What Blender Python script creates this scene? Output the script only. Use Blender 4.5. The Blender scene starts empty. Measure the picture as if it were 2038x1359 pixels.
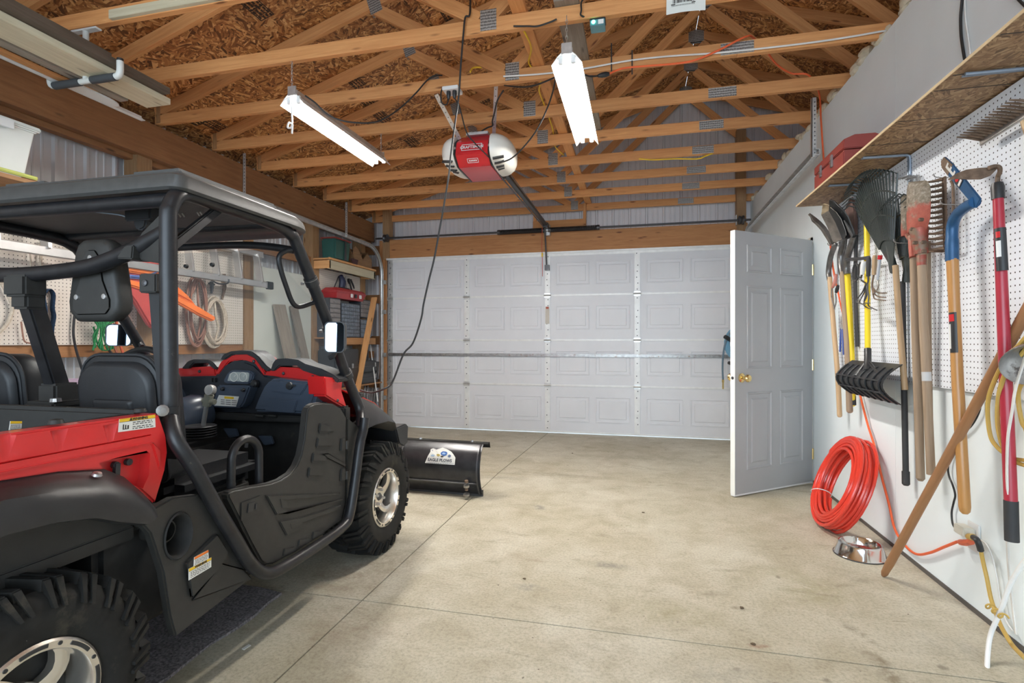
import bpy, bmesh, math, random
from mathutils import Vector, Matrix
random.seed(11)
V = Vector
sc = bpy.context.scene
COL = sc.collection
PI = math.pi

# ------------------------------------------------------------------ camera, sky, exposure
FL, CX, HY, CAMH, YAW = 1040.0, 1019.0, 681.0, 1.19, math.radians(13.57)
cam = bpy.data.cameras.new('camera'); cam.sensor_width = 36.0
cam.lens = FL / 2038.0 * 36.0
cam.shift_y = (HY - 679.5) / 2038.0
cam.clip_start = 0.02
cam_o = bpy.data.objects.new('camera', cam); COL.objects.link(cam_o)
cam_o.location = (0, 0, CAMH); cam_o.rotation_euler = (PI/2, 0, YAW)
sc.camera = cam_o

world = bpy.data.worlds.new('sky'); sc.world = world; world.use_nodes = True
wn = world.node_tree
bg = wn.nodes['Background']
bg.inputs['Color'].default_value = (0.72, 0.86, 1.0, 1); bg.inputs['Strength'].default_value = 1.6
# daylight entering through the open end of the garage, behind the photographer
sky_l = bpy.data.lights.new('daylight', 'AREA'); sky_l.shape = 'RECTANGLE'; sky_l.size = 4.8; sky_l.size_y = 2.4
sky_l.energy = 140; sky_l.color = (0.72, 0.87, 1.0)
sky_o = bpy.data.objects.new('daylight', sky_l); COL.objects.link(sky_o)
sky_o.location = (-1.1, -2.9, 1.5); sky_o.rotation_euler = (PI/2, 0, 0)
TUBE_EMIT = 190.0

sc.view_settings.view_transform = 'Standard'; sc.view_settings.look = 'None'
sc.view_settings.gamma = 1.0; sc.view_settings.use_curve_mapping = False
sc.view_settings.exposure = 0.47

# ------------------------------------------------------------------ picture <-> place
FWD = V((-math.sin(YAW), math.cos(YAW), 0)); RGT = V((math.cos(YAW), math.sin(YAW), 0))
CAM = V((0, 0, CAMH))
def ray(px, py): return FWD + RGT*((px-CX)/FL) + V((0, 0, (HY-py)/FL))
def onx(px, py, X): r = ray(px, py); return CAM + r*(X/r.x)
def ony(px, py, Y): r = ray(px, py); return CAM + r*(Y/r.y)
def onz(px, py, Z): r = ray(px, py); return CAM + r*((Z-CAMH)/r.z)
def fz(y): return -0.09*max(0.0, min(1.2, (y-4.6)/2.7))      # the slab falls towards the overhead door

# ------------------------------------------------------------------ mesh builder
class MB:
    def __init__(s): s.v = []; s.f = []; s.uv = []; s.m = []
    def add(s, vs, fs, uvs=None, m=0):
        b = len(s.v); s.v += [V(p) for p in vs]
        for i, f in enumerate(fs):
            s.f.append([b+k for k in f]); s.uv.append(uvs[i] if uvs else None); s.m.append(m)
    def box(s, lo, hi, m=0):
        (a, b, c), (d, e, f) = lo, hi
        s.add([(a,b,c),(d,b,c),(d,e,c),(a,e,c),(a,b,f),(d,b,f),(d,e,f),(a,e,f)],
              [(3,2,1,0),(4,5,6,7),(0,1,5,4),(1,2,6,5),(2,3,7,6),(3,0,4,7)], m=m)
    def cbox(s, c, sz, m=0): s.box([c[i]-sz[i]/2 for i in range(3)], [c[i]+sz[i]/2 for i in range(3)], m)
    def beam(s, p, q, w, h, up=(0,0,1), m=0, uvo=None):
        p, q = V(p), V(q); d = q-p; L = d.length; d.normalize(); u = V(up)
        sd = d.cross(u)
        if sd.length < 1e-4: sd = d.cross(V((1,0,0)))
        sd.normalize(); u = sd.cross(d).normalized()
        a, b = sd*(w/2), u*(h/2)
        vs = [p-a-b, p+a-b, p+a+b, p-a+b, q-a-b, q+a-b, q+a+b, q-a+b]
        if uvo is None: uvo = random.uniform(0, 50)
        r = random.uniform(0, 9)
        def side(x0, x1, wd): return [(uvo, r+x0), (uvo, r+x0+wd), (uvo+L, r+x0+wd), (uvo+L, r+x0)]
        e = [(uvo, r), (uvo+.01, r), (uvo+.01, r+h), (uvo, r+h)]
        fs = [(0,1,2,3), (7,6,5,4), (1,0,4,5), (2,1,5,6), (3,2,6,7), (0,3,7,4)]
        s.add(vs, fs, [e, e, side(0, 0, w), side(w, 0, h), side(w+h, 0, w), side(2*w+h, 0, h)], m)
    def tube(s, pts, r, n=10, closed=False, cap=True, m=0, flat=1.0):
        pts = [V(p) for p in pts]; N = len(pts)
        rs = r if isinstance(r, (list, tuple)) else [r]*N
        T = []
        for i in range(N):
            if closed: t = pts[(i+1) % N]-pts[i-1]
            else: t = pts[min(i+1, N-1)]-pts[max(i-1, 0)]
            T.append(t.normalized() if t.length > 1e-9 else V((0,0,1)))
        ref = V((0,0,1)) if abs(T[0].z) < .9 else V((1,0,0))
        u = (ref-T[0]*ref.dot(T[0])).normalized(); vs = []; L = 0; ls = []
        for i in range(N):
            u = (u-T[i]*u.dot(T[i])); u = u.normalized() if u.length > 1e-6 else T[i].orthogonal().normalized()
            w = T[i].cross(u)
            if i: L += (pts[i]-pts[i-1]).length
            ls.append(L)
            for k in range(n):
                a = 2*PI*k/n; vs.append(pts[i]+u*(math.cos(a)*rs[i])+w*(math.sin(a)*rs[i]*flat))
        fs = []; uv = []; cw = 2*PI*rs[0]/n
        for i in range(N if closed else N-1):
            j = (i+1) % N
            for k in range(n):
                k2 = (k+1) % n
                fs.append((i*n+k, i*n+k2, j*n+k2, j*n+k))
                l2 = ls[j] if j else L+.05
                uv.append([(ls[i], cw*k), (ls[i], cw*(k+1)), (l2, cw*(k+1)), (l2, cw*k)])
        if cap and not closed:
            fs.append(tuple(reversed(range(n)))); uv.append([(0,0)]*n)
            fs.append(tuple((N-1)*n+k for k in range(n))); uv.append([(0,0)]*n)
        s.add(vs, fs, uv, m)
    def lathe(s, prof, c=(0,0,0), axis=(0,0,1), n=24, m=0, ref=None, arc=None):
        c = V(c); ax = V(axis).normalized(); u = V(ref) if ref else ax.orthogonal(); u = (u-ax*u.dot(ax)).normalized(); w = ax.cross(u)
        vs = []; P = len(prof); a0, a1 = arc if arc else (0, 2*PI); nn = n+1 if arc else n
        for k in range(nn):
            a = a0+(a1-a0)*k/n; d = u*math.cos(a)+w*math.sin(a)
            for (r, h) in prof: vs.append(c+d*r+ax*h)
        fs = []
        for k in range(n):
            k2 = k+1 if arc else (k+1) % n
            for i in range(P-1): fs.append((k*P+i, k2*P+i, k2*P+i+1, k*P+i+1))
        s.add(vs, fs, m=m)
    def prism(s, poly, off, m=0):
        off = V(off); n = len(poly); vs = [V(p) for p in poly]+[V(p)+off for p in poly]
        fs = [tuple(reversed(range(n))), tuple(range(n, 2*n))]+[(i, (i+1) % n, n+(i+1) % n, n+i) for i in range(n)]
        s.add(vs, fs, m=m)
    def loft(s, rings, closed=True, cap=True, m=0):
        n = len(rings[0]); vs = [p for r in rings for p in r]; fs = []
        for i in range(len(rings)-1):
            for k in range(n if closed else n-1):
                k2 = (k+1) % n; fs.append((i*n+k, i*n+k2, (i+1)*n+k2, (i+1)*n+k))
        if cap and closed:
            fs.append(tuple(reversed(range(n)))); fs.append(tuple((len(rings)-1)*n+k for k in range(n)))
        s.add(vs, fs, m=m)
    def grid(s, rows, m=0): s.loft(rows, closed=False, cap=False, m=m)
    def ball(s, c, r, n=12, k=8, m=0):
        r = r if isinstance(r, (tuple, list)) else (r, r, r); c = V(c); rings = []
        for i in range(1, k):
            a = PI*i/k; rings.append([c+V((r[0]*math.sin(a)*math.cos(2*PI*j/n), r[1]*math.sin(a)*math.sin(2*PI*j/n), -r[2]*math.cos(a))) for j in range(n)])
        s.loft(rings, m=m)

ROOT = {}
def base_of(vs):
    xs = [p.x for p in vs]; ys = [p.y for p in vs]; zs = [p.z for p in vs]
    return V(((min(xs)+max(xs))/2, (min(ys)+max(ys))/2, min(zs)))
def O(name, mb, mats, parent=None, bevel=0, seg=2, ang=35, smooth=True, label=None, cat=None, group=None, kind=None, thick=0):
    o0 = V(ROOT[parent.name]) if parent else base_of(mb.v)
    me = bpy.data.meshes.new(name)
    me.from_pydata([tuple(p-o0) for p in mb.v], [], mb.f)
    uvl = me.uv_layers.new(name='UVMap'); d = uvl.data
    me.calc_loop_triangles()
    for pi, p in enumerate(me.polygons):
        p.material_index = mb.m[pi]; u = mb.uv[pi]
        if u:
            for k, li in enumerate(p.loop_indices): d[li].uv = u[k]
        else:
            nx, ny, nz = (abs(c) for c in p.normal)
            for li in p.loop_indices:
                q = mb.v[me.loops[li].vertex_index]
                d[li].uv = (q.y, q.z) if nx >= ny and nx >= nz else ((q.x, q.z) if ny >= nz else (q.y, q.x))
    bm = bmesh.new(); bm.from_mesh(me)
    if thick:
        bmesh.ops.recalc_face_normals(bm, faces=bm.faces[:])
        bmesh.ops.solidify(bm, geom=bm.faces[:], thickness=thick)
    if bevel:
        bmesh.ops.remove_doubles(bm, verts=bm.verts[:], dist=1e-6)
        ed = [e for e in bm.edges if len(e.link_faces) == 2 and e.calc_face_angle(0) > math.radians(25)]
        bmesh.ops.bevel(bm, geom=ed, offset=bevel, segments=seg, affect='EDGES', clamp_overlap=True)
    bmesh.ops.recalc_face_normals(bm, faces=bm.faces[:])
    bm.to_mesh(me); bm.free()
    if smooth:
        me.shade_smooth(); me.set_sharp_from_angle(angle=math.radians(ang))
    for mt in (mats if isinstance(mats, (list, tuple)) else [mats]): me.materials.append(mt)
    o = bpy.data.objects.new(name, me); COL.objects.link(o)
    if parent: o.parent = parent; ROOT[o.name] = o0
    else: o.location = o0; ROOT[o.name] = o0
    return tag(o, label, cat, group, kind)
def tag(o, label=None, cat=None, group=None, kind=None):
    if label: o['label'] = label
    if cat: o['category'] = cat
    if group: o['group'] = group
    if kind: o['kind'] = kind
    return o
def thing(name, label=None, cat=None, loc=(0,0,0), group=None, kind=None):
    o = bpy.data.objects.new(name, None); COL.objects.link(o); o.location = loc; o.empty_display_size = .1
    ROOT[o.name] = V(loc); return tag(o, label, cat, group, kind)
def dup(o, off, parent=None, label=None, rot=None):
    c = o.copy(); COL.objects.link(c)
    if parent is None: c.location = o.location+V(off); ROOT[c.name] = V(ROOT[o.name])+V(off)
    else: c.parent = parent; ROOT[c.name] = ROOT[parent.name]
    if label: c['label'] = label
    for ch in list(o.children): dup(ch, (0,0,0), c)
    return c
def spline(pts, k=6, closed=False):
    P = [V(p) for p in pts]; n = len(P); out = []
    for i in range(n if closed else n-1):
        if closed: a, b, c, d = P[i-1], P[i], P[(i+1) % n], P[(i+2) % n]
        else: a, b, c, d = P[max(i-1, 0)], P[i], P[i+1], P[min(i+2, n-1)]
        for j in range(k):
            t = j/k
            out.append(.5*((2*b)+(c-a)*t+(2*a-5*b+4*c-d)*t*t+(3*b-a-3*c+d)*t**3))
    if not closed: out.append(P[-1])
    return out
def words(name, body, size, c, right, up, mat, parent, depth=.001, align='CENTER', bold=0.0):
    cu = bpy.data.curves.new(name, 'FONT'); cu.body = body; cu.size = size; cu.align_x = align; cu.align_y = 'CENTER'
    cu.extrude = depth; cu.offset = bold; cu.resolution_u = 2
    t = bpy.data.objects.new('tmp', cu); COL.objects.link(t)
    me = bpy.data.meshes.new_from_object(t.evaluated_get(bpy.context.evaluated_depsgraph_get()))
    bpy.data.objects.remove(t); me.name = name
    r = V(right).normalized(); u = V(up); u = (u-r*u.dot(r)).normalized(); n = r.cross(u)
    o0 = V(ROOT[parent.name]) if parent else V(c)
    M = Matrix((r, u, n)).transposed().to_4x4(); M.translation = V(c)-o0
    me.transform(M); me.materials.clear(); me.materials.append(mat)
    o = bpy.data.objects.new(name, me); COL.objects.link(o); o.parent = parent; ROOT[o.name] = o0
    return o

# ------------------------------------------------------------------ materials
def new_mat(name):
    m = bpy.data.materials.new(name); m.use_nodes = True; nt = m.node_tree
    return m, nt, nt.nodes, nt.links, nt.nodes['Principled BSDF']
def ramp(N, stops):
    r = N.new('ShaderNodeValToRGB'); e = r.color_ramp.elements
    while len(e) < len(stops): e.new(.5)
    for i, (p, c) in enumerate(stops): e[i].position = p; e[i].color = (*c, 1)
    return r
def math_n(N, L, op, a, b=None, clamp=False):
    n = N.new('ShaderNodeMath'); n.operation = op; n.use_clamp = clamp
    for i, x in enumerate((a, b)):
        if x is None: continue
        if isinstance(x, (int, float)): n.inputs[i].default_value = x
        else: L.new(x, n.inputs[i])
    return n.outputs[0]
def mixc(N, L, f, a, b, mode='MIX'):
    n = N.new('ShaderNodeMix'); n.data_type = 'RGBA'; n.blend_type = mode
    for s, x in ((n.inputs[0], f), (n.inputs[6], a), (n.inputs[7], b)):
        if isinstance(x, (int, float)): s.default_value = x
        elif isinstance(x, tuple): s.default_value = (*x, 1)
        else: L.new(x, s)
    return n.outputs[2]
def coords(N, L, kind='UV', scale=(1,1,1), rot=0):
    t = N.new('ShaderNodeTexCoord'); mp = N.new('ShaderNodeMapping'); mp.inputs['Scale'].default_value = scale
    mp.inputs['Rotation'].default_value = (0, 0, rot)
    L.new(t.outputs[kind], mp.inputs['Vector']); return mp.outputs[0]
def noise(N, L, vec, scale, detail=4, rough=.55, dist=0):
    n = N.new('ShaderNodeTexNoise'); n.inputs['Scale'].default_value = scale; n.inputs['Detail'].default_value = detail
    n.inputs['Roughness'].default_value = rough; n.inputs['Distortion'].default_value = dist; L.new(vec, n.inputs['Vector'])
    return n.outputs['Fac']
def bump(N, L, b, h, strength, dist=.002):
    n = N.new('ShaderNodeBump'); n.inputs['Strength'].default_value = strength; n.inputs['Distance'].default_value = dist
    L.new(h, n.inputs['Height']); L.new(n.outputs[0], b.inputs['Normal'])
def plain(name, c, rough=.5, metal=0.0, var=.12, sc_=6, bmp=0, bsc=200, dirt=None, coat=0, emit=0, alpha=None, trans=0, spec=.5):
    m, nt, N, L, b = new_mat(name)
    co = coords(N, L, 'Object')
    f = noise(N, L, co, sc_, 5)
    d = tuple(x*(1-var) for x in c); l = tuple(min(1, x*(1+var)) for x in c)
    col = ramp(N, [(.3, d), (.7, l)]); L.new(f, col.inputs[0]); out = col.outputs[0]
    if dirt:
        g = noise(N, L, co, dirt[2], 8, .7); r = ramp(N, [(dirt[1], (0,0,0)), (dirt[1]+.12, (1,1,1))]); L.new(g, r.inputs[0])
        out = mixc(N, L, r.outputs[0], out, dirt[0])
    L.new(out, b.inputs['Base Color'])
    b.inputs['Roughness'].default_value = rough; b.inputs['Metallic'].default_value = metal
    b.inputs['Specular IOR Level'].default_value = spec
    if coat: b.inputs['Coat Weight'].default_value = coat
    if trans: b.inputs['Transmission Weight'].default_value = trans
    if emit:
        L.new(out, b.inputs['Emission Color']); b.inputs['Emission Strength'].default_value = emit
    if bmp: bump(N, L, b, noise(N, L, co, bsc, 3), bmp, .001)
    return m
def wood(name, c1, c2, knot=(.16,.07,.02), rough=.65, grain=1.0, knots=True):
    m, nt, N, L, b = new_mat(name)
    uv = coords(N, L, 'UV', (1.6, 26*grain, 1)); uvk = coords(N, L, 'UV', (2.2, 9, 1)); uvl = coords(N, L, 'UV', (.9, 2.2, 1))
    g = noise(N, L, uv, 2.0, 6, .6, .8); big = noise(N, L, uvl, 2.2, 2)
    r = ramp(N, [(.28, c1), (.72, c2)]); L.new(g, r.inputs[0])
    out = mixc(N, L, math_n(N, L, 'MULTIPLY', big, .6), r.outputs[0], c1)
    if knots:
        vo = N.new('ShaderNodeTexVoronoi'); vo.inputs['Scale'].default_value = 1.3; L.new(uvk, vo.inputs['Vector'])
        k = ramp(N, [(.06, (1,1,1)), (.15, (0,0,0))]); L.new(vo.outputs['Distance'], k.inputs[0])
        out = mixc(N, L, k.outputs[0], out, knot)
    oi = N.new('ShaderNodeObjectInfo')
    val = math_n(N, L, 'ADD', math_n(N, L, 'MULTIPLY', oi.outputs['Random'], .30), .85)
    hs = N.new('ShaderNodeHueSaturation'); L.new(out, hs.inputs['Color']); L.new(val, hs.inputs['Value'])
    L.new(hs.outputs[0], b.inputs['Base Color']); b.inputs['Roughness'].default_value = rough
    bump(N, L, b, g, .25, .002); return m
def osb(name, cols, sc_=1.0, val=1.0):
    m, nt, N, L, b = new_mat(name)
    base = coords(N, L, 'UV')
    def layer(s, off):
        v0 = N.new('ShaderNodeTexVoronoi'); v0.inputs['Scale'].default_value = 9*s; L.new(base, v0.inputs['Vector'])
        sep = N.new('ShaderNodeSeparateColor'); L.new(v0.outputs['Color'], sep.inputs[0])
        rot = N.new('ShaderNodeVectorRotate'); rot.rotation_type = 'Z_AXIS'; L.new(base, rot.inputs['Vector'])
        L.new(math_n(N, L, 'ADD', math_n(N, L, 'MULTIPLY', sep.outputs[0], 2.6), off), rot.inputs['Angle'])
        mp = N.new('ShaderNodeMapping'); mp.inputs['Scale'].default_value = (14*s, 70*s, 1); L.new(rot.outputs[0], mp.inputs[0])
        v1 = N.new('ShaderNodeTexVoronoi'); v1.inputs['Scale'].default_value = 1; L.new(mp.outputs[0], v1.inputs['Vector'])
        s2 = N.new('ShaderNodeSeparateColor'); L.new(v1.outputs['Color'], s2.inputs[0]); return s2.outputs[0], v1.outputs['Distance']
    a, da = layer(sc_, 0); c, dc = layer(sc_*1.25, 1.3)
    pick = ramp(N, [(.48, (0,0,0)), (.52, (1,1,1))]); L.new(noise(N, L, base, 22*sc_, 2), pick.inputs[0])
    f = mixc(N, L, pick.outputs[0], a, c)
    n = len(cols); r = ramp(N, [(.02+i*.96/(n-1), cc) for i, cc in enumerate(cols)]); L.new(f, r.inputs[0])
    oi = N.new('ShaderNodeObjectInfo'); hs = N.new('ShaderNodeHueSaturation'); L.new(r.outputs[0], hs.inputs['Color'])
    L.new(math_n(N, L, 'ADD', math_n(N, L, 'MULTIPLY', oi.outputs['Random'], .25*val), .86*val), hs.inputs['Value'])
    L.new(hs.outputs[0], b.inputs['Base Color']); b.inputs['Roughness'].default_value = .55
    bump(N, L, b, f, .35, .002); return m
def pegmat(name, c):
    m, nt, N, L, b = new_mat(name)
    t = N.new('ShaderNodeTexCoord'); s = N.new('ShaderNodeSeparateXYZ'); L.new(t.outputs['UV'], s.inputs[0])
    def cell(o):
        f = math_n(N, L, 'FRACT', math_n(N, L, 'DIVIDE', o, .0254)); d = math_n(N, L, 'SUBTRACT', f, .5); return math_n(N, L, 'MULTIPLY', d, d)
    dd = math_n(N, L, 'ADD', cell(s.outputs[0]), cell(s.outputs[1]))
    hole = math_n(N, L, 'LESS_THAN', dd, .0175)
    n = noise(N, L, t.outputs['UV'], 3, 4); r = ramp(N, [(.3, tuple(x*.92 for x in c)), (.7, c)]); L.new(n, r.inputs[0])
    L.new(mixc(N, L, hole, r.outputs[0], (.02,.018,.015)), b.inputs['Base Color']); b.inputs['Roughness'].default_value = .6
    bump(N, L, b, math_n(N, L, 'SUBTRACT', 1, hole), .6, .003); return m
BR, OL, GR = (.17,.13,.075), (.27,.24,.12), (.16,.15,.13)
STAINS = [(1715,1260,.035,.16,.45,.85,BR), (1758,1330,.05,.18,.3,.85,BR), (1620,1175,.22,.16,.3,.55,OL), (1700,1150,.12,.05,-.4,.5,BR), (1560,1140,.2,.12,0,.35,OL), (1215,1123,.13,.05,-.1,.8,GR), (1057,1168,.10,.045,0,.75,GR),
  (1340,1220,.28,.12,0,.40,OL), (1180,1290,.30,.12,0,.30,BR), (780,1100,.30,.45,0,.35,BR), (680,1150,.35,.45,0,.35,(.22,.12,.08)), (870,1000,.25,.5,0,.25,BR), (1120,945,.55,.09,0,.55,BR), (1000,950,.3,.08,0,.45,GR), (1300,905,.7,.25,0,.28,BR), (1075,1010,.06,.06,0,.7,GR),
  (700,1250,.35,.25,0,.30,(.24,.14,.09)), (660,1340,.2,.12,0,.3,BR), (1425,1180,.18,.05,.6,.5,BR), (1480,1212,.05,.04,0,.7,BR), (1500,1283,.05,.03,0,.8,(.22,.08,.04)), (1240,1045,.2,.06,0,.35,OL), (1050,1110,.2,.06,0,.35,(.26,.16,.10)), (1900,1290,.25,.12,0,.3,GR), (1460,1350,.3,.15,0,.3,GR)]
def concrete(name):
    m, nt, N, L, b = new_mat(name)
    t = N.new('ShaderNodeNewGeometry'); co = t.outputs['Position']
    big = noise(N, L, co, .9, 6, .6); mid = noise(N, L, co, 4.5, 8, .65, .5); fine = noise(N, L, co, 75, 5, .8)
    r = ramp(N, [(.30, (.44,.40,.31)), (.5, (.54,.505,.415)), (.68, (.61,.58,.495))]); L.new(mid, r.inputs[0])
    r2 = ramp(N, [(.35, (.70,.66,.55)), (.65, (1,1,.97))]); L.new(big, r2.inputs[0])
    out = mixc(N, L, .8, r.outputs[0], r2.outputs[0], 'MULTIPLY')
    mp = N.new('ShaderNodeMapping'); mp.inputs['Scale'].default_value = (1.0, 3.2, 1); L.new(co, mp.inputs[0])
    st = noise(N, L, mp.outputs[0], 3.0, 10, .75, .6); rs = ramp(N, [(.57, (0,0,0)), (.70, (1,1,1))]); L.new(st, rs.inputs[0])
    out = mixc(N, L, math_n(N, L, 'MULTIPLY', rs.outputs[0], .55), out, (.20,.165,.10))
    vo = N.new('ShaderNodeTexVoronoi'); vo.inputs['Scale'].default_value = 4.2; vo.inputs['Randomness'].default_value = 1; 
    wv = N.new('ShaderNodeMix'); wv.data_type = 'VECTOR'; wv.inputs[0].default_value = .06
    nv = N.new('ShaderNodeTexNoise'); nv.inputs['Scale'].default_value = 9; L.new(co, nv.inputs['Vector'])
    L.new(co, wv.inputs[4]); L.new(nv.outputs['Color'], wv.inputs[5]); L.new(wv.outputs[1], vo.inputs['Vector'])
    sp = ramp(N, [(.035, (1,1,1)), (.075, (0,0,0))]); L.new(vo.outputs['Distance'], sp.inputs[0])
    out = mixc(N, L, math_n(N, L, 'MULTIPLY', sp.outputs[0], .6), out, (.14,.115,.08))
    v3 = N.new('ShaderNodeTexVoronoi'); v3.inputs['Scale'].default_value = 17; L.new(wv.outputs[1], v3.inputs['Vector'])
    s3 = N.new('ShaderNodeSeparateColor'); L.new(v3.outputs['Color'], s3.inputs[0])
    k3 = math_n(N, L, 'LESS_THAN', v3.outputs['Distance'], math_n(N, L, 'MULTIPLY', math_n(N, L, 'SUBTRACT', s3.outputs[0], .55, True), .16))
    out = mixc(N, L, math_n(N, L, 'MULTIPLY', k3, .75), out, (.09,.07,.05))
    wv2 = N.new('ShaderNodeMix'); wv2.data_type = 'VECTOR'; wv2.inputs[0].default_value = .12
    nv2 = N.new('ShaderNodeTexNoise'); nv2.inputs['Scale'].default_value = 6; nv2.inputs['Detail'].default_value = 5; L.new(co, nv2.inputs['Vector'])
    cen = N.new('ShaderNodeVectorMath'); cen.operation = 'SUBTRACT'; L.new(nv2.outputs['Color'], cen.inputs[0]); cen.inputs[1].default_value = (.5,.5,.5)
    ad = N.new('ShaderNodeVectorMath'); ad.operation = 'ADD'; L.new(co, ad.inputs[0]); L.new(cen.outputs[0], ad.inputs[1])
    L.new(co, wv2.inputs[4]); L.new(ad.outputs[0], wv2.inputs[5])
    gn = ramp(N, [(.40, (.05,.05,.05)), (.60, (1,1,1))]); L.new(noise(N, L, co, 14, 8, .75), gn.inputs[0])
    f = ramp(N, [(.33, (.68,.67,.65)), (.55, (1.05,1.05,1.05))]); L.new(fine, f.inputs[0])
    out = mixc(N, L, 1.0, out, f.outputs[0], 'MULTIPLY')
    for (px, py, rx, ry, rot, amt, colr) in STAINS:
        p = onz(px, py, 0); mp2 = N.new('ShaderNodeMapping'); mp2.vector_type = 'TEXTURE'; mp2.inputs['Location'].default_value = p; mp2.inputs['Rotation'].default_value = (0, 0, rot); mp2.inputs['Scale'].default_value = (rx, ry, 1)
        L.new(wv2.outputs[1], mp2.inputs[0]); ln = N.new('ShaderNodeVectorMath'); ln.operation = 'LENGTH'; L.new(mp2.outputs[0], ln.inputs[0])
        rr_ = ramp(N, [(.25, (1,1,1)), (1.0, (0,0,0))]); L.new(ln.outputs['Value'], rr_.inputs[0])
        g2 = math_n(N, L, 'MULTIPLY', math_n(N, L, 'MULTIPLY', rr_.outputs[0], gn.outputs[0]), amt); out = mixc(N, L, g2, out, colr)
    L.new(out, b.inputs['Base Color']); b.inputs['Roughness'].default_value = .62
    bump(N, L, b, mid, .12, .01); return m
def glassmat(name, c, rough=.02, op=.12):
    m, nt, N, L, b = new_mat(name)
    out = N['Material Output']; tr = N.new('ShaderNodeBsdfTransparent'); tr.inputs[0].default_value = (*c, 1)
    mx = N.new('ShaderNodeMixShader'); b.inputs['Base Color'].default_value = (.25,.26,.27, 1); b.inputs['Roughness'].default_value = rough
    sc1 = noise(N, L, coords(N, L, 'UV', (6, 40, 1), .5), 3, 8, .8, 1.5); r = ramp(N, [(.60, (0,0,0)), (.78, (1,1,1))]); L.new(sc1, r.inputs[0])
    fac = math_n(N, L, 'ADD', math_n(N, L, 'MULTIPLY', r.outputs[0], .06), op)
    fr = N.new('ShaderNodeFresnel'); fr.inputs[0].default_value = 1.5
    fac = math_n(N, L, 'ADD', fac, math_n(N, L, 'MULTIPLY', fr.outputs[0], .22), True)
    L.new(fac, mx.inputs[0]); L.new(tr.outputs[0], mx.inputs[1]); L.new(b.outputs[0], mx.inputs[2]); L.new(mx.outputs[0], out.inputs[0]); return m
def bricklug(name):      # toothed steel connector plate
    m, nt, N, L, b = new_mat(name)
    vo = N.new('ShaderNodeTexVoronoi'); vo.inputs['Scale'].default_value = 1; vo.inputs['Randomness'].default_value = .15
    L.new(coords(N, L, 'UV', (120, 55, 1)), vo.inputs['Vector'])
    r = ramp(N, [(.25, (.09,.085,.08)), (.5, (.50,.49,.47))]); L.new(vo.outputs['Distance'], r.inputs[0]); L.new(r.outputs[0], b.inputs['Base Color'])
    b.inputs['Metallic'].default_value = .6; b.inputs['Roughness'].default_value = .45; bump(N, L, b, vo.outputs['Distance'], .5, .003); return m

M = {}
M['lumber'] = wood('lumber', (.53,.225,.075), (.75,.385,.15), (.20,.07,.02))
M['lumber_old'] = wood('lumber_old', (.30,.145,.055), (.46,.25,.11), (.12,.05,.02))
M['beam'] = wood('beam_wood', (.22,.095,.035), (.36,.175,.07), (.08,.035,.015), grain=.7)
M['header'] = wood('header_wood', (.38,.16,.055), (.60,.30,.12), (.15,.05,.02), grain=.7)
M['post'] = wood('post_wood', (.25,.135,.06), (.42,.26,.13))
M['greywood'] = wood('weathered_wood', (.20,.165,.13), (.36,.31,.25), (.08,.06,.05))
M['plank'] = wood('pale_plank', (.50,.44,.30), (.70,.64,.48), (.25,.2,.12))
M['handle'] = wood('ash_handle', (.42,.27,.14), (.60,.43,.26), knots=False, rough=.5)
M['handle_worn'] = wood('worn_handle', (.24,.165,.105), (.38,.285,.20), knots=False, rough=.7)
M['handle_var'] = wood('varnished_handle', (.42,.20,.06), (.58,.31,.11), knots=False, rough=.28)
M['handle_red'] = wood('brown_handle', (.26,.12,.05), (.38,.19,.085), knots=False, rough=.45)
M['osb'] = osb('roof_osb', [(.10,.035,.010), (.27,.10,.026), (.42,.17,.048), (.56,.27,.085), (.80,.47,.20)], .8)
M['osb_shelf'] = osb('shelf_osb', [(.13,.07,.03), (.25,.14,.065), (.33,.20,.10), (.45,.30,.16)], 1.1)
M['peg_w'] = pegmat('pegboard_white', (.80,.84,.90))
M['peg_c'] = pegmat('pegboard_cream', (.66,.60,.53))
M['concrete'] = concrete('concrete')
M['plate'] = bricklug('truss_plate')
M['drywall'] = plain('white_drywall', (.79,.86,.885), .7, var=.03, sc_=2, dirt=((.45,.42,.38), .70, 7), bmp=.08, bsc=60)
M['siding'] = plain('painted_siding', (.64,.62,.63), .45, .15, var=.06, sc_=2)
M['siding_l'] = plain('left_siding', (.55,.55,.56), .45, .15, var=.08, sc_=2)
M['gdoor'] = plain('garage_door_paint', (.73,.735,.765), .5, var=.03, sc_=3, bmp=.12, bsc=80)
M['gsteel'] = plain('galvanised_steel', (.62,.62,.61), .38, .75, var=.15, sc_=20)
M['wsteel'] = plain('white_painted_steel', (.80,.80,.79), .4, .1, var=.06, sc_=12, dirt=((.42,.40,.36), .66, 30))
M['dsteel'] = plain('dark_steel', (.10,.10,.105), .4, .7, var=.2)
M['steel'] = plain('worn_steel', (.38,.37,.36), .35, .85, var=.25, sc_=25, dirt=((.20,.12,.07), .56, 18))
M['rust'] = plain('rusty_steel', (.17,.115,.08), .7, .4, var=.35, sc_=30, dirt=((.30,.26,.20), .58, 22))
M['black'] = plain('black_plastic', (.022,.023,.025), .42, var=.2)
M['blackcord'] = plain('black_cord', (.02,.02,.02), .5)
M['rubber'] = plain('tyre_rubber', (.013,.0125,.0115), .75, var=.3, sc_=14, dirt=((.04,.035,.026), .58, 9), bmp=.2, bsc=90, spec=.3)
M['white_pl'] = plain('white_plastic', (.74,.75,.74), .4, var=.03)
M['chain'] = plain('zinc_chain', (.55,.55,.55), .35, .9)
M['steelb'] = plain('grey_rod', (.28,.33,.40), .4, .5)
M['edge'] = plain('shelf_edge', (.62,.47,.28), .7)
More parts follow.
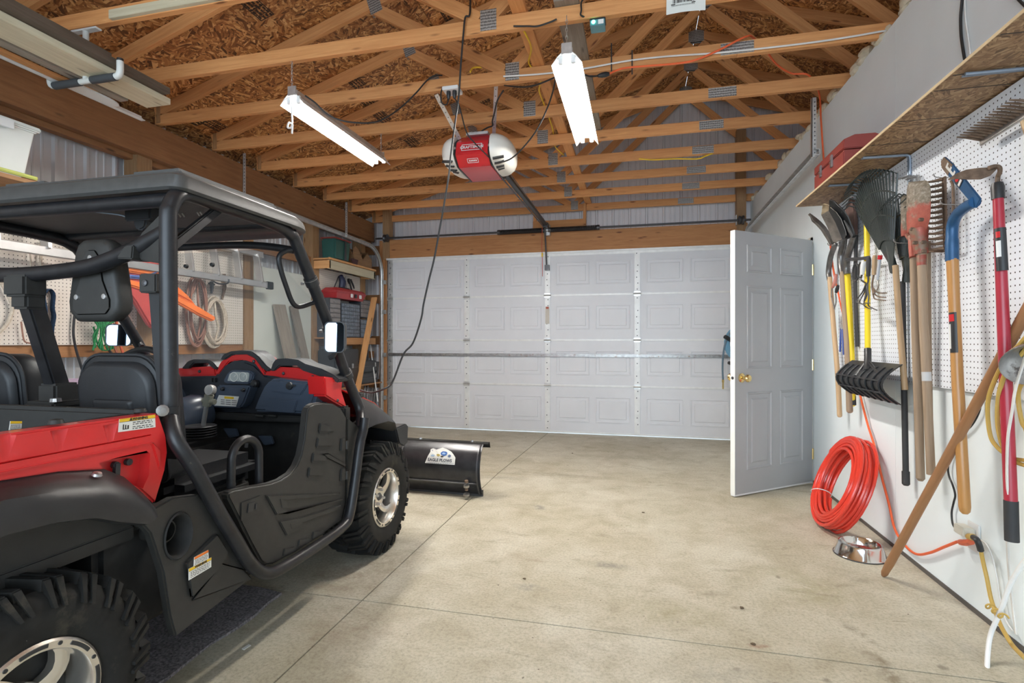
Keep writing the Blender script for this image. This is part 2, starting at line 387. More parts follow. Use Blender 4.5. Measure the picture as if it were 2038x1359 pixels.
M['entry'] = plain('entry_door_paint', (.39,.39,.395), .42, var=.03, sc_=3, bmp=.05)
M['entry_edge'] = plain('door_edge_paint', (.85,.85,.80), .5, var=.04)
M['brass'] = plain('brass', (.80,.62,.28), .2, 1.0, var=.05)
M['jamb'] = plain('jamb_paint', (.70,.68,.62), .5)
M['insul'] = plain('fibreglass_batt', (.66,.60,.47), .95, var=.2, sc_=15, bmp=.6, bsc=40)
M['conc_out'] = plain('driveway', (.62,.60,.55), .8, var=.1)
# ================================================================== THE SETTING
XL, XR, YB, YF = -4.2, 1.44, 7.5, -3.0
# ---- floor: sawn concrete slabs
fl = thing('floor', kind='structure', loc=(-1.2, 2, 0))
xs = [XL-.1, -1.237, 1.8]; ys = [YF, -.25, 2.18, 4.6, 7.32]
for i in range(len(xs)-1):
    for j in range(len(ys)-1):
        g = .0032; x0, x1 = xs[i]+g, xs[i+1]-g; y0, y1 = ys[j]+g, ys[j+1]-g
        mb = MB(); ny = 4; top = []
        ysx = [y0+(y1-y0)*k/ny for k in range(ny+1)]
        for y in ysx: top += [(x0, y, fz(y)), (x1, y, fz(y))]
        n = len(top); low = [(a, b, c-.10) for a, b, c in top]
        fs = []
        for k in range(ny): fs += [(2*k, 2*k+1, 2*k+3, 2*k+2), (n+2*k, n+2*k+2, n+2*k+3, n+2*k+1), (2*k, 2*k+2, n+2*k+2, n+2*k), (2*k+1, n+2*k+1, n+2*k+3, 2*k+3)]
        fs += [(0, n, n+1, 1), (n-2, n-1, 2*n-1, 2*n-2)]
        mb.add(top+low, fs); O('slab', mb, M['concrete'], fl, smooth=False)
mb = MB(); mb.box((XL-.4, YF, -.30), (2.4, 7.32, -.20)); O('subgrade', mb, plain('dark_subgrade', (.05,.045,.035), .9), fl, smooth=False)
mb = MB(); mb.box((-14, 7.33, -.3), (14, 22, -.105)); mb.box((-14, -14, -.3), (14, YF-.01, -.03))
O('ground', mb, M['conc_out'], kind='structure', smooth=False)

# ---- ribbed metal wall panels
def rib_panel(origin, du, dn, width, z0, z1, name, mat, parent, cut=None):
    prof = []; n = round(width/.2286)
    for k in range(n):
        u = k*.2286
        prof += [(u, 0), (u+.012, .018), (u+.030, .018), (u+.042, 0), (u+.095, 0), (u+.100, .005), (u+.112, .005), (u+.117, 0),
                 (u+.155, 0), (u+.160, .005), (u+.172, .005), (u+.177, 0)]
    prof.append((width, 0)); mb = MB(); o = V(origin); du = V(du); dn = V(dn)
    zz = (z1 if callable(z1) else (lambda u: z1))
    lo = [o+du*u+dn*d+V((0,0,z0)) for u, d in prof]; hi = [o+du*u+dn*d+V((0,0,zz(u))) for u, d in prof]
    mb.grid([lo, hi]); return O(name, mb, mat, parent, smooth=False)
def roof_z(x): return 4.575-.31*abs(x-.62)          # centre line of the top chords
wb = thing('wall_back', kind='structure', loc=(-1.2, YB, 0))
x = XL-.05
while x < 5.4:
    inside = -3.72 < x+.4572 < 1.28
    z0 = 2.55 if (x > -3.85 and x+.914 < 1.35+.5) else -.10
    if x < -3.7: 
        rib_panel((x, YB, 0), (1,0,0), (0,-1,0), .4572, -.10, lambda u, x=x: roof_z(x+u)+.055, 'siding_panel', M['siding'], wb); x += .4572; continue
    rib_panel((x, YB, 0), (1,0,0), (0,-1,0), .9144, z0, lambda u, x=x: roof_z(x+u)+.055, 'siding_panel', M['siding'], wb)
    x += .9144
mb = MB(); mb.beam((-3.69, 7.31, 2.60), (1.32, 7.31, 2.60), .06, .285); O('header', mb, M['header'], wb, bevel=.003)
mb = MB(); mb.box((-3.72, 7.265, 2.435), (1.30, 7.345, 2.462)); O('stop_moulding', mb, M['wsteel'], wb, bevel=.002)
for xa in (-3.725, 1.30):
    mb = MB(); mb.beam((xa, 7.33, 2.45), (xa, 7.33, 3.95), .115, .12, (0,1,0)); O('gable_post', mb, M['post'], wb, bevel=.003)
for xa, w in ((-3.80, .085), (1.335, .085)):
    mb = MB(); mb.beam((xa, 7.33, -.09), (xa, 7.33, 2.74), w, .09, (0,1,0)); O('jamb_post', mb, M['header'], wb, bevel=.003)
for z in (.55, 1.22, 1.86, 2.3, 2.62):
    mb = MB(); mb.beam((-4.17, 7.42, z), (-3.84, 7.42, z), .05, .13); O('girt', mb, M['beam'], wb, bevel=.002)
p = ony(1061, 455, 7.27); q = ony(1166, 455, 7.27)
mb = MB(); mb.beam((p.x, 7.275, 2.83), (q.x, 7.275, 2.83), .036, .14); O('backing_board', mb, M['lumber'], wb, bevel=.002)
for xa in (p.x+.02, q.x-.02):
    mb = MB(); mb.beam((xa, 7.315, 2.74), (xa, 7.315, 3.12), .04, .07, (0,1,0)); O('backing_stud', mb, M['lumber'], wb, bevel=.002)

# ---- left wall: siding, posts, carrier beam, boards
wl = thing('wall_left', kind='structure', loc=(XL, 2, 0))
y = YF
while y < 7.5:
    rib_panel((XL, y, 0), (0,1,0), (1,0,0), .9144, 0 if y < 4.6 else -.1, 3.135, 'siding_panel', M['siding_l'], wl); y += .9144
for yy in (-1.25, 0, 1.2, 2.35, 3.52, 4.72, 5.90, 7.08):
    mb = MB(); mb.beam((-4.07, yy, fz(yy)), (-4.07, yy, 2.75), .14, .14, (1,0,0)); O('post', mb, M['post'], wl, bevel=.004)
for z, y0, y1 in ((1.13, -1, 4.65), (1.19, 4.79, 5.83), (1.19, 5.97, 7.0), (2.22, 4.79, 5.83), (2.25, -1, 4.65), (.60, 5.97, 7.0), (1.62, 5.97+1.18, 7.45), (1.0, 7.15, 7.45)):
    mb = MB(); mb.beam((-4.04, y0, z), (-4.04, y1, z), .04, .10); O('girt', mb, M['beam'], wl, bevel=.002)
mb = MB(); mb.beam((-3.99, YF, 2.875), (-3.99, 7.32, 2.875), .08, .285); O('beam', mb, M['beam'], wl, bevel=.003)
mb = MB(); mb.beam((-4.08, YF, 2.80), (-4.08, 7.4, 2.80), .07, .21); O('beam', mb, M['beam'], wl, bevel=.003)
mb = MB(); mb.box((-4.03, 4.80, 0), (-4.015, 5.82, 2.02)); O('white_board', mb, plain('cream_board', (.62,.64,.58), .6, var=.03), wl, bevel=.001, label='plain cream board between two posts')
mb = MB(); mb.box((-4.02, -.5, 1.17), (-4.005, 4.64, 2.25)); O('pegboard', mb, M['peg_c'], wl, bevel=.001, label='cream pegboard')
mb = MB(); mb.box((-4.02, 5.98, 1.26), (-4.005, 7.0, 2.15)); O('pegboard', mb, M['peg_c'], wl, bevel=.001, label='small cream pegboard under the corner shelf')

# ---- right wall: white board with the entry opening
wr = thing('wall_right', kind='structure', loc=(XR, 2, 0))
DH, DW = V((1.425, 4.90, 0)), 5.83
for (y0, y1, z0, z1) in ((YF, 1.0, 0, 3.04), (1.0, 3.44, 0, 3.04), (3.44, 4.915, 0, 3.04), (4.915, DW, 2.06, 3.04), (DW, 7.45, -.1, 3.04)):
    mb = MB(); mb.box((XR, y0+.0008, z0), (XR+.012, y1-.0008, z1)); O('wall_board', mb, M['drywall'], wr, smooth=False)
mb = MB(); mb.box((XR+.012, YF, 0), (XR+.11, 4.915, 3.02)); mb.box((XR+.012, DW, -.1), (XR+.11, 7.4, 3.02)); O('studs', mb, M['lumber_old'], wr, smooth=False)
mb = MB(); mb.beam((XR+.06, YF, 3.03), (XR+.06, 7.4, 3.03), .10, .02); O('top_plate', mb, M['lumber'], wr)
for (a, b) in (((XR-.012, 4.90, 0), (XR+.11, 4.932, 2.08)), ((XR-.012, 5.815, -.05), (XR+.11, 5.845, 2.08)), ((XR-.012, 4.90, 2.05), (XR+.11, 5.845, 2.085))):
    mb = MB(); mb.box(a, b); O('door_jamb', mb, M['jamb'], wr, bevel=.002)
mb = MB(); mb.box((XR-.004, YF, .0), (XR+.002, 4.89, .022)); O('baseboard_right', mb, plain('dark_gap', (.10,.09,.08), .9), kind='structure', smooth=False)  # strip coloured dark to paint in the dark gap at the wall foot
mb = MB(); rnd = random.Random(4)
for k in range(150):
    yy = rnd.uniform(.8, 7.3); mb.ball((XR+rnd.uniform(.01, .09), yy, 3.045+rnd.uniform(0, .05)), (rnd.uniform(.02,.05), rnd.uniform(.04,.10), rnd.uniform(.02,.045)), 7, 5)
O('insulation', mb, M['insul'], wr, kind='stuff')
mb = MB(); mb.box((XR+.12, .3, 2.97), (5.2, 7.4, 3.03)); O('insulation_batt', mb, M['insul'], wr, kind='stuff')

# ---- roof sheathing
ce = thing('ceiling', kind='structure', loc=(.62, 2, 4.6))
def osb_panel(s, u0, u1, y0, y1):
    c = math.cos(math.atan(.31)); off = .05
    def P(u, y, t): x = .62+s*u*c; return V((x, y, roof_z(x)+off+t))
    mb = MB(); g = .0025; a, b, yy0, yy1 = u0+g, u1-g, y0+g, y1-g
    vs = [P(a,yy0,0), P(b,yy0,0), P(b,yy1,0), P(a,yy1,0), P(a,yy0,.012), P(b,yy0,.012), P(b,yy1,.012), P(a,yy1,.012)]
    ru, rv = random.uniform(0, 20), random.uniform(0, 20)
    uv = [(ru+yy0, rv+a), (ru+yy0, rv+b), (ru+yy1, rv+b), (ru+yy1, rv+a)]
    mb.add(vs, [(0,1,2,3), (7,6,5,4), (0,4,5,1), (1,5,6,2), (2,6,7,3), (3,7,4,0)], [uv, uv[::-1]]+[[uv[0]]*4]*4)
    O('roof_panel', mb, M['osb'], ce, smooth=False)
L = 4.95/math.cos(math.atan(.31))
for s in (-1, 1):
    u = 0; row = 0
    while u < L:
        y0 = YF-(1.22 if row % 2 else 0)
        while y0 < YB-.01:
            a, b = max(y0, YF), min(y0+2.44, YB)
            if b-a > .02 and not (s > 0 and b < -.5): osb_panel(s, u, min(u+1.22, L), a, b)
            y0 += 2.44
        u += 1.22; row += 1
mb = MB()
for s in (-1, 1):
    for k in range(5):
        uu = (k+1)*1.22*math.cos(math.atan(.31)); x = .62+s*uu
        mb.box((x-.012, YF, roof_z(x)+.075), (x+.012, YB, roof_z(x)+.078))
O('roof_felt', mb, M['black'], ce, smooth=False)

# ---- printed grade stamps on the sheathing (flat ink marks, no readable words in the photo)
ink = plain('stamp_ink', (.035,.025,.02), .8)
def stamp(px, py, w=.24, h=.12):
    # nearest sheathing point seen there
    r = ray(px, py); a = (4.575+.05-CAMH); # left slope: z = 4.625+.31*(x-.62)
    t = (a-.31*.62)/(r.z-.31*r.x); p = CAM+r*t
    ux, uy = V((0,1,0)), V((1,0,.31)).normalized(); nn = V((.31,0,-1)).normalized()*.002
    mb = MB(); rr = random.Random(int(px))
    def q(x0, y0, x1, y1): mb.add([p+ux*x0+uy*y0+nn, p+ux*x1+uy*y0+nn, p+ux*x1+uy*y1+nn, p+ux*x0+uy*y1+nn], [(0,1,2,3)])
    t_ = .008
    q(-w/2, -h/2, w/2, -h/2+t_); q(-w/2, h/2-t_, w/2, h/2); q(-w/2, -h/2, -w/2+t_, h/2); q(w/2-t_, -h/2, w/2, h/2); q(-t_/2, -h/2, t_/2, h/2)
    for row in range(4):
        yb = -h/2+.010+row*h*.23; xx = -w/2+.010
        while xx < w/2-.02:
            l = rr.uniform(.010, .035); q(xx, yb, xx+l, yb+h*.12); xx += l+.006
    O('grade_stamp', mb, ink, ce, smooth=False)
for s in ((705, 160), (735, 205), (760, 232), (820, 282), (890, 20), (510, 15), (430, 250), (380, 235), (960, 195), (870, 330)): stamp(*s)

# ================================================================== ROOF TRUSSES
TY = [1.80+.61*k for k in range(9)]+[7.37]
names = ['roof truss nearest the camera, just above the top edge of the picture', 'roof truss with the pipe board rack screwed under its chord', 'roof truss holding the near chains of both shop lights and the printed paper tag',
 'roof truss with the outlet box under its chord', 'roof truss holding the far chain of the left shop light', 'roof truss just beyond the far end of the right shop light',
 'roof truss above the red and white opener motor', 'roof truss third from the overhead door', 'roof truss second from the overhead door', 'roof truss standing against the gable siding over the door header']
def truss(y, label):
    t = thing('roof_truss', label, 'truss', (.62, y, 3.04), 'timber roof trusses with steel plates')
    w = .038
    for a, b in ((-4.0, .62), (.62, 5.24)):
        mb = MB(); mb.beam((a, y, 3.0845), (b-.001, y, 3.0845), w, .089); O('bottom_chord', mb, M['lumber'], t, bevel=.002, seg=1)
    for s in (-1, 1):
        mb = MB(); mb.beam((.62+s*4.62, y, roof_z(.62+s*4.62)), (.62+s*.01, y, roof_z(.62)), w, .089); O('top_chord', mb, M['lumber'], t, bevel=.002, seg=1)
        T, B = .62+s*2.57, .62+s*1.49
        for (p, q) in (((T, roof_z(T)-.05), (B+s*.06, 3.13)), ((B, 3.13), (.62+s*.05, roof_z(.62)-.10))):
            mb = MB(); mb.beam((p[0], y, p[1]), (q[0], y, q[1]), w*.98, .085); O('web', mb, M['lumber'], t, bevel=.002, seg=1)
        mb = MB(); mb.beam((.62+s*4.58, y, 3.05), (.62+s*4.58, y, 3.20), .05, .04, (1,0,0)); O('heel_block', mb, M['lumber_old'], t, bevel=.002, seg=1)
    def plate(x, z, lx, lz, ang=0):
        for sd in (-1, 1):
            d = V((math.cos(ang), 0, math.sin(ang))); mb = MB(); c = V((x, y+sd*.0198, z))
            mb.beam(c-d*(lx/2), c+d*(lx/2), .0016, lz, up=(-d.z, 0, d.x)); O('gusset_plate', mb, M['plate'], t, smooth=False)
    plate(.62, 3.085, .20, .075)
    plate(.62, roof_z(.62)-.02, .16, .13)
    for s in (-1, 1):
        plate(.62+s*1.49, 3.115, .10, .125)
        plate(.62+s*2.57, roof_z(.62+s*2.57)-.01, .10, .16, -s*.30)
        if s > 0: plate(.62+s*4.45, 3.12, .18, .10)
    return t
for y, l in zip(TY, names): truss(y, l)
# braces lying on the chords
mb = MB(); mb.beam((-.68, 1.5, 3.15), (-.68, 7.4, 3.15), .085, .038); O('truss_brace', mb, M['lumber'], label='orange brace board lying lengthwise on the truss chords', cat='brace board', bevel=.002)
mb = MB(); mb.beam((-.40, 2.95, 3.15), (-.40, 5.0, 3.15), .14, .038); O('truss_brace', mb, M['greywood'], label='grey weathered brace board over the right shop light', cat='brace board', bevel=.002)
p = ony(385, 12, 2.375)
mb = MB(); mb.beam((-2.95, 2.385, 3.07), (-2.0, 2.385, 3.07), .036, .05); O('splice_board', mb, M['plank'], label='pale sister strip nailed beside the rack truss chord', cat='board', bevel=.002)

# ================================================================== OVERHEAD DOOR
gd = thing('door_1', 'closed white raised-panel overhead garage door', loc=(-1.22, 7.3, -.08), kind='structure')
gx0, gx1 = -3.70, 1.25; zb = [-.075, .585, 1.22, 1.85, 2.455]; st = [gx0, -2.44, -1.243, -.012, gx1]
YD = 7.30
for k in range(4):
    z0, z1 = zb[k]+.003, zb[k+1]-.003
    mb = MB(); mb.box((gx0, YD, z0), (gx1, YD+.035, z1)); sec = O('section', mb, M['gdoor'], gd, bevel=.003)
    hgt = z1-z0
    for b in range(4):
        bw = st[b+1]-st[b]
        for h in range(2):
            cx = st[b]+bw*(.285 if h == 0 else .735); w, hh = bw*.385, hgt*.54; cz = (z0+z1)/2
            mb = MB()
            def ring(e, d): return [V((cx-w/2+e, YD-d, cz-hh/2+e)), V((cx+w/2-e, YD-d, cz-hh/2+e)), V((cx+w/2-e, YD-d, cz+hh/2-e)), V((cx-w/2+e, YD-d, cz+hh/2-e))]
            mb.loft([ring(0, -.002), ring(.002, .010), ring(.012, .010), ring(.017, .0015), ring(.052, .0015), ring(.056, .010), ring(.064, .011)], m=0)
            O('raised_panel', mb, M['gdoor'], sec, smooth=False)
    if k:
        for b in range(4):
            mb = MB(); mb.box((st[b]+.03, YD-.012, zb[k]-.013), (st[b+1]-.03, YD, zb[k]+.013)); mb.box((st[b]+.03, YD-.016, zb[k]-.004), (st[b+1]-.03, YD, zb[k]+.004))
            O('joint_strip', mb, M['wsteel'], gd, bevel=.002)
for xx in st:
    xe = min(max(xx, gx0+.04), gx1-.04)
    for k in range(4):
        mb = MB(); mb.box((xe-.037, YD-.016, zb[k]+.012), (xe+.037, YD, zb[k+1]-.012)); mb.box((xe-.022, YD-.022, zb[k]+.012), (xe+.022, YD-.015, zb[k+1]-.012))
        rr = random.Random(k*9+int(xx*10))
        stl = O('stile', mb, M['gsteel'] if abs(xe-xx) > .01 else M['wsteel'], gd, bevel=.003)
        mb = MB()
        for q in range(7):
            zz = zb[k]+.06+q*(zb[k+1]-zb[k]-.12)/6
            if rr.random() < .8: mb.lathe([(0, 0), (.0075, 0), (.0075, .003), (0, .004)], (xe+rr.choice((-.008, .008, 0)), YD-.022, zz), (0,-1,0), 8)
        O('stile_holes', mb, M['dsteel'], stl, kind='stuff')
    for k in (1, 2, 3):
        mb = MB(); mb.box((xe-.045, YD-.028, zb[k]-.032), (xe+.045, YD-.014, zb[k]+.032)); mb.tube([(xe-.05, YD-.03, zb[k]), (xe+.05, YD-.03, zb[k])], .011, 8)
        O('hinge', mb, M['gsteel'], gd, bevel=.002)
mb = MB(); mb.box((gx0+.02, YD-.05, .992), (gx1-.02, YD-.03, 1.022)); mb.box((gx0+.02, YD-.032, .985), (gx1-.02, YD, 1.0)); mb.box((gx0+.02, YD-.032, 1.014), (gx1-.02, YD, 1.028))
O('strut', mb, M['steel'], gd, bevel=.003)
mb = MB(); mb.box((gx0, YD-.012, 2.40), (gx1, YD, 2.452)); O('top_rail', mb, M['wsteel'], gd, bevel=.003)
mb = MB(); mb.box((gx0, YD-.006, -.076), (gx1, YD+.03, -.055)); O('bottom_seal', mb, M['wsteel'], gd, bevel=.003)
mb = MB(); mb.beam((-1.243, YD-.03, 1.45), (-1.243, YD-.03, 1.69), .004, .055, (1,0,0)); lab = O('warning_strip', mb, plain('paper_tag', (.60,.55,.48), .6), gd, label='long pale warning strip on the centre stile')
mb = MB(); mb.box((-1.262, YD-.034, 1.66), (-1.224, YD-.032, 1.69)); O('strip_mark', mb, plain('red_ink', (.45,.10,.06), .6), lab)

# tracks
def track(x, name_label, hang):
    t = thing('door_track', name_label, 'door track', (x, 6, 0), 'garage door tracks')
    pts = [(x, 4.37, 2.625), (x, 6.6, 2.595)]+[(x, 6.85+.38*math.sin(a), 2.21+.38*math.cos(a)) for a in [k*PI/2/8 for k in range(9)]]+[(x, 7.235, -.07)]
    mb = MB(); P = [V(p) for p in pts]; rings = []
    for i, p in enumerate(P):
        d = (P[min(i+1, len(P)-1)]-P[max(i-1, 0)]).normalized(); n = V((0, -d.z, d.y)); s = V((1, 0, 0)) if x < -1 else V((-1, 0, 0))
        prof = [(-.022, 0), (-.022, -.028), (-.016, -.034), (.016, -.034), (.022, -.028), (.026, 0), (.030, .004), (.024, .006), (.018, -.026), (-.016, -.028), (-.018, .004)]
        rings.append([p+n*a+s*b for a, b in prof])
    mb.loft(rings); O('rail', mb, M['gsteel'], t, ang=50)
    for (a, b) in hang:
        mb = MB(); mb.box((a[0]-.016, a[1]-.002, b), (a[0]+.016, a[1]+.002, a[2])); mb.box((a[0]-.016, a[1]-.002, b), (a[0]-.012, a[1]+.03, a[2]))
        h = O('hanger_angle', mb, M['gsteel'], t, smooth=False); mb = MB()
        k = b+.03
        while k < a[2]-.02: mb.lathe([(0, 0), (.005, 0), (.005, .002), (0, .003)], (a[0]+.004, a[1]-.002, k), (0,-1,0), 6); k += .032
        O('hanger_holes', mb, M['dsteel'], h, kind='stuff')
    for z in (.35, 1.0, 1.65, 2.1):
        mb = MB(); mb.box((x-.045, 7.24, z-.03), (x+.045, 7.285, z+.03)); O('track_bracket', mb, M['gsteel'], t, bevel=.003)
    return t
track(-3.765, 'galvanised door track curving down beside the corner shelf', [((-3.75, 4.36, 3.04), 2.60), ((-3.75, 6.2, 3.04), 2.58)])
track(1.30, 'galvanised door track along the white tool wall', [((1.30, 4.40, 3.05), 2.60)])
tb = thing('torsion_bar', 'dark torsion shaft with black springs across the header', 'torsion bar', (-1.2, 7.2, 2.75))
z1, z2 = 2.745, 2.752
mb = MB(); mb.tube([(-3.86, 7.2, 2.755), (1.40, 7.2, 2.755)], .014, 10); O('shaft', mb, M['dsteel'], tb)
for a, b in ((-1.93, -1.27), (-1.20, -.53)):
    mb = MB(); n = 46
    pts = [(a+(b-a)*i/(n*8), 7.2+.030*math.cos(i*2*PI/8), 2.755+.030*math.sin(i*2*PI/8)) for i in range(n*8+1)]
    mb.tube(pts, .0068, 5); O('spring', mb, M['black'], tb)
    mb = MB(); 
    for e in (a, b): mb.lathe([(0, -.02), (.036, -.02), (.036, .02), (0, .02)], (e, 7.2, 2.755), (1,0,0), 14)
    O('winding_cone', mb, M['dsteel'], tb, bevel=.003)
for xx in (-3.69, 1.285):
    mb = MB(); mb.lathe([(0, -.04), (.03, -.04), (.055, -.03), (.055, -.015), (.045, 0), (.058, .015), (.058, .03), (0, .035)], (xx, 7.2, 2.755), (1,0,0), 18); O('cable_drum', mb, M['dsteel'], tb)
    mb = MB(); mb.box((xx-.06, 7.21, 2.70), (xx-.05, 7.28, 2.83)); O('bearing_plate', mb, M['gsteel'], tb, bevel=.002)
mb = MB(); mb.box((-1.275, 7.19, 2.68), (-1.195, 7.275, 2.83)); mb.lathe([(0, -.03), (.03, -.03), (.03, .03), (0, .03)], (-1.235, 7.2, 2.755), (1,0,0), 12); O('centre_bracket', mb, M['gsteel'], tb, bevel=.004)

# ================================================================== ENTRY DOOR (open leaf)
ed = thing('door_2', 'grey six-panel entry door standing open with a brass knob', loc=DH, kind='structure')
hp = V((1.428, 4.876, 0)); fp = V((.722, 4.289, 0)); dd = (fp-hp).normalized(); nn = V((dd.y, -dd.x, 0))
if nn.y > 0: nn = -nn
TK = .044; zb0, zt0 = .02, 2.05; DWd = (fp-hp).length
mb = MB()
def dp(u, d, z): return hp+dd*u-nn*d+V((0,0,z))
mb.add([dp(0,0,zb0), dp(DWd,0,zb0), dp(DWd,TK,zb0), dp(0,TK,zb0), dp(0,0,zt0), dp(DWd,0,zt0), dp(DWd,TK,zt0), dp(0,TK,zt0)], [(3,2,1,0),(4,5,6,7),(0,1,5,4),(1,2,6,5),(2,3,7,6),(3,0,4,7)])
leaf = O('leaf', mb, M['entry'], ed, bevel=.002)
mb = MB(); mb.add([dp(DWd+.0005,.001,zb0), dp(DWd+.0005,TK-.001,zb0), dp(DWd+.0005,TK-.001,zt0), dp(DWd+.0005,.001,zt0)], [(0,1,2,3)]); O('leaf_edge', mb, M['entry_edge'], ed, smooth=False, label='cream lock edge', thick=.0015)
w2 = .285
for (u0, u1) in ((.125, .125+w2), (DWd-.125-w2, DWd-.125)):
    for (z0, z1) in ((.20, .80), (.985, 1.63), (1.735, 1.95)):
        for sgn, dpt in ((1, 0), (-1, TK)):
            mb = MB()
            def rg(e, d): return [dp(u0+e, dpt-sgn*d, z0+e), dp(u1-e, dpt-sgn*d, z0+e), dp(u1-e, dpt-sgn*d, z1-e), dp(u0+e, dpt-sgn*d, z1-e)]
            mb.loft([rg(0, -.002), rg(.003, .008), rg(.010, .009), rg(.018, .001), rg(.048, .001), rg(.060, .008)])
            O('door_panel', mb, M['entry'], leaf, smooth=False)
kz = .915; kp = dp(DWd-.07, 0, kz)
mb = MB(); mb.lathe([(0, 0), (.036, 0), (.036, .006), (.028, .012), (.013, .016), (.012, .034), (.022, .042), (.029, .052), (.030, .062), (.024, .072), (.010, .077), (0, .078)], kp, nn, 24); O('knob', mb, M['brass'], ed, label='polished brass knob')
mb = MB(); mb.lathe([(0, 0), (.036, 0), (.036, .006), (.028, .012), (.013, .016), (.012, .034), (.022, .042), (.029, .052), (.030, .062), (.024, .072), (.010, .077), (0, .078)], dp(DWd-.07, TK, kz), -nn, 24); O('knob', mb, M['brass'], ed)
mb = MB(); e = dp(DWd+.001, TK/2, kz); mb.lathe([(0, 0), (.012, 0), (.012, .004), (0, .006)], e, dd, 12); O('latch', mb, M['dsteel'], ed)
for z in (.25, 1.0, 1.8):
    mb = MB(); mb.tube([dp(-.004, 0, z-.045), dp(-.004, 0, z+.045)], .008, 8); O('hinge', mb, M['brass'], ed)
mb = MB(); mb.beam(dp(.0, TK/2, .014), dp(DWd, TK/2, .014), TK*.9, .013); O('door_sweep', mb, M['wsteel'], ed)
# ================================================================== THINGS UNDER THE ROOF
M['tube_on'] = plain('lit_tube', (1.0,.96,.90), .3, var=0, emit=TUBE_EMIT)
M['reflector'] = plain('white_enamel', (.86,.86,.84), .35, var=.02)
M['redgloss'] = plain('red_plastic', (.55,.022,.028), .3, var=.06)
M['lens'] = plain('frosted_lens', (.74,.72,.66), .35, var=.05)
M['orange'] = plain('orange_cord', (.78,.13,.04), .5)
M['yellow'] = plain('yellow_cord', (.80,.52,.03), .5)
M['whitecord'] = plain('white_cable', (.72,.71,.68), .5)
M['ink'] = ink
def cord(name, pts, r, mat, label, k=7, cat='cord', n=7):
    mb = MB(); mb.tube(spline(pts, k), r, n); return O(name, mb, mat, label=label, cat=cat)
def chain(mb, p, q):
    p, q = V(p), V(q); L = (q-p).length; n = max(2, int(L/.021)); d = (q-p).normalized()
    for i in range(n):
        c = p+(q-p)*((i+.5)/n); s = V((1,0,0)) if i % 2 else V((0,1,0))
        mb.tube([c+d*(.0135*math.cos(a))+s*(.0055*math.sin(a)) for a in [k*PI/4 for k in range(8)]], .0018, 5, closed=True)
def shop_light(x, y0, y1, z, label, pull):
    t = thing('shop_light', label, 'shop light', (x, (y0+y1)/2, z), 'hanging fluorescent shop lights')
    prof = [(-.088,-.045),(-.052,.002),(-.032,.020),(.032,.020),(.052,.002),(.088,-.045),(.086,-.047),(.049,-.002),(.031,.016),(-.031,.016),(-.049,-.002),(-.086,-.047)]
    mb = MB(); mb.loft([[V((x+a, y, z+b)) for a, b in prof] for y in (y0, y1)]); O('reflector', mb, M['reflector'], t, smooth=False)
    mb = MB(); mb.box((x-.032, y0+.01, z+.0205), (x+.032, y1-.01, z+.055)); O('housing', mb, M['gsteel'], t, bevel=.003)
    for s in (-1, 1):
        mb = MB(); mb.tube([(x+s*.036, y0+.035, z-.016), (x+s*.036, y1-.035, z-.016)], .0128, 12); O('fluorescent_tube', mb, M['tube_on'], t)
        for ye in (y0+.024, y1-.024):
            mb = MB(); mb.box((x+s*.036-.014, ye-.010, z-.034), (x+s*.036+.014, ye+.010, z+.016)); O('lamp_holder', mb, M['white_pl'], t, bevel=.003)
    for ye, zt in ((y0+.004, 3.045), (y1-.004, 3.045)):
        mb = MB(); mb.box((x-.03, ye-.006, z+.012), (x+.03, ye+.006, z+.075)); O('end_bracket', mb, M['gsteel'], t, bevel=.002)
        mb = MB(); chain(mb, (x, ye, z+.07), (x, ye, zt)); O('chain', mb, M['chain'], t)
    if pull:
        p = (x-.01, y0+.02, z-.01); mb = MB()
        mb.tube(spline([p, (x-.012, y0+.02, z-.10), (x-.01, y0+.02, z-.16), (x-.035, y0+.02, z-.155), (x-.045, y0+.02, z-.185), (x-.02, y0+.02, z-.19), (x-.008, y0+.02, z-.17), (x-.012, y0+.02, z-.23)], 5), .006, 7); O('pull_cord', mb, M['whitecord'], t)
shop_light(-2.215, 3.0, 4.235, 2.80, 'lit white fluorescent shop light with a knotted pull cord, over the vehicle', True)
shop_light(-.395, 2.955, 4.215, 2.815, 'lit white fluorescent shop light hung beside the grey brace board', False)

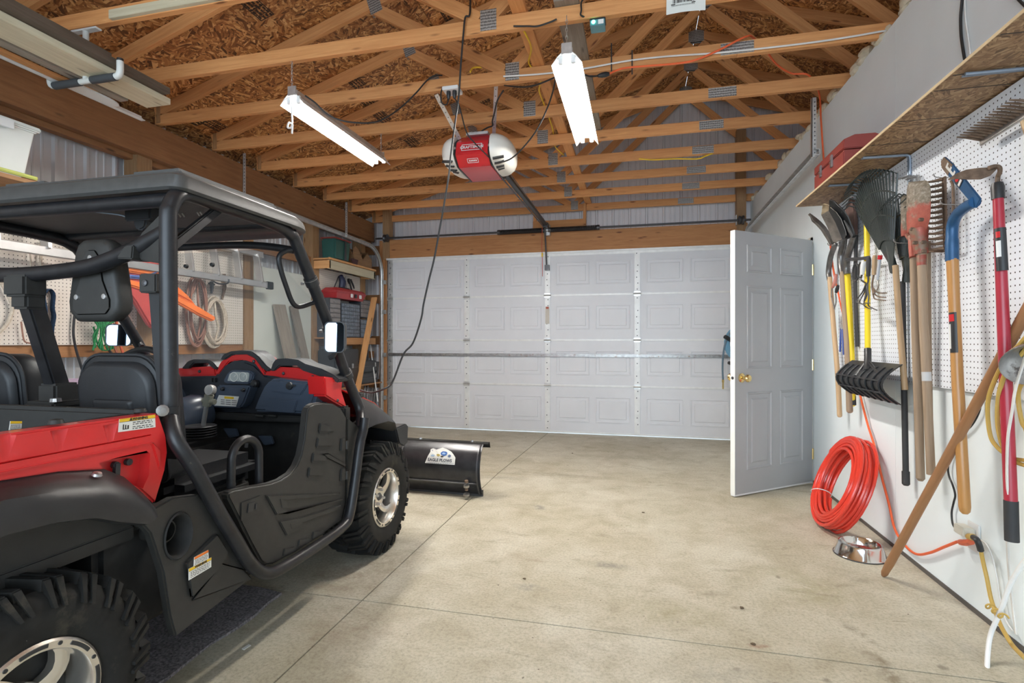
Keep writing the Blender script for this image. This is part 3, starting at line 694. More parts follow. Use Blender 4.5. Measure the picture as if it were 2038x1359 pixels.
# ---- opener
op = thing('garage_door_opener', 'red and white garage door opener hung from the trusses on straps', 'garage door opener', (-1.25, 4.1, 2.56))
prof = [(3.99,2.835),(3.868,2.748),(3.84,2.645),(3.93,2.572),(4.28,2.565),(4.36,2.60),(4.38,2.80),(4.33,2.835)]
mb = MB(); mb.prism([V((-1.385, a, b)) for a, b in prof], (.27, 0, 0)); body = O('motor_cover', mb, M['redgloss'], op, bevel=.006)
for s, xs_ in ((-1, -1.385), (1, -1.115)):
    rings = []; cy, cz = 4.09, 2.70
    for i in range(7):
        a = i/6*PI/2*.96; f = math.cos(a)**.75; xx = xs_+s*(.012+.145*math.sin(a))
        rings.append([V((xx, cy-.02*(1-f)+.265*f*math.copysign(abs(math.cos(b))**.75, math.cos(b)), cz+.135*f*math.copysign(abs(math.sin(b))**.8, math.sin(b)))) for b in [k*2*PI/28 for k in range(28)]])
    mb = MB(); mb.loft(rings); lens = O('lens', mb, M['lens'], op, ang=60)
    mb = MB()
    for k in range(4):
        yy = 3.865+.052*k; zz = 2.602-.018*min(k, 2)
        mb.beam((xs_+s*.03, yy, zz), (xs_+s*(.115-.012*k), yy+.012, zz+.012+.002*k), .012, .022, (0,-.6,-.8))
    O('vent_slots', mb, M['black'], lens, kind='stuff')
    mb = MB(); mb.prism([V((xs_+s*.004-.008, a*1.0-.004*(a<4), b+.002)) for a, b in prof], (.016, 0, 0)); O('bezel', mb, M['black'], op, bevel=.004)
    mb = MB(); mb.lathe([(0, 0), (.012, 0), (.010, .006), (0, .007)], (xs_+s*.004, 3.852, 2.70), (0,-1,.2), 10); O('bezel_screw', mb, M['chain'], op)
fc = V((-1.25, 3.8335, 2.758)); un = V((0, -.243, 1)).normalized()
up1 = V((0, .028, .103)).normalized()
mb = MB()
def frame(mb, c, r, u, w, h, t, n):
    for a, b, ww, hh in ((0, h/2, w, t), (0, -h/2, w, t), (-w/2, 0, t, h), (w/2, 0, t, h)):
        cc = c+r*a+u*b; mb.add([cc-r*(ww/2)-u*(hh/2)+n, cc+r*(ww/2)-u*(hh/2)+n, cc+r*(ww/2)+u*(hh/2)+n, cc-r*(ww/2)+u*(hh/2)+n], [(0,1,2,3)])
lf = V((-1.25, 3.8535, 2.697)); X1 = V((1,0,0)); nf = V((0,-.004,.001))
frame(mb, lf, X1, up1, .16, .050, .005, nf); logo = O('logo_frame', mb, M['white_pl'], op, smooth=False)
words('logo_letters', 'CRAFTSMAN', .033, lf+nf, X1, up1, M['white_pl'], logo, .0006, bold=.0008)
u2 = V((0, -.09, .073)).normalized(); c2 = V((-1.25, 3.885, 2.6085))
mb = MB(); frame(mb, c2, X1, u2, .085, .036, .004, V((0,-.004,-.005))); l2 = O('badge_frame', mb, M['white_pl'], op, smooth=False)
mb = MB(); 
for k in range(5): mb.add([c2+X1*(-.03+.013*k)+u2*a+V((0,-.004,-.005))+X1*b for a, b in ((-.007, 0), (-.007, .009), (.007, .009), (.007, 0))], [(0,1,2,3)])
O('badge_print', mb, M['white_pl'], l2, kind='stuff', smooth=False)
mb = MB(); mb.box((-1.33, 3.95, 2.833), (-1.15, 4.02, 2.855)); O('mount_plate', mb, M['gsteel'], op, bevel=.002)
for pa, pb in ((ony(868, 188, 3.62), V((-1.375, 3.93, 2.80))), (V((-1.0, 3.66, 3.10)), V((-1.12, 4.02, 2.83)))):
    mb = MB(); mb.beam(pa, pb, .030, .004, (0,-1,0)); st_ = O('hanger_strap', mb, M['gsteel'], op)
    mb = MB(); 
    for k in range(9): mb.ball(pa+(pb-pa)*((k+.5)/9)+V((0,-.003,0)), (.005,.002,.005), 6, 4)
    O('strap_holes', mb, M['dsteel'], st_, kind='stuff')
mb = MB(); mb.beam((-1.235, 4.35, 2.80), (-1.235, 7.22, 2.80), .05, .032); O('rail', mb, M['black'], op, bevel=.003)
mb = MB(); mb.tube([(-1.275, 4.36, 2.765), (-1.262, 7.15, 2.775)], .007, 6); mb.tube([(-1.20, 4.36, 2.82), (-1.215, 7.15, 2.815)], .004, 6); O('drive_chain', mb, M['dsteel'], op)
mb = MB(); mb.box((-1.27, 7.05, 2.765), (-1.20, 7.25, 2.83)); mb.lathe([(0,-.012),(.035,-.012),(.035,.012),(0,.012)], (-1.235, 7.1, 2.80), (1,0,0), 14); O('rail_bracket', mb, M['dsteel'], op, bevel=.004)
mb = MB(); mb.tube([(-1.255, 7.12, 2.78), (-1.258, 7.22, 2.55), (-1.25, 7.24, 2.27)], .011, 8); mb.box((-1.275, 7.23, 2.20), (-1.21, 7.285, 2.275)); O('door_arm', mb, M['dsteel'], op)
mb = MB(); mb.tube(spline([(-1.285, 7.10, 2.77), (-1.29, 7.1, 2.5), (-1.288, 7.12, 2.38), (-1.285, 7.12, 2.1)]), .004, 6); rc = O('release_cord', mb, plain('red_string', (.55,.09,.06), .7), op, label='red emergency release cord')
mb = MB(); mb.lathe([(0,-.03),(.010,-.03),(.012,.02),(0,.03)], (-1.288, 7.115, 2.40), (0,0,1), 8); O('cord_handle', mb, M['yellow'], rc)

# ---- outlet box on the chord
ob = thing('outlet_box', 'white ceiling outlet box with two black plugs under a truss chord', 'outlet', ony(900, 184, 3.60))
c = ony(900, 183, 3.60); c.z = 3.028
mb = MB(); mb.box((c.x-.06, 3.55, 3.012), (c.x+.06, 3.66, 3.038)); O('cover_plate', mb, M['white_pl'], ob, bevel=.003)
for dx in (-.022, .024):
    mb = MB(); mb.lathe([(0,0),(.016,0),(.017,-.025),(.011,-.05),(.007,-.056),(0,-.057)], (c.x+dx, 3.585, 3.012), (0,0,1), 10); O('plug', mb, M['black'], ob)
cord('appliance_cord', [(c.x-.022, 3.585, 2.957), (c.x-.035, 3.575, 2.915), (c.x-.07, 3.57, 2.93), (c.x-.075, 3.57, 3.0), (c.x-.07, 3.60, 3.06)], .005, M['blackcord'], 'short black cord looping up from the left plug of the ceiling outlet')
cord('appliance_cord', [(c.x+.024, 3.585, 2.96), ony(915, 215, 3.6), ony(928, 262, 3.75), ony(945, 285, 3.78), ony(962, 302, 3.80), ony(985, 325, 4.0), ony(1003, 345, 4.3)], .005, M['blackcord'], 'black cord crossing the front of the opener from the right plug')
cord('charger_lead', [ony(*p, y) for p, y in (((936,-20),3.02),((935,28),2.985),((926,35),2.98),((922,70),2.98),((917,130),2.985),((913,190),3.0),((905,250),3.0),((897,310),3.0),((893,350),3.0),((884,405),3.0),((876,450),3.0),((864,515),3.0),((853,560),3.0),((843,605),3.0),((838,635),3.0),((822,682),3.0),((803,705),2.98),((782,758),2.95),((768,772),2.92),((740,781),2.90),((716,776),2.86))], .0058, M['blackcord'], 'long black cord hanging from the near truss down to the vehicle hood')
cord('lamp_cord', [ony(*p, y) for p, y in (((607,190),3.05),((628,205),3.1),((652,228),3.15),((690,242),3.2),((740,244),3.3),((770,233),3.4),((800,212),3.5),((828,185),3.55),((850,160),3.59),((866,151),3.6),((880,150),3.64))], .0055, M['blackcord'], 'sagging black cord from the left shop light to the outlet truss')
cord('lamp_cord', [ony(*p, y) for p, y in (((1106,155),3.25),((1098,190),3.4),((1085,225),3.5),((1066,262),3.6),((1040,295),3.7),((1018,315),3.78),((998,323),3.85),((985,326),3.9))], .0055, M['blackcord'], 'black cord curving from the right shop light to the opener')
cord('lamp_cord', [ony(*p, y) for p, y in (((1004,170),3.62),((1020,172),3.5),((1045,173),3.4),((1070,168),3.3),((1095,158),3.2),((1108,152),3.15))], .0055, M['blackcord'], 'short black cord sagging between opener strap and right shop light')
cord('thin_wire', [ony(*p, y) for p, y in (((1022,52),2.985),((1050,52),2.985),((1070,52),2.98),((1095,44),2.98),((1108,38),2.98))], .005, M['blackcord'], 'short black cord along the near chord beside the right lamp chain')
cord('thin_wire', [ony(*p, y) for p, y in (((1176,-14),2.98),((1158,2),2.98),((1157,20),2.98),((1156,30),2.985),((1168,36),3.02),((1175,40),3.05))], .005, M['blackcord'], 'thin black wire feeding the small lit charger')
cord('coax_cable', [ony(*p, y) for p, y in (((1002,180),3.64),((990,200),3.7),((984,225),3.8),((980,240),3.85),((980,250),3.95),((970,254),3.98),((958,262),4.0),((953,275),4.02))], .006, M['blackcord'], 'black cable tied to the right opener strap')
cord('extension_cord', [ony(*p, y) for p, y in (((1019,-10),3.04),((1020,15),3.05),((1042,60),3.08),((1057,95),3.3),((1053,127),3.60),((1076,155),3.66),((1073,180),3.9),((1083,208),4.2),((1092,232),4.5),((1101,262),4.8),((1104,290),5.2),((1122,309),5.45))], .006, M['yellow'], 'yellow cord threading back over the chords beside the right shop light')
cord('extension_cord', [ony(*p, y) for p, y in (((936,143),3.55),((942,135),3.6),((960,134),3.64),((990,133),3.68))], .006, M['yellow'], 'short yellow cord end resting on the outlet truss')
cord('extension_cord', [ony(*p, y) for p, y in (((1272,316),5.4),((1300,318),5.4),((1345,316),5.4),((1388,316),5.4),((1405,310),5.42),((1422,304),5.46))], .007, M['yellow'], 'yellow cord drooping below a far truss chord')
wc = [ony(*p, 3.598) for p in ((1002,152),(1080,147),(1160,137),(1250,121),(1330,112),(1420,106),(1520,96),(1620,84),(1700,72),(1758,62),(1764,66),(1760,70))]
cord('house_cable', wc, .006, M['whitecord'], 'white house cable stapled along the outlet truss chord')
for px, y0, y1 in ((1217, 86, 142), (1258, 100, 148)):
    p, q = ony(px, y0, 3.596), ony(px, y1, 3.596)
    mb = MB(); mb.beam(p, q, .008, .004, (0,1,0)); O('cable_tie', mb, M['blackcord'], label='black cable tie %s on the outlet truss' % ('nearer the right shop light' if px < 1230 else 'further from the right shop light'), cat='cable tie')
# orange cord: ceiling run then down the tool wall
oc = [ony(*p, y) for p, y in (((1212,147),3.55),((1240,136),3.58),((1290,131),3.58),((1340,127),3.585),((1382,120),3.585),((1430,100),3.585),((1484,73),3.585),((1500,76),3.7),((1524,100),3.9),((1546,128),4.1),((1575,146),4.2),((1610,150),4.2))]
oc += [onx(*p, 1.40) for p in ((1630,185),(1634,240),(1638,300),(1642,350),(1648,420),(1656,520))]+[onx(*p, 1.418) for p in ((1672,600),(1690,680),(1702,740),(1714,795),(1727,845),(1741,890),(1755,950),(1769,1003),(1780,1050),(1797,1080),(1822,1102),(1850,1100),(1880,1088),(1905,1078))]
cord('extension_cord', oc, .0065, M['orange'], 'long orange cord running from the trusses down the white wall', 6)
pl = thing('cord_plug', 'black plug joining the orange cord beside the right shop light', 'plug', ony(1200, 148, 3.54))
mb = MB(); a, b = ony(1212, 147, 3.55), ony(1190, 151, 3.52); mb.tube([a, a.lerp(b, .3), a.lerp(b, .6), b], [.012, .018, .018, .010], 8); O('plug_body', mb, M['black'], pl)
mb = MB(); mb.tube(spline([b, ony(1175, 152, 3.5), ony(1162, 148, 3.48)]), .006, 6); O('plug_lead', mb, M['blackcord'], pl)
# ---- small charger
ch = thing('wall_charger', 'small black charger with glowing green light under the near chord', 'charger', ony(1190, 45, 3.06))
c = ony(1190, 40, 3.05)
mb = MB(); mb.box((c.x-.045, 3.01, c.z-.02), (c.x+.045, 3.09, 3.045)); O('charger_body', mb, M['black'], ch, bevel=.004)
mb = MB(); mb.box((c.x-.042, 3.005, c.z-.055), (c.x+.042, 3.085, c.z-.02)); O('charger_window', mb, plain('teal_window', (.10,.24,.27), .2), ch, bevel=.003)
mb = MB(); mb.ball((c.x-.022, 3.003, c.z-.035), (.011,.006,.011)); O('indicator_light', mb, plain('green_led', (.1,1,.65), .3, var=0, emit=9), ch, label='glowing green indicator light')
mb = MB(); mb.box((c.x+.005, 3.003, c.z-.05), (c.x+.035, 3.006, c.z-.025)); O('charger_label', mb, M['white_pl'], ch)
# ---- printed tag with bar code
pa, pb = ony(1326, 30, 2.985), ony(1404, 20, 2.985)
tg = thing('paper_tag', 'white paper tag with a bar code stapled under the near truss', 'tag', pa)
X2 = (pb-pa); wdt = X2.length; X2.normalize(); U2 = V((0,0,1)); U2 = (U2-X2*U2.dot(X2)).normalized(); N2 = V((0,-1,0))
mb = MB(); cur = []
for i in range(9):
    f = i/8; cur.append(pa+X2*(wdt*f)+N2*(.010*math.sin(f*PI)))
mb.grid([cur, [p+U2*.17-N2*0 for p in cur]]); O('paper', mb, plain('tag_paper', (.72,.74,.70), .7, var=.03), tg, thick=.0008)
mb = MB(); rr = random.Random(3); u = .16
def tq(u0, v0, u1, v1):
    def P(u, v): return pa+X2*(wdt*u)+N2*(.010*math.sin(u*PI)+.0022)+U2*v
    mb.add([P(u0,v0), P(u1,v0), P(u1,v1), P(u0,v1)], [(0,1,2,3)])
while u < .70:
    w = rr.choice((.008, .012, .022)); tq(u, .052, u+w, .105); u += w+rr.choice((.008, .012, .018))
tq(.12, .045, .74, .050); tq(.12, .108, .76, .113)
for k in range(18): tq(.14+k*.033, .036, .152+k*.033, .043)
O('bar_code', mb, ink, tg, kind='stuff', smooth=False)

M['darkboard'] = wood('dark_board', (.075,.055,.04), (.15,.115,.085), (.03,.02,.015))
# ---- pipe rack with boards
rk = thing('pipe_rack', 'grey and black pipe rack screwed under a truss chord', 'rack', (-3.18, 2.41, 2.72))
M['pvc'] = plain('grey_pipe', (.60,.61,.58), .4); M['foam'] = plain('black_foam', (.045,.05,.055), .6)
xr0, xr1, yr, zr = -3.44, -2.935, 2.415, 2.735
mb = MB(); mb.tube([(-3.178, yr, 3.03), (-3.178, yr, zr)], .016, 12); O('drop_pipe', mb, M['pvc'], rk)
mb = MB(); mb.box((-3.27, yr-.02, 3.028), (-3.08, yr+.02, 3.0385)); O('mount_plate', mb, M['wsteel'], rk, bevel=.003)
mb = MB(); mb.tube([(xr0+.02, yr, zr), (xr1-.02, yr, zr)], .0165, 12); O('cross_pipe', mb, M['pvc'], rk)
for a, b in ((xr0+.02, -3.22), (-3.13, xr1-.02)):
    mb = MB(); mb.tube([(a, yr, zr), (b, yr, zr)], .022, 12); O('foam_sleeve', mb, M['foam'], rk)
for s, xx in ((-1, xr0+.02), (1, xr1-.02)):
    mb = MB(); mb.tube(spline([(xx, yr, zr), (xx+s*.022, yr, zr+.006), (xx+s*.032, yr, zr+.03), (xx+s*.032, yr, zr+.085)], 5), .0185, 12); O('elbow', mb, M['pvc'], rk)
    mb = MB(); mb.tube([(xx+s*.032, yr, zr+.085), (xx+s*.032, yr, zr+.10)], .0175, 12); O('pipe_cap', mb, M['black'], rk)
zt = zr+.024
def lay(name, x0, x1, y1, z0, h, mat, label, cat='board', y0=-.6):
    mb = MB(); mb.beam(((x0+x1)/2, y0, z0+h/2), ((x0+x1)/2, y1, z0+h/2), x1-x0, h); return O(name, mb, mat, label=label, cat=cat, bevel=.002)
lay('plank', -3.20, -3.005, 2.83, zt, .04, M['plank'], 'wide pale plank lying on the pipe rack')
lay('plank', -3.045, -2.955, 2.78, zt+.042, .04, M['darkboard'], 'dark weathered stud stacked on the wide pale plank')
lay('plank', -3.10, -2.99, 2.42, zt+.084, .035, M['darkboard'], 'short dark board, topmost on the pipe rack')
lay('board', -3.29, -3.225, 2.72, zt, .022, M['greywood'], 'narrow grey board on the rack beside the pale plank')
lay('trim_board', -3.385, -3.335, 2.70, zt, .018, M['lumber'], 'yellow pine strip lying in the rack by the white trim')
t = thing('gutter_trim', 'long white metal trim lying on the pipe rack', 'trim', (-3.41, 1.5, zt))
mb = MB(); mb.box((-3.43, -.6, zt), (-3.395, 2.99, zt+.004)); mb.box((-3.43, -.6, zt), (-3.427, 2.99, zt+.035)); O('trim_angle', mb, M['wsteel'], t, smooth=False)
t2 = thing('plastic_scoop', 'white plastic channel with a rounded end hanging in the rack', 'channel', (-3.35, 2.6, zt))
mb = MB(); a = ony(150, 205, 2.6); pts = []
for k in range(13):
    ang = -PI/2+PI*k/12; pts.append(V((-3.345+.055*math.sin(ang), 2.62+.13*math.cos(ang), zt-.012)))
mb.prism(pts+[V((-3.29, 2.45, zt-.012)), V((-3.40, 2.45, zt-.012))], (0, 0, .010)); O('scoop_end', mb, M['white_pl'], t2, bevel=.002)
# ================================================================== TOOL WALL
pb_ = None
for i, (y0, y1) in enumerate(((1.83, 4.26), (-.6, 1.828))):
    t = thing('pegboard', ['white pegboard carrying the garden tools', 'white pegboard sheet nearest the camera on the tool wall'][i], 'pegboard', (1.43, (y0+y1)/2, .97))
    mb = MB(); mb.box((1.420, y0, .97), (1.4275, y1, 2.195)); O('board', mb, M['peg_w'], t, bevel=.001)
    mb = MB()
    for z in (.99, 1.6, 2.17): mb.box((1.4275, y0+.02, z-.015), (1.4395, y1-.02, z+.015))
    O('spacer', mb, M['lumber_old'], t, kind='stuff')
sh = thing('wall_shelf', 'long strand-board shelf above the white pegboard', 'shelf', (1.3, 2, 2.2))
mb = MB(); mb.box((1.153, -.6, 2.203), (1.438, 4.31, 2.2145)); O('board', mb, M['osb_shelf'], sh, bevel=.0008)
mb = MB(); mb.box((1.1505, -.6, 2.2028), (1.1528, 4.31, 2.2147)); O('front_edge', mb, M['edge'], sh, smooth=False)
mb = MB()
for px in (1705, 1790, 1835, 1900, 1985):
    p, q = onz(px, HY-(2.2-CAMH)*FL/1, 2.2), None
for yy in (2.05, 2.32, 2.45, 2.75, 3.05, 3.62): mb.box((1.16, yy-.003, 2.2022), (1.435, yy+.003, 2.2030))
O('marker_line', mb, plain('marker_ink', (.05,.04,.03), .7), sh, kind='stuff', smooth=False)
for yy in (3.735, 3.215, 2.30):
    mb = MB(); mb.tube(spline([(1.19, yy, 2.194), (1.25, yy, 2.193), (1.38, yy, 2.192), (1.405, yy, 2.188), (1.413, yy, 2.17), (1.414, yy, 2.06), (1.414, yy, 2.0)], 4), .0065, 8)
    mb.tube([(1.19, yy+.02, 2.195), (1.40, yy+.02, 2.195), (1.413, yy+.02, 2.18), (1.414, yy+.02, 2.0)], .0045, 6); O('bracket', mb, M['steelb'], sh)
# red toolbox on the shelf
tbx = thing('toolbox', 'dark red steel toolbox on the strand-board shelf', 'toolbox', (1.25, 3.9, 2.215))
M['dred'] = plain('dull_red_paint', (.27,.045,.035), .45, var=.1)
p = ony(1658, 340, 3.95)
y0, y1, x0, x1 = 3.42, 3.94, 1.165, 1.39
mb = MB(); mb.box((x0, y0, 2.2155), (x1, y1, 2.315)); O('body', mb, M['dred'], tbx, bevel=.006)
mb = MB(); mb.prism([V((x0, y0-.002, 2.32)), V((x1, y0-.002, 2.32)), V((x1, y0-.002, 2.375)), V((x1-.06, y0-.002, 2.40)), V((x0+.06, y0-.002, 2.40)), V((x0, y0-.002, 2.375))], (0, y1-y0+.004, 0)); O('lid', mb, M['dred'], tbx, bevel=.005)
for yy in (3.60, 3.80):
    mb = MB(); mb.box((x0-.010, yy-.014, 2.27), (x0, yy+.014, 2.345)); mb.tube([(x0-.012, yy-.012, 2.30), (x0-.014, yy+.012, 2.30)], .004, 6); O('latch', mb, M['steel'], tbx, bevel=.002)
mb = MB(); mb.tube(spline([(1.277, 3.60, 2.40), (1.277, 3.61, 2.425), (1.277, 3.68, 2.432), (1.277, 3.75, 2.425), (1.277, 3.76, 2.40)]), .006, 7); O('handle', mb, M['dsteel'], tbx)
cord('wall_cable', [onx(*p, 1.432) for p in ((1918,-30),(1915,0),(1912,35),(1913,70),(1917,100),(1920,118))], .006, M['blackcord'], 'black cable hanging down the wall onto the shelf')
cord('wall_cable', [onx(*p, 1.432) for p in ((1922,-30),(1920,0),(1922,40),(1927,75),(1931,108))], .003, M['whitecord'], 'thin grey wire beside the black cable above the shelf')
cord('wall_cable', [onx(*p, 1.432) for p in ((2015,-14),(2028,0),(2040,12),(2060,30))], .005, M['blackcord'], 'black cable crossing the top right corner of the wall')

def hook(p, out=.10, lab=None, up=.02):
    "a wire peg hook whose arm ends at p"
    return p
def peg_hook(px, py, L, label, x=1.42, dz=.02):
    p = onx(px, py, x); t = thing('peg_hook', label, 'hook', p, 'wire hooks in the white pegboard'); mb = MB()
    mb.tube(spline([p+V((.004,0,.02)), p+V((-.004,0,.018)), p+V((-.004,0,0)), p+V((-.02,0,-.004)), p+V((-L+.02,0,0)), p+V((-L,0,.006)), p+V((-L-.004,0,dz))], 4), .0028, 6); O('wire', mb, M['steel'], t); return t
M['blade'] = plain('worn_blade', (.21,.19,.17), .5, .6, var=.25, sc_=20, dirt=((.10,.075,.055), .52, 12))
M['blade_tip'] = plain('clay_stain', (.36,.28,.18), .9, var=.2, sc_=30)
M['socket'] = plain('scuffed_socket', (.16,.155,.15), .32, .7, var=.3, sc_=25)
M['yellowh'] = plain('yellow_fibreglass', (.85,.62,.015), .35, var=.03, dirt=((.35,.27,.10), .70, 25))
M['grip'] = plain('black_grip', (.03,.03,.032), .65)

def shovel(label, neck, tip, width, side, sock, hpts, hmat, r, blade=None, grip=None, tipm=True):
    n, t_ = V(neck), V(tip); ax = (t_-n); L = ax.length; ax.normalize(); sd = V(side); sd = (sd-ax*sd.dot(ax)).normalized(); nr = ax.cross(sd)
    t = thing('shovel', label, 'shovel', hpts[-1], 'round-point shovels on the tool wall')
    prof = [(0, .62), (.04, .95), (.15, 1.0), (.45, 1.0), (.65, .93), (.8, .76), (.92, .46), (1.0, .05)]
    rows = []
    for f, w in prof:
        rows.append([n+ax*(L*f)+sd*(width/2*w*u)+nr*(.030*(u*u)*(1 if f < .9 else .5)-.02*math.sin(f*PI)) for u in [k/6*2-1 for k in range(7)]])
    k = 5 if tipm else len(rows)-1
    mb = MB(); mb.grid(rows[:k+1]); O('blade', mb, blade or M['blade'], t, thick=.003)
    if tipm: mb = MB(); mb.grid(rows[k:]); O('blade_tip', mb, M['blade_tip'], t, thick=.003)
    sp = spline(sock, 5); mb = MB(); mb.tube(sp, [r*.8+(r*1.12-r*.8)*min(1, i/6) for i in range(len(sp))], 12); mb.tube([n+ax*.12, n+ax*.05, n], [.004, .014, r*.85], 10); O('socket', mb, M['socket'], t)
    mb = MB(); mb.tube(spline(hpts, 5), r, 12)
    e, d = V(hpts[-1]), (V(hpts[-1])-V(hpts[-2])).normalized(); mb.tube([e, e+d*.01, e+d*.016], [r, r*.85, r*.4], 12); O('handle', mb, hmat, t)
    if grip: mb = MB(); mb.tube([V(grip[0]), V(grip[1])], r*1.12, 12); O('grip', mb, M['grip'], t)
    return t
X = 1.375
def P(px, py, x=X): return onx(px, py, x)
def PYt(px, py, ref): return ony(px, py, ref.y)
nk = P(1662, 482); shovel('narrow shovel seen edge-on, nearest the entry door', nk, PYt(1612, 424, nk), .17, (.35,1,0), [PYt(1664,484,nk), P(1660,492), P(1653,512), P(1649,540), P(1651,556)], [P(1651,552), P(1659,650), P(1667,745), P(1671,826)], M['handle'], .0165, tipm=False)
nk = P(1681, 474, 1.345); shovel('shovel with a clay-stained tip and a worn grey wooden handle', nk, PYt(1642, 404, nk), .25, (0,1,0), [nk, P(1678,490,1.36), P(1674,505,1.365), P(1674,530,1.365), P(1677,545,1.365)], [P(1677,541,1.365), P(1682,620,1.365), P(1687,700,1.365), P(1691,817,1.37)], M['handle_worn'], .020)
nk = P(1699, 470, 1.35); shovel('shovel with a black blade and a yellow handle', nk, PYt(1655, 396, nk), .20, (0,1,0), [nk, P(1693,490,1.36), P(1687,510,1.365), P(1684,530,1.37), P(1686,545,1.375)], [P(1686,541,1.385), P(1691,630,1.385), P(1695,716,1.385), P(1697,804,1.39)], M['yellowh'], .0185, blade=M['black'], grip=(P(1696.5,786,1.39), P(1697,806,1.39)), tipm=False)
nk = P(1704, 470, 1.385); t = thing('garden_spade', 'rusty brown blade hung behind the black shovel blade', 'spade', nk)
rows = [[P(1692+a*.4, 466, 1.40), P(1702, 468, 1.385), P(1707, 466, 1.40)] for a in (0,)]+[[P(1685, 440, 1.40), P(1700, 436, 1.37), P(1707, 440, 1.40)], [P(1682, 415, 1.40), P(1697, 405, 1.37), P(1703, 412, 1.40)], [P(1690, 396, 1.40), P(1696, 392, 1.385), P(1701, 396, 1.40)]]
mb = MB(); mb.grid(rows); O('blade', mb, plain('red_brown_blade', (.22,.13,.11), .5, .3, var=.25, sc_=20), t, thick=.003)
mb = MB(); mb.tube([P(1704,468,1.39), P(1702,560,1.40), P(1706,690,1.405)], .012, 10); O('handle', mb, M['grip'], t)

# snow pusher
sp = thing('snow_pusher', 'black ribbed snow pusher on a yellow handle', 'snow pusher', P(1730, 800, 1.3))
ya, yb = 3.80, 3.14
def spr(y, o=0):
    pts = []
    for k in range(11):
        f = k/10; z = 1.075-.215*f; x = 1.345-.105*math.sin(f*PI*.92)**1.0+.02*f; pts.append(V((x-o, y, z)))
    return pts
mb = MB(); mb.grid([spr(yb+(ya-yb)*k/12) for k in range(13)]); blade = O('blade', mb, M['black'], sp, thick=.004)
for k in range(8):
    y = yb+.03+(ya-yb-.06)*k/7; mb = MB()
    a = spr(y-.006, .001); b = spr(y+.006, .001); mb.loft([a[1:]+[p+V((-.011,0,0)) for p in reversed(a[1:])], b[1:]+[p+V((-.011,0,0)) for p in reversed(b[1:])]]); O('rib', mb, M['black'], blade, bevel=.002, seg=1)
mb = MB()
for z, dx in ((.985, .0), (.92, .0)):
    f = (1.075-z)/.215; x = 1.345-.105*math.sin(f*PI*.92)+.02*f; mb.beam((x-.006, yb+.02, z), (x-.006, ya-.02, z), .012, .008)
O('rib', mb, M['black'], blade)
hy = P(1727, 600, 1.355)
mb = MB(); mb.tube([P(1724.5, 395, 1.375), P(1726, 545, 1.365), P(1727, 697, 1.335)], .0155, 12); O('handle', mb, M['yellowh'], sp)
mb = MB(); mb.tube([P(1727, 694, 1.335), P(1727, 716, 1.325), P(1726, 740, 1.29)], [.019,.019,.022], 12); mb.tube([P(1727,718,1.325), P(1750,745,1.285)], .010, 8); mb.tube([P(1726,718,1.325), P(1704,748,1.26)], .010, 8); O('socket', mb, M['black'], sp)

# hand cultivators and hand tools
def claw(label, hp, hq, hmat, hr, neck, tines, tmat, group=None):
    t = thing('hand_cultivator', label, 'hand cultivator', hp)
    mb = MB(); sp_ = [V(hp), V(hp).lerp(V(hq), .15), V(hp).lerp(V(hq), .6), V(hq)]; mb.tube(sp_, [hr*.8, hr*1.05, hr, hr*.8], 10); O('handle', mb, hmat, t)
    mb = MB(); mb.tube(spline(neck, 4), .005, 7); O('neck', mb, tmat, t)
    for tn in tines: mb = MB(); s_ = spline(tn, 4); mb.tube(s_, [.0045*(1-.4*i/len(s_)) for i in range(len(s_))], 6); O('tine', mb, tmat, t)
    return t
D = M['dsteel']
h = 1.33
claw('black hand cultivator with a white taped grip', P(1719,520,h), P(1716,546,h), M['white_pl'], .014, [P(1716,546,h), P(1713,556,h), P(1727,566,h)], [[P(1724,564,h), P(1716,582,h-.01), P(1704,599,h-.02), P(1716,605,h-.05), P(1722,606,h-.07)], [P(1725,565,h), P(1720,582,h), P(1711,601,h-.02), P(1722,606,h-.05)], [P(1727,565,h), P(1726,585,h), P(1719,605,h-.01), P(1726,612,h-.04), P(1734,615,h-.06)]], D)
claw('black handled hand fork with long bent tines', P(1729,512,h), P(1728,550,h), M['grip'], .013, [P(1728,550,h), P(1728,560,h), P(1725,568,h)], [[P(1725,566,h), P(1729,590,h), P(1728,607,h-.01), P(1738,614,h-.05), P(1745,617,h-.07)], [P(1726,566,h), P(1722,590,h), P(1720,602,h-.02), P(1731,603,h-.05)]], D)
claw('rusty claw cultivator with a brown wooden grip', P(1741,508,h), P(1739,547,h), M['handle'], .012, [P(1739,547,h), P(1736,566,h), P(1738,585,h)], [[P(1738,575,h), P(1739,592,h), P(1745,596,h-.03), P(1763,598,h-.07)], [P(1738,575,h), P(1741,585,h), P(1748,590,h-.03), P(1763,592,h-.06)], [P(1738,573,h), P(1743,580,h), P(1751,583,h-.02), P(1765,583,h-.05)]], M['rust'])
t = thing('dibber', 'thin grey hand tool with a red cap', 'hand tool', P(1750,560,h))
mb = MB(); mb.tube([P(1751,516,h), P(1746,556,h)], .008, 10); O('shaft', mb, plain('grey_tube', (.50,.52,.56), .4), t)
mb = MB(); mb.tube([P(1752,508,h), P(1751,516,h)], .012, 10); O('cap', mb, M['redgloss'], t)
mb = MB(); mb.tube(spline([P(1746,556,h), P(1748,572,h), P(1740,584,h)]), .004, 6); O('tip', mb, M['steel'], t)
t = thing('grass_whip', 'black loop handled lopper hung over the yellow shovel handle', 'hand tool', P(1705,620,1.34))
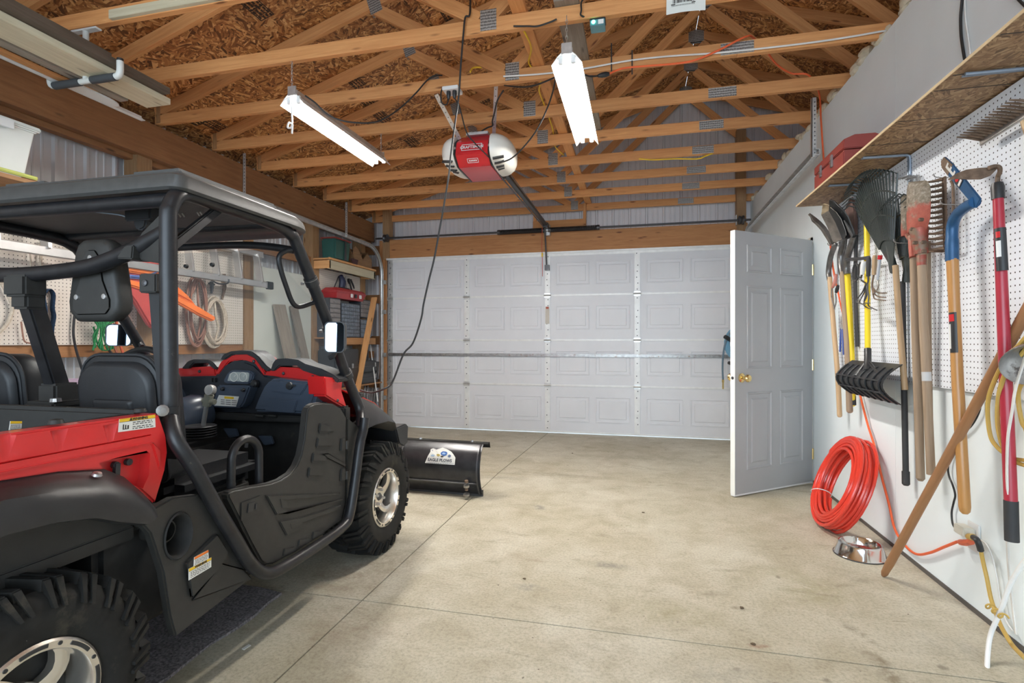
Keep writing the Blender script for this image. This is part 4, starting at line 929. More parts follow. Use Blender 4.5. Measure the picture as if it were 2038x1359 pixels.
mb = MB(); cpt = P(1703,542,1.34); mb.tube([cpt+V((0,.045*math.cos(a),.055*math.sin(a))) for a in [k*2*PI/18 for k in range(18)]], .006, 7, closed=True); mb.tube([cpt+V((0,.03*math.cos(a)-.07,.05*math.sin(a))) for a in [k*2*PI/18 for k in range(18)]], .005, 7, closed=True); O('finger_loop', mb, M['grip'], t)
mb = MB(); mb.tube(spline([P(1702,552,1.34), P(1704,580,1.35), P(1706,640,1.36), P(1708,690,1.36)]), .005, 7); O('shaft', mb, M['grip'], t)
mb = MB(); mb.tube([P(1683,515,1.34), P(1712,514,1.34), P(1730,511,1.33)], .007, 7); mb.tube([P(1684,519,1.34), P(1728,515,1.335)], .004, 6); O('cross_bar', mb, M['dsteel'], t)
t = thing('pruning_shears', 'small pruning shears with worn pink and black grips', 'shears', P(1663,600,1.35))
mb = MB(); mb.tube([P(1664,546,1.35), P(1662,562,1.35), P(1657,572,1.35)], [.010,.013,.009], 9); O('grip', mb, plain('pink_grip', (.55,.22,.18), .6), t)
mb = MB(); mb.tube([P(1668,568,1.35), P(1666,575,1.35), P(1664,582,1.35)], [.009,.013,.009], 9); O('grip', mb, M['grip'], t)
mb = MB(); mb.tube(spline([P(1656,572,1.35), P(1655,590,1.35), P(1659,606,1.35), P(1661,616,1.35)]), .005, 6); mb.tube(spline([P(1663,584,1.35), P(1664,600,1.35), P(1661,612,1.35)]), .005, 6); O('blade', mb, M['steel'], t)
t = thing('spring_clamp', 'blue handled hand pliers hung between shovel handles', 'pliers', P(1676,700,1.36))
for a, b in (((1674,652),(1672,700)), ((1677,655),(1679,706))):
    mb = MB(); mb.tube([P(*a,1.36), P((a[0]+b[0])/2, (a[1]+b[1])/2, 1.36), P(*b,1.36)], [.004,.006,.0055], 8); O('grip', mb, plain('blue_grip', (.02,.06,.32), .4), t)
mb = MB(); mb.tube([P(1673.5,630,1.36), P(1675.5,655,1.36)], .005, 7); O('jaw', mb, M['steel'], t)

# leaf rakes
M['rakep'] = plain('dark_rake_plastic', (.035,.043,.040), .38, var=.15)
def leaf_rake(label, A, L, R, B, x, hpts, hmat, nt, grip=None, foam=None):
    "A apex, L/R outer tine knees (pixels), B bulge of the fan edge"
    t = thing('leaf_rake', label, 'leaf rake', P(*A, x), 'plastic leaf rakes on the tool wall')
    a = P(*A, x); l, r = P(*L, x), P(*R, x); bb = P(*B, x); n = nt
    mid = bb*2-(l+r)*.5
    def edge(f): return l*((1-f)**2)+mid*(2*f*(1-f))+r*(f*f)
    def sl(p, f): return a+(p-a)*f
    rows = []
    for f in (.02, .30, .62):
        rows.append([sl(edge(k/12), f)+V((-.02*math.sin(k/12*PI)*f-.006,0,0)) for k in range(13)])
    mb = MB(); mb.grid(rows); O('fan_web', mb, M['rakep'], t, thick=.004)
    mb = MB()
    for f in (.3, .55, .80):
        mb.tube([sl(edge(k/16), f)+V((-.02*math.sin(k/16*PI)*f-.010,0,0)) for k in range(17)], .005, 6)
    O('fan_brace', mb, M['rakep'], t)
    for k in range(n):
        f = k/(n-1); e = edge(f); d = (e-a).normalized(); off = lambda g: V((-.02*math.sin(f*PI)*g-.009,0,0))
        mb = MB(); mb.tube([sl(e, .30)+off(.3), sl(e, .85)+off(.85), e+off(1), e+d*.012+V((-.030,0,.004))+off(1), e+V((-.075,0,-.030))+off(1)], [.0052,.0050,.0046,.0042,.0028], 5); O('tine', mb, M['rakep'], t)
    mb = MB(); c0, c1 = sl(edge(.5), .02), sl(edge(.55), .34); mb.tube([c0+(c0-c1)*.10, c0, c1], [.020,.021,.008], 10); O('socket', mb, M['rakep'], t)
    mb = MB(); mb.tube(spline(hpts, 5), .0145, 12); O('handle', mb, hmat, t)
    if foam: mb = MB(); mb.tube([foam[0], foam[1], foam[1]+(foam[1]-foam[0])*.12], [.0185,.0185,.012], 12); O('handle_end', mb, M['grip'], t)
    return t
leaf_rake('black plastic leaf rake behind, with a long black handle', (1804,560), (1778,420), (1838,400), (1806,392), 1.395, [P(1796,560,1.395), P(1798,700,1.395), P(1801,850,1.395), P(1803,960,1.395)], M['grip'], 9, foam=(P(1802.5,938,1.395), P(1803,963,1.395)))
leaf_rake('black plastic leaf rake in front, with a pale wooden handle', (1779,538), (1704,412), (1790,345), (1733,352), 1.345, [P(1782,528,1.345), P(1787,600,1.35), P(1794,690,1.355), P(1801,776,1.36)], M['handle'], 22)
t = thing('wire_rake', 'thin wire tined rake head behind the red digger blade', 'wire rake', P(1815,380,1.405))
for k in range(9):
    mb = MB(); a = P(1818-k*.4, 400, 1.41); b = P(1806+k*3.4, 352-2*k%5, 1.41); mb.tube([a, a.lerp(b, .8), b, b+V((-.05,0,-.012))], .0022, 5); O('tine', mb, M['steel'], t)
mb = MB(); mb.tube([P(1818,392,1.41), P(1817,440,1.41)], .009, 8); O('neck', mb, M['steel'], t)

# post-hole digger
M['digred'] = plain('red_digger_paint', (.33,.075,.05), .5, .2, var=.25, sc_=15, dirt=((.22,.16,.11), .47, 12))
M['digger_mud'] = plain('dried_mud', (.20,.165,.11), .95, var=.35, sc_=35, bmp=.5, bsc=60)
def muddy(name):
    m, nt, N, L, b = new_mat(name); g = N.new('ShaderNodeNewGeometry'); sp_ = N.new('ShaderNodeSeparateXYZ'); L.new(g.outputs['Position'], sp_.inputs[0])
    n1 = noise(N, L, g.outputs['Position'], 9, 6, .7); n2 = noise(N, L, g.outputs['Position'], 60, 6, .7)
    hgt = math_n(N, L, 'ADD', sp_.outputs[2], math_n(N, L, 'MULTIPLY', math_n(N, L, 'SUBTRACT', n1, .5), .35))
    z0 = P(1830, 412, 1.285).z; f = math_n(N, L, 'MULTIPLY', math_n(N, L, 'SUBTRACT', hgt, z0-.02), 25, True)
    r = ramp(N, [(.3, (.27,.055,.035)), (.6, (.36,.085,.055))]); L.new(n2, r.inputs[0])
    r2 = ramp(N, [(.32, (.10,.08,.055)), (.5, (.20,.16,.115)), (.68, (.34,.31,.26))]); L.new(n2, r2.inputs[0])
    L.new(mixc(N, L, f, r.outputs[0], r2.outputs[0]), b.inputs['Base Color']); b.inputs['Roughness'].default_value = .65; bump(N, L, b, n2, .4, .004); return m
M['muddy'] = muddy('muddy_red_blade')
pd = thing('post_hole_digger', 'red clamshell post-hole digger with muddy blades and two worn handles', 'post-hole digger', P(1838, 960, 1.31))
def dig_blade(cx, w, x, y0, y1, curve, tip=True):
    rows = []
    prof = [(0, .62), (.05, .74), (.2, .95), (.5, 1.0), (.70, .99), (.82, .92), (.90, .78), (.96, .55), (1, .12)]
    for f, ww in prof:
        py = y1+(y0-y1)*f; c = P(cx, py, x); rows.append([c+V((curve*(u*u-.4), u*w/2*ww, 0)) for u in [k/6*2-1 for k in range(7)]])
    return rows
rows = dig_blade(1817, .185, 1.285, 362, 462, .050)
mb = MB(); mb.grid(rows); O('blade', mb, M['muddy'], pd, thick=.004)
rows = dig_blade(1800, .08, 1.365, 388, 470, .04); mb = MB(); mb.grid(rows); O('blade', mb, M['muddy'], pd, thick=.004)
mb = MB(); mb.tube([P(1828,455,1.30), P(1831,475,1.305), P(1834,505,1.31)], [.040,.032,.028], 12); O('yoke', mb, M['digred'], pd)
mb = MB(); mb.tube([P(1818,470,1.35), P(1819,490,1.345), P(1820,512,1.34)], [.024,.024,.022], 10); mb.tube([P(1806,468,1.35), P(1810,474,1.345), P(1822,476,1.33)], .012, 8); O('yoke', mb, M['digred'], pd)
mb = MB()
for c in ((1832,437),(1815,456),(1837,482),(1820,483),(1838,500)): p = P(*c, 1.268); mb.lathe([(0,-.01),(.009,-.01),(.009,.004),(.006,.008),(0,.009)], p, (-1,-.3,0), 8)
O('bolt', mb, M['rust'], pd, kind='stuff')
mb = MB(); mb.tube([P(1834,502,1.31), P(1838,640,1.31), P(1841,680,1.315), P(1846,800,1.325), P(1853,944,1.34)], [.019,.018,.020,.018,.018], 12); O('handle', mb, M['handle_worn'], pd)
mb = MB(); mb.tube([P(1819,510,1.345), P(1823,680,1.345), P(1829,850,1.345), P(1832,952,1.345)], .0185, 12); e = P(1832,952,1.345); mb.tube([e, e+V((0,0,-.012))], [.0185,.010], 12); O('handle', mb, M['handle_worn'], pd)
mb = MB(); a, b = P(1833.8,508,1.309), P(1834.3,528,1.309); mb.tube([a, b], .0195, 12); O('paint_band', mb, M['digred'], pd)
mb = MB(); mb.tube([P(1843.5,740,1.319), P(1844.5,758,1.320)], .0192, 12); O('tape_wrap', mb, plain('grey_tape', (.52,.52,.52), .5), pd)

# bow rake
br = thing('bow_rake', 'rusty bow rake with its teeth pointing sideways behind the digger', 'bow rake', P(1872, 500, 1.36))
p0, p1 = P(1879,352,1.375), P(1882,500,1.375)
mb = MB(); mb.beam(p0, p1, .010, .024, (0,1,0)); O('tooth_bar', mb, M['rust'], br, bevel=.002)
for k in range(14):
    p = p0.lerp(p1, (k+.4)/14); mb = MB(); mb.tube([p+V((-.004,0,0)), p+V((-.03,.03,.0)), p+V((-.055,.065,.006))], [.009,.006,.0035], 6); O('tooth', mb, M['rust'], br)
mb = MB(); mb.tube(spline([P(1880,498,1.375), P(1893,496,1.375), P(1897,485,1.375), P(1897,380,1.38), P(1893,360,1.38)]), .006, 7); mb.tube(spline([P(1846,500,1.37), P(1866,500,1.375), P(1880,500,1.375)]), .006, 7); O('bow', mb, M['rust'], br)
mb = MB(); mb.tube([P(1846,480,1.37), P(1848,700,1.38), P(1852,900,1.385)], .013, 10); O('handle', mb, M['handle_worn'], br)
for i, c in enumerate(((1872,352,.06,'upper wire hook carrying the bow rake and the blue mattock'), (1902,405,.09,'bright wire hook under the blue mattock socket'), (1806,482,.10,'bright wire hook holding the front leaf rake'), (1655,488,.08,'wire hook nearest the entry door'), (1690,470,.08,'wire hook under the shovel blades'))):
    peg_hook(c[0]+18, c[1], c[2], c[3])

# blue mattock-like tool
M['bluep'] = plain('blue_tool_paint', (.018,.085,.20), .38, .2, var=.2, sc_=15, dirt=((.10,.10,.10), .66, 25))
ho = thing('cutter_mattock', 'blue steel cutter tool with a varnished wooden handle', 'mattock', P(1920,1020,1.33))
mb = MB(); s_ = [P(1895,519,1.33), P(1894.5,480,1.33), P(1896,448,1.33), P(1905,427,1.325), P(1922,412,1.32), P(1940,402,1.315)]; s_ = spline(s_, 5); mb.tube(s_, [.0245]*6+[.022]*(len(s_)-6), 14); O('socket', mb, M['bluep'], ho)
tip, heel = P(1876,318,1.30), P(1948,405,1.315)
ax = (tip-heel); ln = ax.length; ax.normalize(); wd = V((0,1,0)); wd = (wd-ax*wd.dot(ax)).normalized(); nr = ax.cross(wd).normalized()
pr = [(0,-.022),(0,.022),(.55,.026),(.80,.026),(.93,.024),(1.0,.006),(.98,-.018),(.80,-.026),(.5,-.026)]
mb = MB(); mb.prism([heel+ax*(ln*f)+wd*w+nr*.004 for f, w in pr], nr*-.008); bl = O('blade', mb, M['bluep'], ho, bevel=.002)
mb = MB(); mb.prism([heel+ax*(ln*f)+wd*w+nr*.0052 for f, w in ((.74,-.0262),(.74,.0262),(.93,.0244),(1.0,.006),(.98,-.018))], nr*-.0104); O('bare_tip', mb, M['rust'], bl, bevel=.001)
fr_ = nr if nr.x < 0 else -nr
mb = MB()
for f0, f1, w0, w1 in ((.62,.85,-.006,.006),(.62,.655,-.018,-.004),(.72,.755,-.018,-.004),(.815,.85,-.018,-.004)):
    mb.add([heel+ax*(ln*f)+wd*w+fr_*.0062 for f, w in ((f0,w0),(f1,w0),(f1,w1),(f0,w1))], [(0,1,2,3)])
O('cutout', mb, plain('cutout_light', (.62,.62,.60), .6), bl, smooth=False)
mb = MB(); mb.add([heel+ax*(ln*f)+wd*w+fr_*.0062 for f, w in ((.42,-.018),(.58,-.018),(.58,.018),(.42,.018))], [(0,1,2,3)]); lb = O('label', mb, M['black'], bl, smooth=False)
mb = MB(); mb.lathe([(0,0),(.011,0),(.011,.001),(0,.0012)], heel+ax*(ln*.53)+fr_*.0064, fr_, 12); O('label_emblem', mb, M['redgloss'], lb)
mb = MB(); mb.add([heel+ax*(ln*f)+wd*w+fr_*.0064 for f, w in ((.435,-.015),(.475,-.015),(.475,.015),(.435,.015))], [(0,1,2,3)]); O('label_text', mb, M['white_pl'], lb, smooth=False)
mb = MB(); mb.tube([P(1895.5,516,1.33), P(1899,600,1.33), P(1906,760,1.33), P(1914,900,1.33), P(1920,1008,1.33), P(1920.5,1018,1.33), P(1921,1023,1.33)], [.0225,.0205,.0215,.021,.021,.018,.009], 14); hd = O('handle', mb, M['handle_var'], ho)
def wraplab(name, pa, pb, r, a0, a1, mat, par):
    mb = MB(); d = (pb-pa).normalized(); ref = (CAM-pa); ref = (ref-d*ref.dot(d)).normalized()
    mb.lathe([(r, 0), (r, (pb-pa).length)], pa, d, 8, ref=ref, arc=(a0, a1)); return O(name, mb, mat, par)
wraplab('label', P(1901,622,1.33), P(1904.5,702,1.33), .0222, -.2, 1.5, M['black'], hd)
wraplab('label', P(1901.6,645,1.33), P(1903.5,694,1.33), .0226, .2, 1.4, M['white_pl'], hd)
wraplab('label', P(1901.2,626,1.33), P(1902,640,1.33), .0226, .2, 1.4, M['redgloss'], hd)

# red handled grass hook
M['redh'] = plain('red_fibreglass', (.40,.03,.05), .28, var=.06)
gh = thing('grass_hook', 'grass hook with a rusty curved blade and a long red handle', 'grass hook', P(2012,1076,1.34))
pts = [P(1986.5,392,1.34), P(1991,500,1.34), P(1999,690,1.34), P(2006,860,1.34), P(2012,1000,1.34)]
mb = MB(); mb.tube(pts, [.0165,.018,.0195,.020,.020], 14); hd = O('handle', mb, M['redh'], gh)
mb = MB(); mb.tube([P(2012,996,1.34), P(2013,1040,1.34), P(2014,1077,1.34)], .0215, 14); O('grip', mb, M['grip'], gh)
mb = MB(); mb.tube([P(1985,364,1.34), P(1985.5,372,1.34), P(1986.5,396,1.34)], [.017,.021,.020], 12); O('collar', mb, M['black'], gh)
mb = MB(); mb.tube(spline([P(1985,368,1.34), P(1986,352,1.34), P(1990,342,1.335), P(1989,333,1.33), P(1980,331,1.32), P(1968,334,1.30)], 5), .008, 8); O('neck', mb, M['rust'], gh)
bp = [(1985,335,1.33,.0),(1970,341,1.31,.017),(1950,345,1.28,.024),(1925,347,1.25,.021),(1905,350,1.22,.012),(1887,357,1.20,.002)]
mb = MB(); up_ = V((0,.25,1)).normalized(); mb.grid([[P(a,b,c)+up_*w, P(a,b,c)-up_*w] for a, b, c, w in bp]); O('blade', mb, M['rust'], gh, thick=.004)
wraplab('label', P(1991,455,1.34), P(1996,540,1.34), .0205, -.9, 1.1, M['black'], hd)
wraplab('label', P(1993.5,480,1.34), P(1994.8,512,1.34), .0209, .1, .9, M['white_pl'], hd)
wraplab('label', P(1992,462,1.34), P(1992.6,474,1.34), .0209, .1, .8, M['redgloss'], hd)
# gravel rake high on the wall
gr = thing('gravel_rake', 'steel gravel rake head with rusty teeth hung high near the shelf', 'garden rake', P(1990,265,1.37))
a, b = P(1952,284,1.37), P(2075,205,1.37)
mb = MB(); mb.beam(a, b, .012, .030); O('head_bar', mb, M['steel'], gr, bevel=.003)
for k in range(15):
    p = a.lerp(b, (k+.3)/15); mb = MB(); mb.tube([p+V((0,0,.008)), p+V((-.05,0,.022)), p+V((-.085,0.005,.030))], [.0065,.0055,.003], 6); O('tooth', mb, M['rust'], gr)
mb = MB(); mb.tube([P(2040,240,1.38), P(2060,300,1.39), P(2070,420,1.40)], .014, 10); O('handle', mb, M['handle'], gr)
# leaning handle
lh = thing('wooden_pole', 'brown wooden pole leaning from the floor against the tool wall', 'pole', onz(1757,1147,0))
a, b = onz(1758,1145,.006), P(2060,588,1.395); d = (b-a).normalized()
mb = MB(); mb.tube([a+d*.035, a+d*.09, a+d*.5, b], [.0165,.0195,.0195,.0195], 14); O('shaft', mb, M['handle_red'], lh)
mb = MB(); mb.tube([a, a+d*.012, a+d*.02, a+d*.037], [.010,.014,.0165,.0165], 14); O('tapered_tip', mb, M['handle_red'], lh)
# clamp lamp
cl = thing('clamp_lamp', 'tarnished metal clamp lamp shade at the right edge of the picture', 'lamp', P(2040,720,1.33))
c = P(2052,712,1.33); mb = MB(); mb.lathe([(.028,-.045),(.034,-.03),(.060,-.005),(.082,.035),(.087,.045),(.085,.046),(.078,.034),(.056,-.003),(.028,-.03)], c, (-.35,-.75,-.55), 24); O('shade', mb, plain('tarnished_tin', (.40,.38,.36), .35, .8, var=.35, sc_=14, dirt=((.12,.10,.09), .55, 18)), cl)
mb = MB(); mb.lathe([(0,-.10),(.02,-.10),(.022,-.05),(.028,-.04),(0,-.03)], c, (-.35,-.75,-.55), 12); O('socket', mb, M['black'], cl)
# yellow and white cords at the right
def wcord(pts, r, mat, label, flat=1.0, x=None):
    P3 = [onx(p[0], p[1], p[2] if len(p) > 2 else 1.36) for p in pts]; mb = MB(); mb.tube(spline(P3, 7), r, 8, flat=flat); return O('extension_cord', mb, mat, label=label, cat='cord')
M['yelcord'] = plain('dull_yellow_cord', (.52,.34,.08), .55, var=.06)
wcord([(2060,650,1.34),(2025,690,1.33),(2008,705,1.32),(1985,745,1.32),(1968,790,1.32),(1966,830,1.33),(1972,870,1.34),(1985,890,1.35),(2000,903,1.36),(2015,912,1.365),(2040,916,1.37),(2060,918,1.37)], .0075, M['yelcord'], 'outer loop of yellow extension cord hung at the right edge')
wcord([(2060,668,1.335),(2028,710,1.325),(2012,722,1.318),(2000,745,1.318),(1988,785,1.32),(1985,835,1.33),(1990,870,1.34),(1998,893,1.35),(2016,916,1.36),(2040,926,1.37),(2060,930,1.37)], .0075, M['yelcord'], 'inner loop of yellow extension cord beside the red handle')
wcord([(2060,730,1.39),(2030,770,1.39),(2027,800,1.40),(2034,840,1.40),(2045,870,1.40),(2055,1000,1.41),(2052,1060,1.41)], .0075, M['yelcord'], 'yellow cord hanging behind the tarnished lamp shade')
wcord([(2044,700,1.28),(2022,770,1.29),(2014,820,1.30),(2006,870,1.31),(2004,930,1.32),(2005,1000,1.33),(2004,1060,1.35),(2008,1140,1.38),(2016,1210,1.40),(2022,1262,1.40)], .008, M['whitecord'], 'flat white cable hanging in front of the red handle', .45)
wcord([(2070,1085,1.36),(2038,1118,1.35),(2012,1160,1.34),(1997,1200,1.33),(1985,1230,1.32),(1972,1262,1.30),(1966,1300,1.27),(1964,1359,1.22),(1966,1420,1.2)], .009, plain('clear_white_cable', (.80,.80,.78), .3), 'white cable tied in a bundle near the floor at right', .8)
p = onx(1990,1222,1.318); mb = MB(); mb.tube(spline([p+V((.012*math.cos(a),.005*a/3-.03+.004*a,.012*math.sin(a))) for a in [k*.9 for k in range(22)]], 2), .0035, 5); O('cable_tie', mb, M['yelcord'], label='frayed tie wrapped round the white cable', cat='cable tie')
# outlet
ot = thing('wall_outlet', 'white wall outlet with a three-way tap and plugs low on the wall', 'outlet', P(1935,1060,1.43))
oc_ = P(1937,1068,1.433); mb = MB(); mb.box((1.431, oc_.y-.04, oc_.z-.062), (1.4395, oc_.y+.04, oc_.z+.062)); O('cover_plate', mb, M['white_pl'], ot, bevel=.003)
mb = MB(); mb.box((1.385, oc_.y-.02, oc_.z+.0), (1.431, oc_.y+.055, oc_.z+.04)); O('plug_tap', mb, plain('ivory_plastic', (.66,.63,.54), .5), ot, bevel=.004)
a = onx(1908,1078,1.405); mb = MB(); mb.tube([a, onx(1912,1079,1.405), onx(1922,1080,1.40), onx(1933,1078,1.395)], [.0075,.013,.014,.013], 10); O('plug', mb, plain('orange_plug', (.62,.12,.05), .5), ot, label='orange plug')
mb = MB(); mb.tube([onx(1929,1068,1.40), onx(1937,1069,1.38)], .014, 12); O('plug', mb, M['yelcord'], ot, label='yellow plug')
mb = MB(); mb.tube(spline([onx(1937,1069,1.382), onx(1944,1074,1.375), onx(1949,1085,1.38), onx(1952,1096,1.39)]), [.012]*18+[.009], 10); O('plug_boot', mb, M['black'], ot)
wcord([(1952,1095,1.39),(1957,1120,1.40),(1964,1150,1.405),(1972,1190,1.405),(1982,1220,1.40),(1992,1245,1.39),(2003,1265,1.37),(2016,1285,1.36),(2040,1310,1.33)], .0078, M['yelcord'], 'yellow cord dropping from the low wall outlet to the floor')
wcord([(1945,1072,1.42),(1962,1082,1.42),(1975,1110,1.42),(1984,1150,1.42),(1990,1190,1.42),(2000,1230,1.42),(2015,1255,1.42)], .003, M['whitecord'], 'thin grey wire curving down from the low outlet')
wcord([(1902,1052,1.41),(1896,1042,1.42),(1894,1020,1.425),(1898,1000,1.425),(1901,985,1.425),(1896,965,1.425),(1889,948,1.425),(1887,930,1.425),(1892,905,1.425),(1910,870,1.425),(1935,845,1.425),(1950,815,1.425),(1950,790,1.425)], .0042, M['blackcord'], 'thin black adapter wire rising from the low outlet behind the poles')
# dog bowl
bc = onz(1718,1108,0); bc = V((1.207+.0, 3.30, 0))
bw = thing('pet_bowl', 'shiny stainless pet bowl on the floor by the wall', 'bowl', bc)
mb = MB(); mb.lathe([(.128,0),(.130,.004),(.124,.010),(.108,.060),(.104,.068),(.098,.070),(.092,.064),(.082,.030),(.06,.020),(0,.018)], bc, (0,0,1), 40); O('basin', mb, plain('stainless', (.74,.73,.71), .12, 1.0, var=.04), bw)
mb = MB(); mb.lathe([(.124,.0005),(.131,.0005),(.131,.006),(.124,.006)], bc, (0,0,1), 40); O('rubber_foot', mb, M['dsteel'], bw)
# orange tubing coil
cb, ct = V((1.155, 3.71, .012)), V((1.368, 3.765, .575))
cc = (cb+ct)/2; e1 = (ct-cb).normalized(); e2 = V((0,1,0)); e2 = (e2-e1*e2.dot(e1)).normalized(); e3 = e1.cross(e2)
R0 = (ct-cb).length/2-.045
tc = thing('tubing_coil', 'coil of bright red-orange plastic tubing leaning on the wall', 'tubing', cb)
rr = random.Random(8); slots = []
for j in range(5):
    for i in range(5-(j % 2)): slots.append((-.042+.021*i+(.0105 if j % 2 else 0), -.042+.0195*j))
pts = []; order = sorted(slots, key=lambda s: (s[1], s[0])); NN = 30
for q, (a, b) in enumerate(order):
    n2 = order[(q+1) % len(order)]
    for k in range(NN):
        th = 2*PI*k/NN; f = max(0, (k-NN*.8)/(NN*.2)); aa = a+(n2[0]-a)*f; bb = b+(n2[1]-b)*f
        wob = .006*math.sin(th*2+q*1.3)+.004*math.sin(th*3+q)
        R = R0+aa+wob; pts.append(cc+e1*(R*math.cos(th+2.2))+e2*(R*math.sin(th+2.2))+e3*(bb+.005*math.sin(th+q*2)))
mb = MB(); mb.tube(pts, .0108, 8); O('tubing', mb, plain('orange_pex', (.66,.05,.03), .22, var=.04), tc)
p0 = onx(1606,958,0) if False else cc+e2*(R0+.06)*-1
en = cc-e2*0
ep = cc+e2*(R0+.02)+e1*.05; mb = MB(); mb.tube(spline([cc+e2*(R0+.05)-e1*.05+e3*-.03, ep+e3*-.03, ep+e1*.07+e2*.03+e3*-.045]), .0108, 8); O('tubing_end', mb, M['orange'], tc)
for ang in (2.05,):
    c = cc+e1*(R0*math.cos(ang))+e2*(R0*math.sin(ang)); rd = (c-cc).normalized(); mb = MB()
    mb.tube([c+rd*(.062*math.cos(a))+e3*(.060*math.sin(a)) for a in [k*2*PI/20 for k in range(20)]], .003, 5, closed=True); O('tie', mb, M['white_pl'], tc)
# blue hose on the jamb
hs = thing('air_hose', 'coiled blue hose on a black hanger beyond the open door', 'hose', (1.30, 7.12, .9))
hc = V((1.235, 7.10, 1.17)); mb = MB(); pts = []
for k in range(7*26): th = 2*PI*k/26; q = k/26; pts.append(hc+V((-(.170-.016*(q % 4))*math.sin(th), -.03-.014*(q//4)-.004*math.sin(q), (.215-.018*(q % 4))*math.cos(th))))
mb.tube(pts, .0115, 8); O('hose_coil', mb, plain('blue_hose', (.16,.36,.52), .35, var=.1), hs)
mb = MB(); mb.tube(spline([hc+V((-.05,-.06,.205)), ony(1452,664,7.05), ony(1443,685,7.05), ony(1439,710,7.05), ony(1438,735,7.05), ony(1439,756,7.05)]), .0115, 8); O('hose_tail', mb, plain('blue_grey_hose', (.13,.20,.26), .35), hs)
a, b = ony(1439,755,7.05), ony(1439,774,7.05); mb = MB(); mb.tube([a, a.lerp(b,.3), a.lerp(b,.35), b], [.014,.014,.010,.011], 10); O('fitting', mb, M['brass'], hs)
mb = MB(); mb.tube([ony(1443,670,6.98), ony(1466,683,7.1), ony(1480,692,7.2)], .026, 10); mb.tube([ony(1451,722,7.0), ony(1462,726,7.12), ony(1470,722,7.2)], .022, 8); O('hanger', mb, M['black'], hs)
# ================================================================== SIDE-BY-SIDE UTILITY VEHICLE
XC = -2.08
uv_ = thing('utility_vehicle', 'red and black side-by-side utility vehicle parked on the left facing the overhead door', 'utility vehicle', (XC, 1.8, 0))
M['red'] = plain('red_body_plastic', (.62,.020,.020), .28, var=.05, coat=.3, dirt=((.35,.05,.035), .72, 12))
M['body'] = plain('grained_black_plastic', (.030,.029,.027), .5, var=.12, sc_=18, dirt=((.075,.068,.056), .68, 14), bmp=.15, bsc=300, spec=.35)
M['roofp'] = plain('roof_plastic', (.060,.060,.058), .5, var=.12, sc_=30, bmp=.25, bsc=260)
M['cage'] = plain('cage_tube', (.018,.018,.020), .38, .2, var=.3, sc_=20, dirt=((.16,.14,.11), .66, 40))
M['seat'] = plain('seat_vinyl', (.017,.018,.020), .45, var=.1, bmp=.3, bsc=350, spec=.4)
M['dash'] = plain('dash_blue_sheen', (.060,.078,.11), .30, var=.08); M['dashb'] = plain('dash_base', (.020,.023,.030), .4)  # panels: black plastic with reflected daylight's blue put into the colour
M['alu'] = plain('machined_wheel', (.78,.74,.68), .25, .9, var=.06)
M['under'] = plain('underbody', (.018,.017,.016), .8, var=.4, sc_=12, dirt=((.05,.042,.03), .62, 14))
M['mirror'] = plain('mirror_glass', (.34,.46,.60), .02, 1.0, var=0)
M['shield'] = glassmat('windshield', (.95,.97,.98), .03, .008)
M['fender'] = plain('fender_plastic', (.016,.016,.017), .45, var=.15, sc_=18, dirt=((.10,.09,.075), .70, 14), bmp=.12, bsc=300)
M['lab_w'] = plain('label_white', (.74,.73,.68), .5, var=.03); M['lab_y'] = plain('label_yellow', (.80,.50,.02), .5); M['lab_o'] = plain('label_orange', (.85,.20,.02), .5)
def part(name, mb, mat, parent=None, **k): return O(name, mb, mat, parent or uv_, **k)
def mx(mb):         # mirror copy about the centre line
    m2 = MB(); m2.v = [V((2*XC-p.x, p.y, p.z)) for p in mb.v]; m2.f = [list(reversed(f)) for f in mb.f]; m2.uv = [u[::-1] if u else None for u in mb.uv]; m2.m = list(mb.m); return m2
def both(name, mb, mat, **k): return part(name, mb, mat, **k), part(name, mx(mb), mat, **k)
def cut(o, mbs):
    for mb in mbs:
        c = O('cutter', mb, M['black'], smooth=False); c.parent = None
        md = o.modifiers.new('cut', 'BOOLEAN'); md.object = c; md.operation = 'DIFFERENCE'; md.solver = 'EXACT'
        bpy.context.view_layer.update()
        me = bpy.data.meshes.new_from_object(o.evaluated_get(bpy.context.evaluated_depsgraph_get()))
        o.modifiers.clear(); o.data = me; bpy.data.objects.remove(c)
    o.data.shade_smooth(); o.data.set_sharp_from_angle(angle=math.radians(30))
def sheet(pix, X, th, inward=-1): return [onx(a, b, X) for a, b in pix]

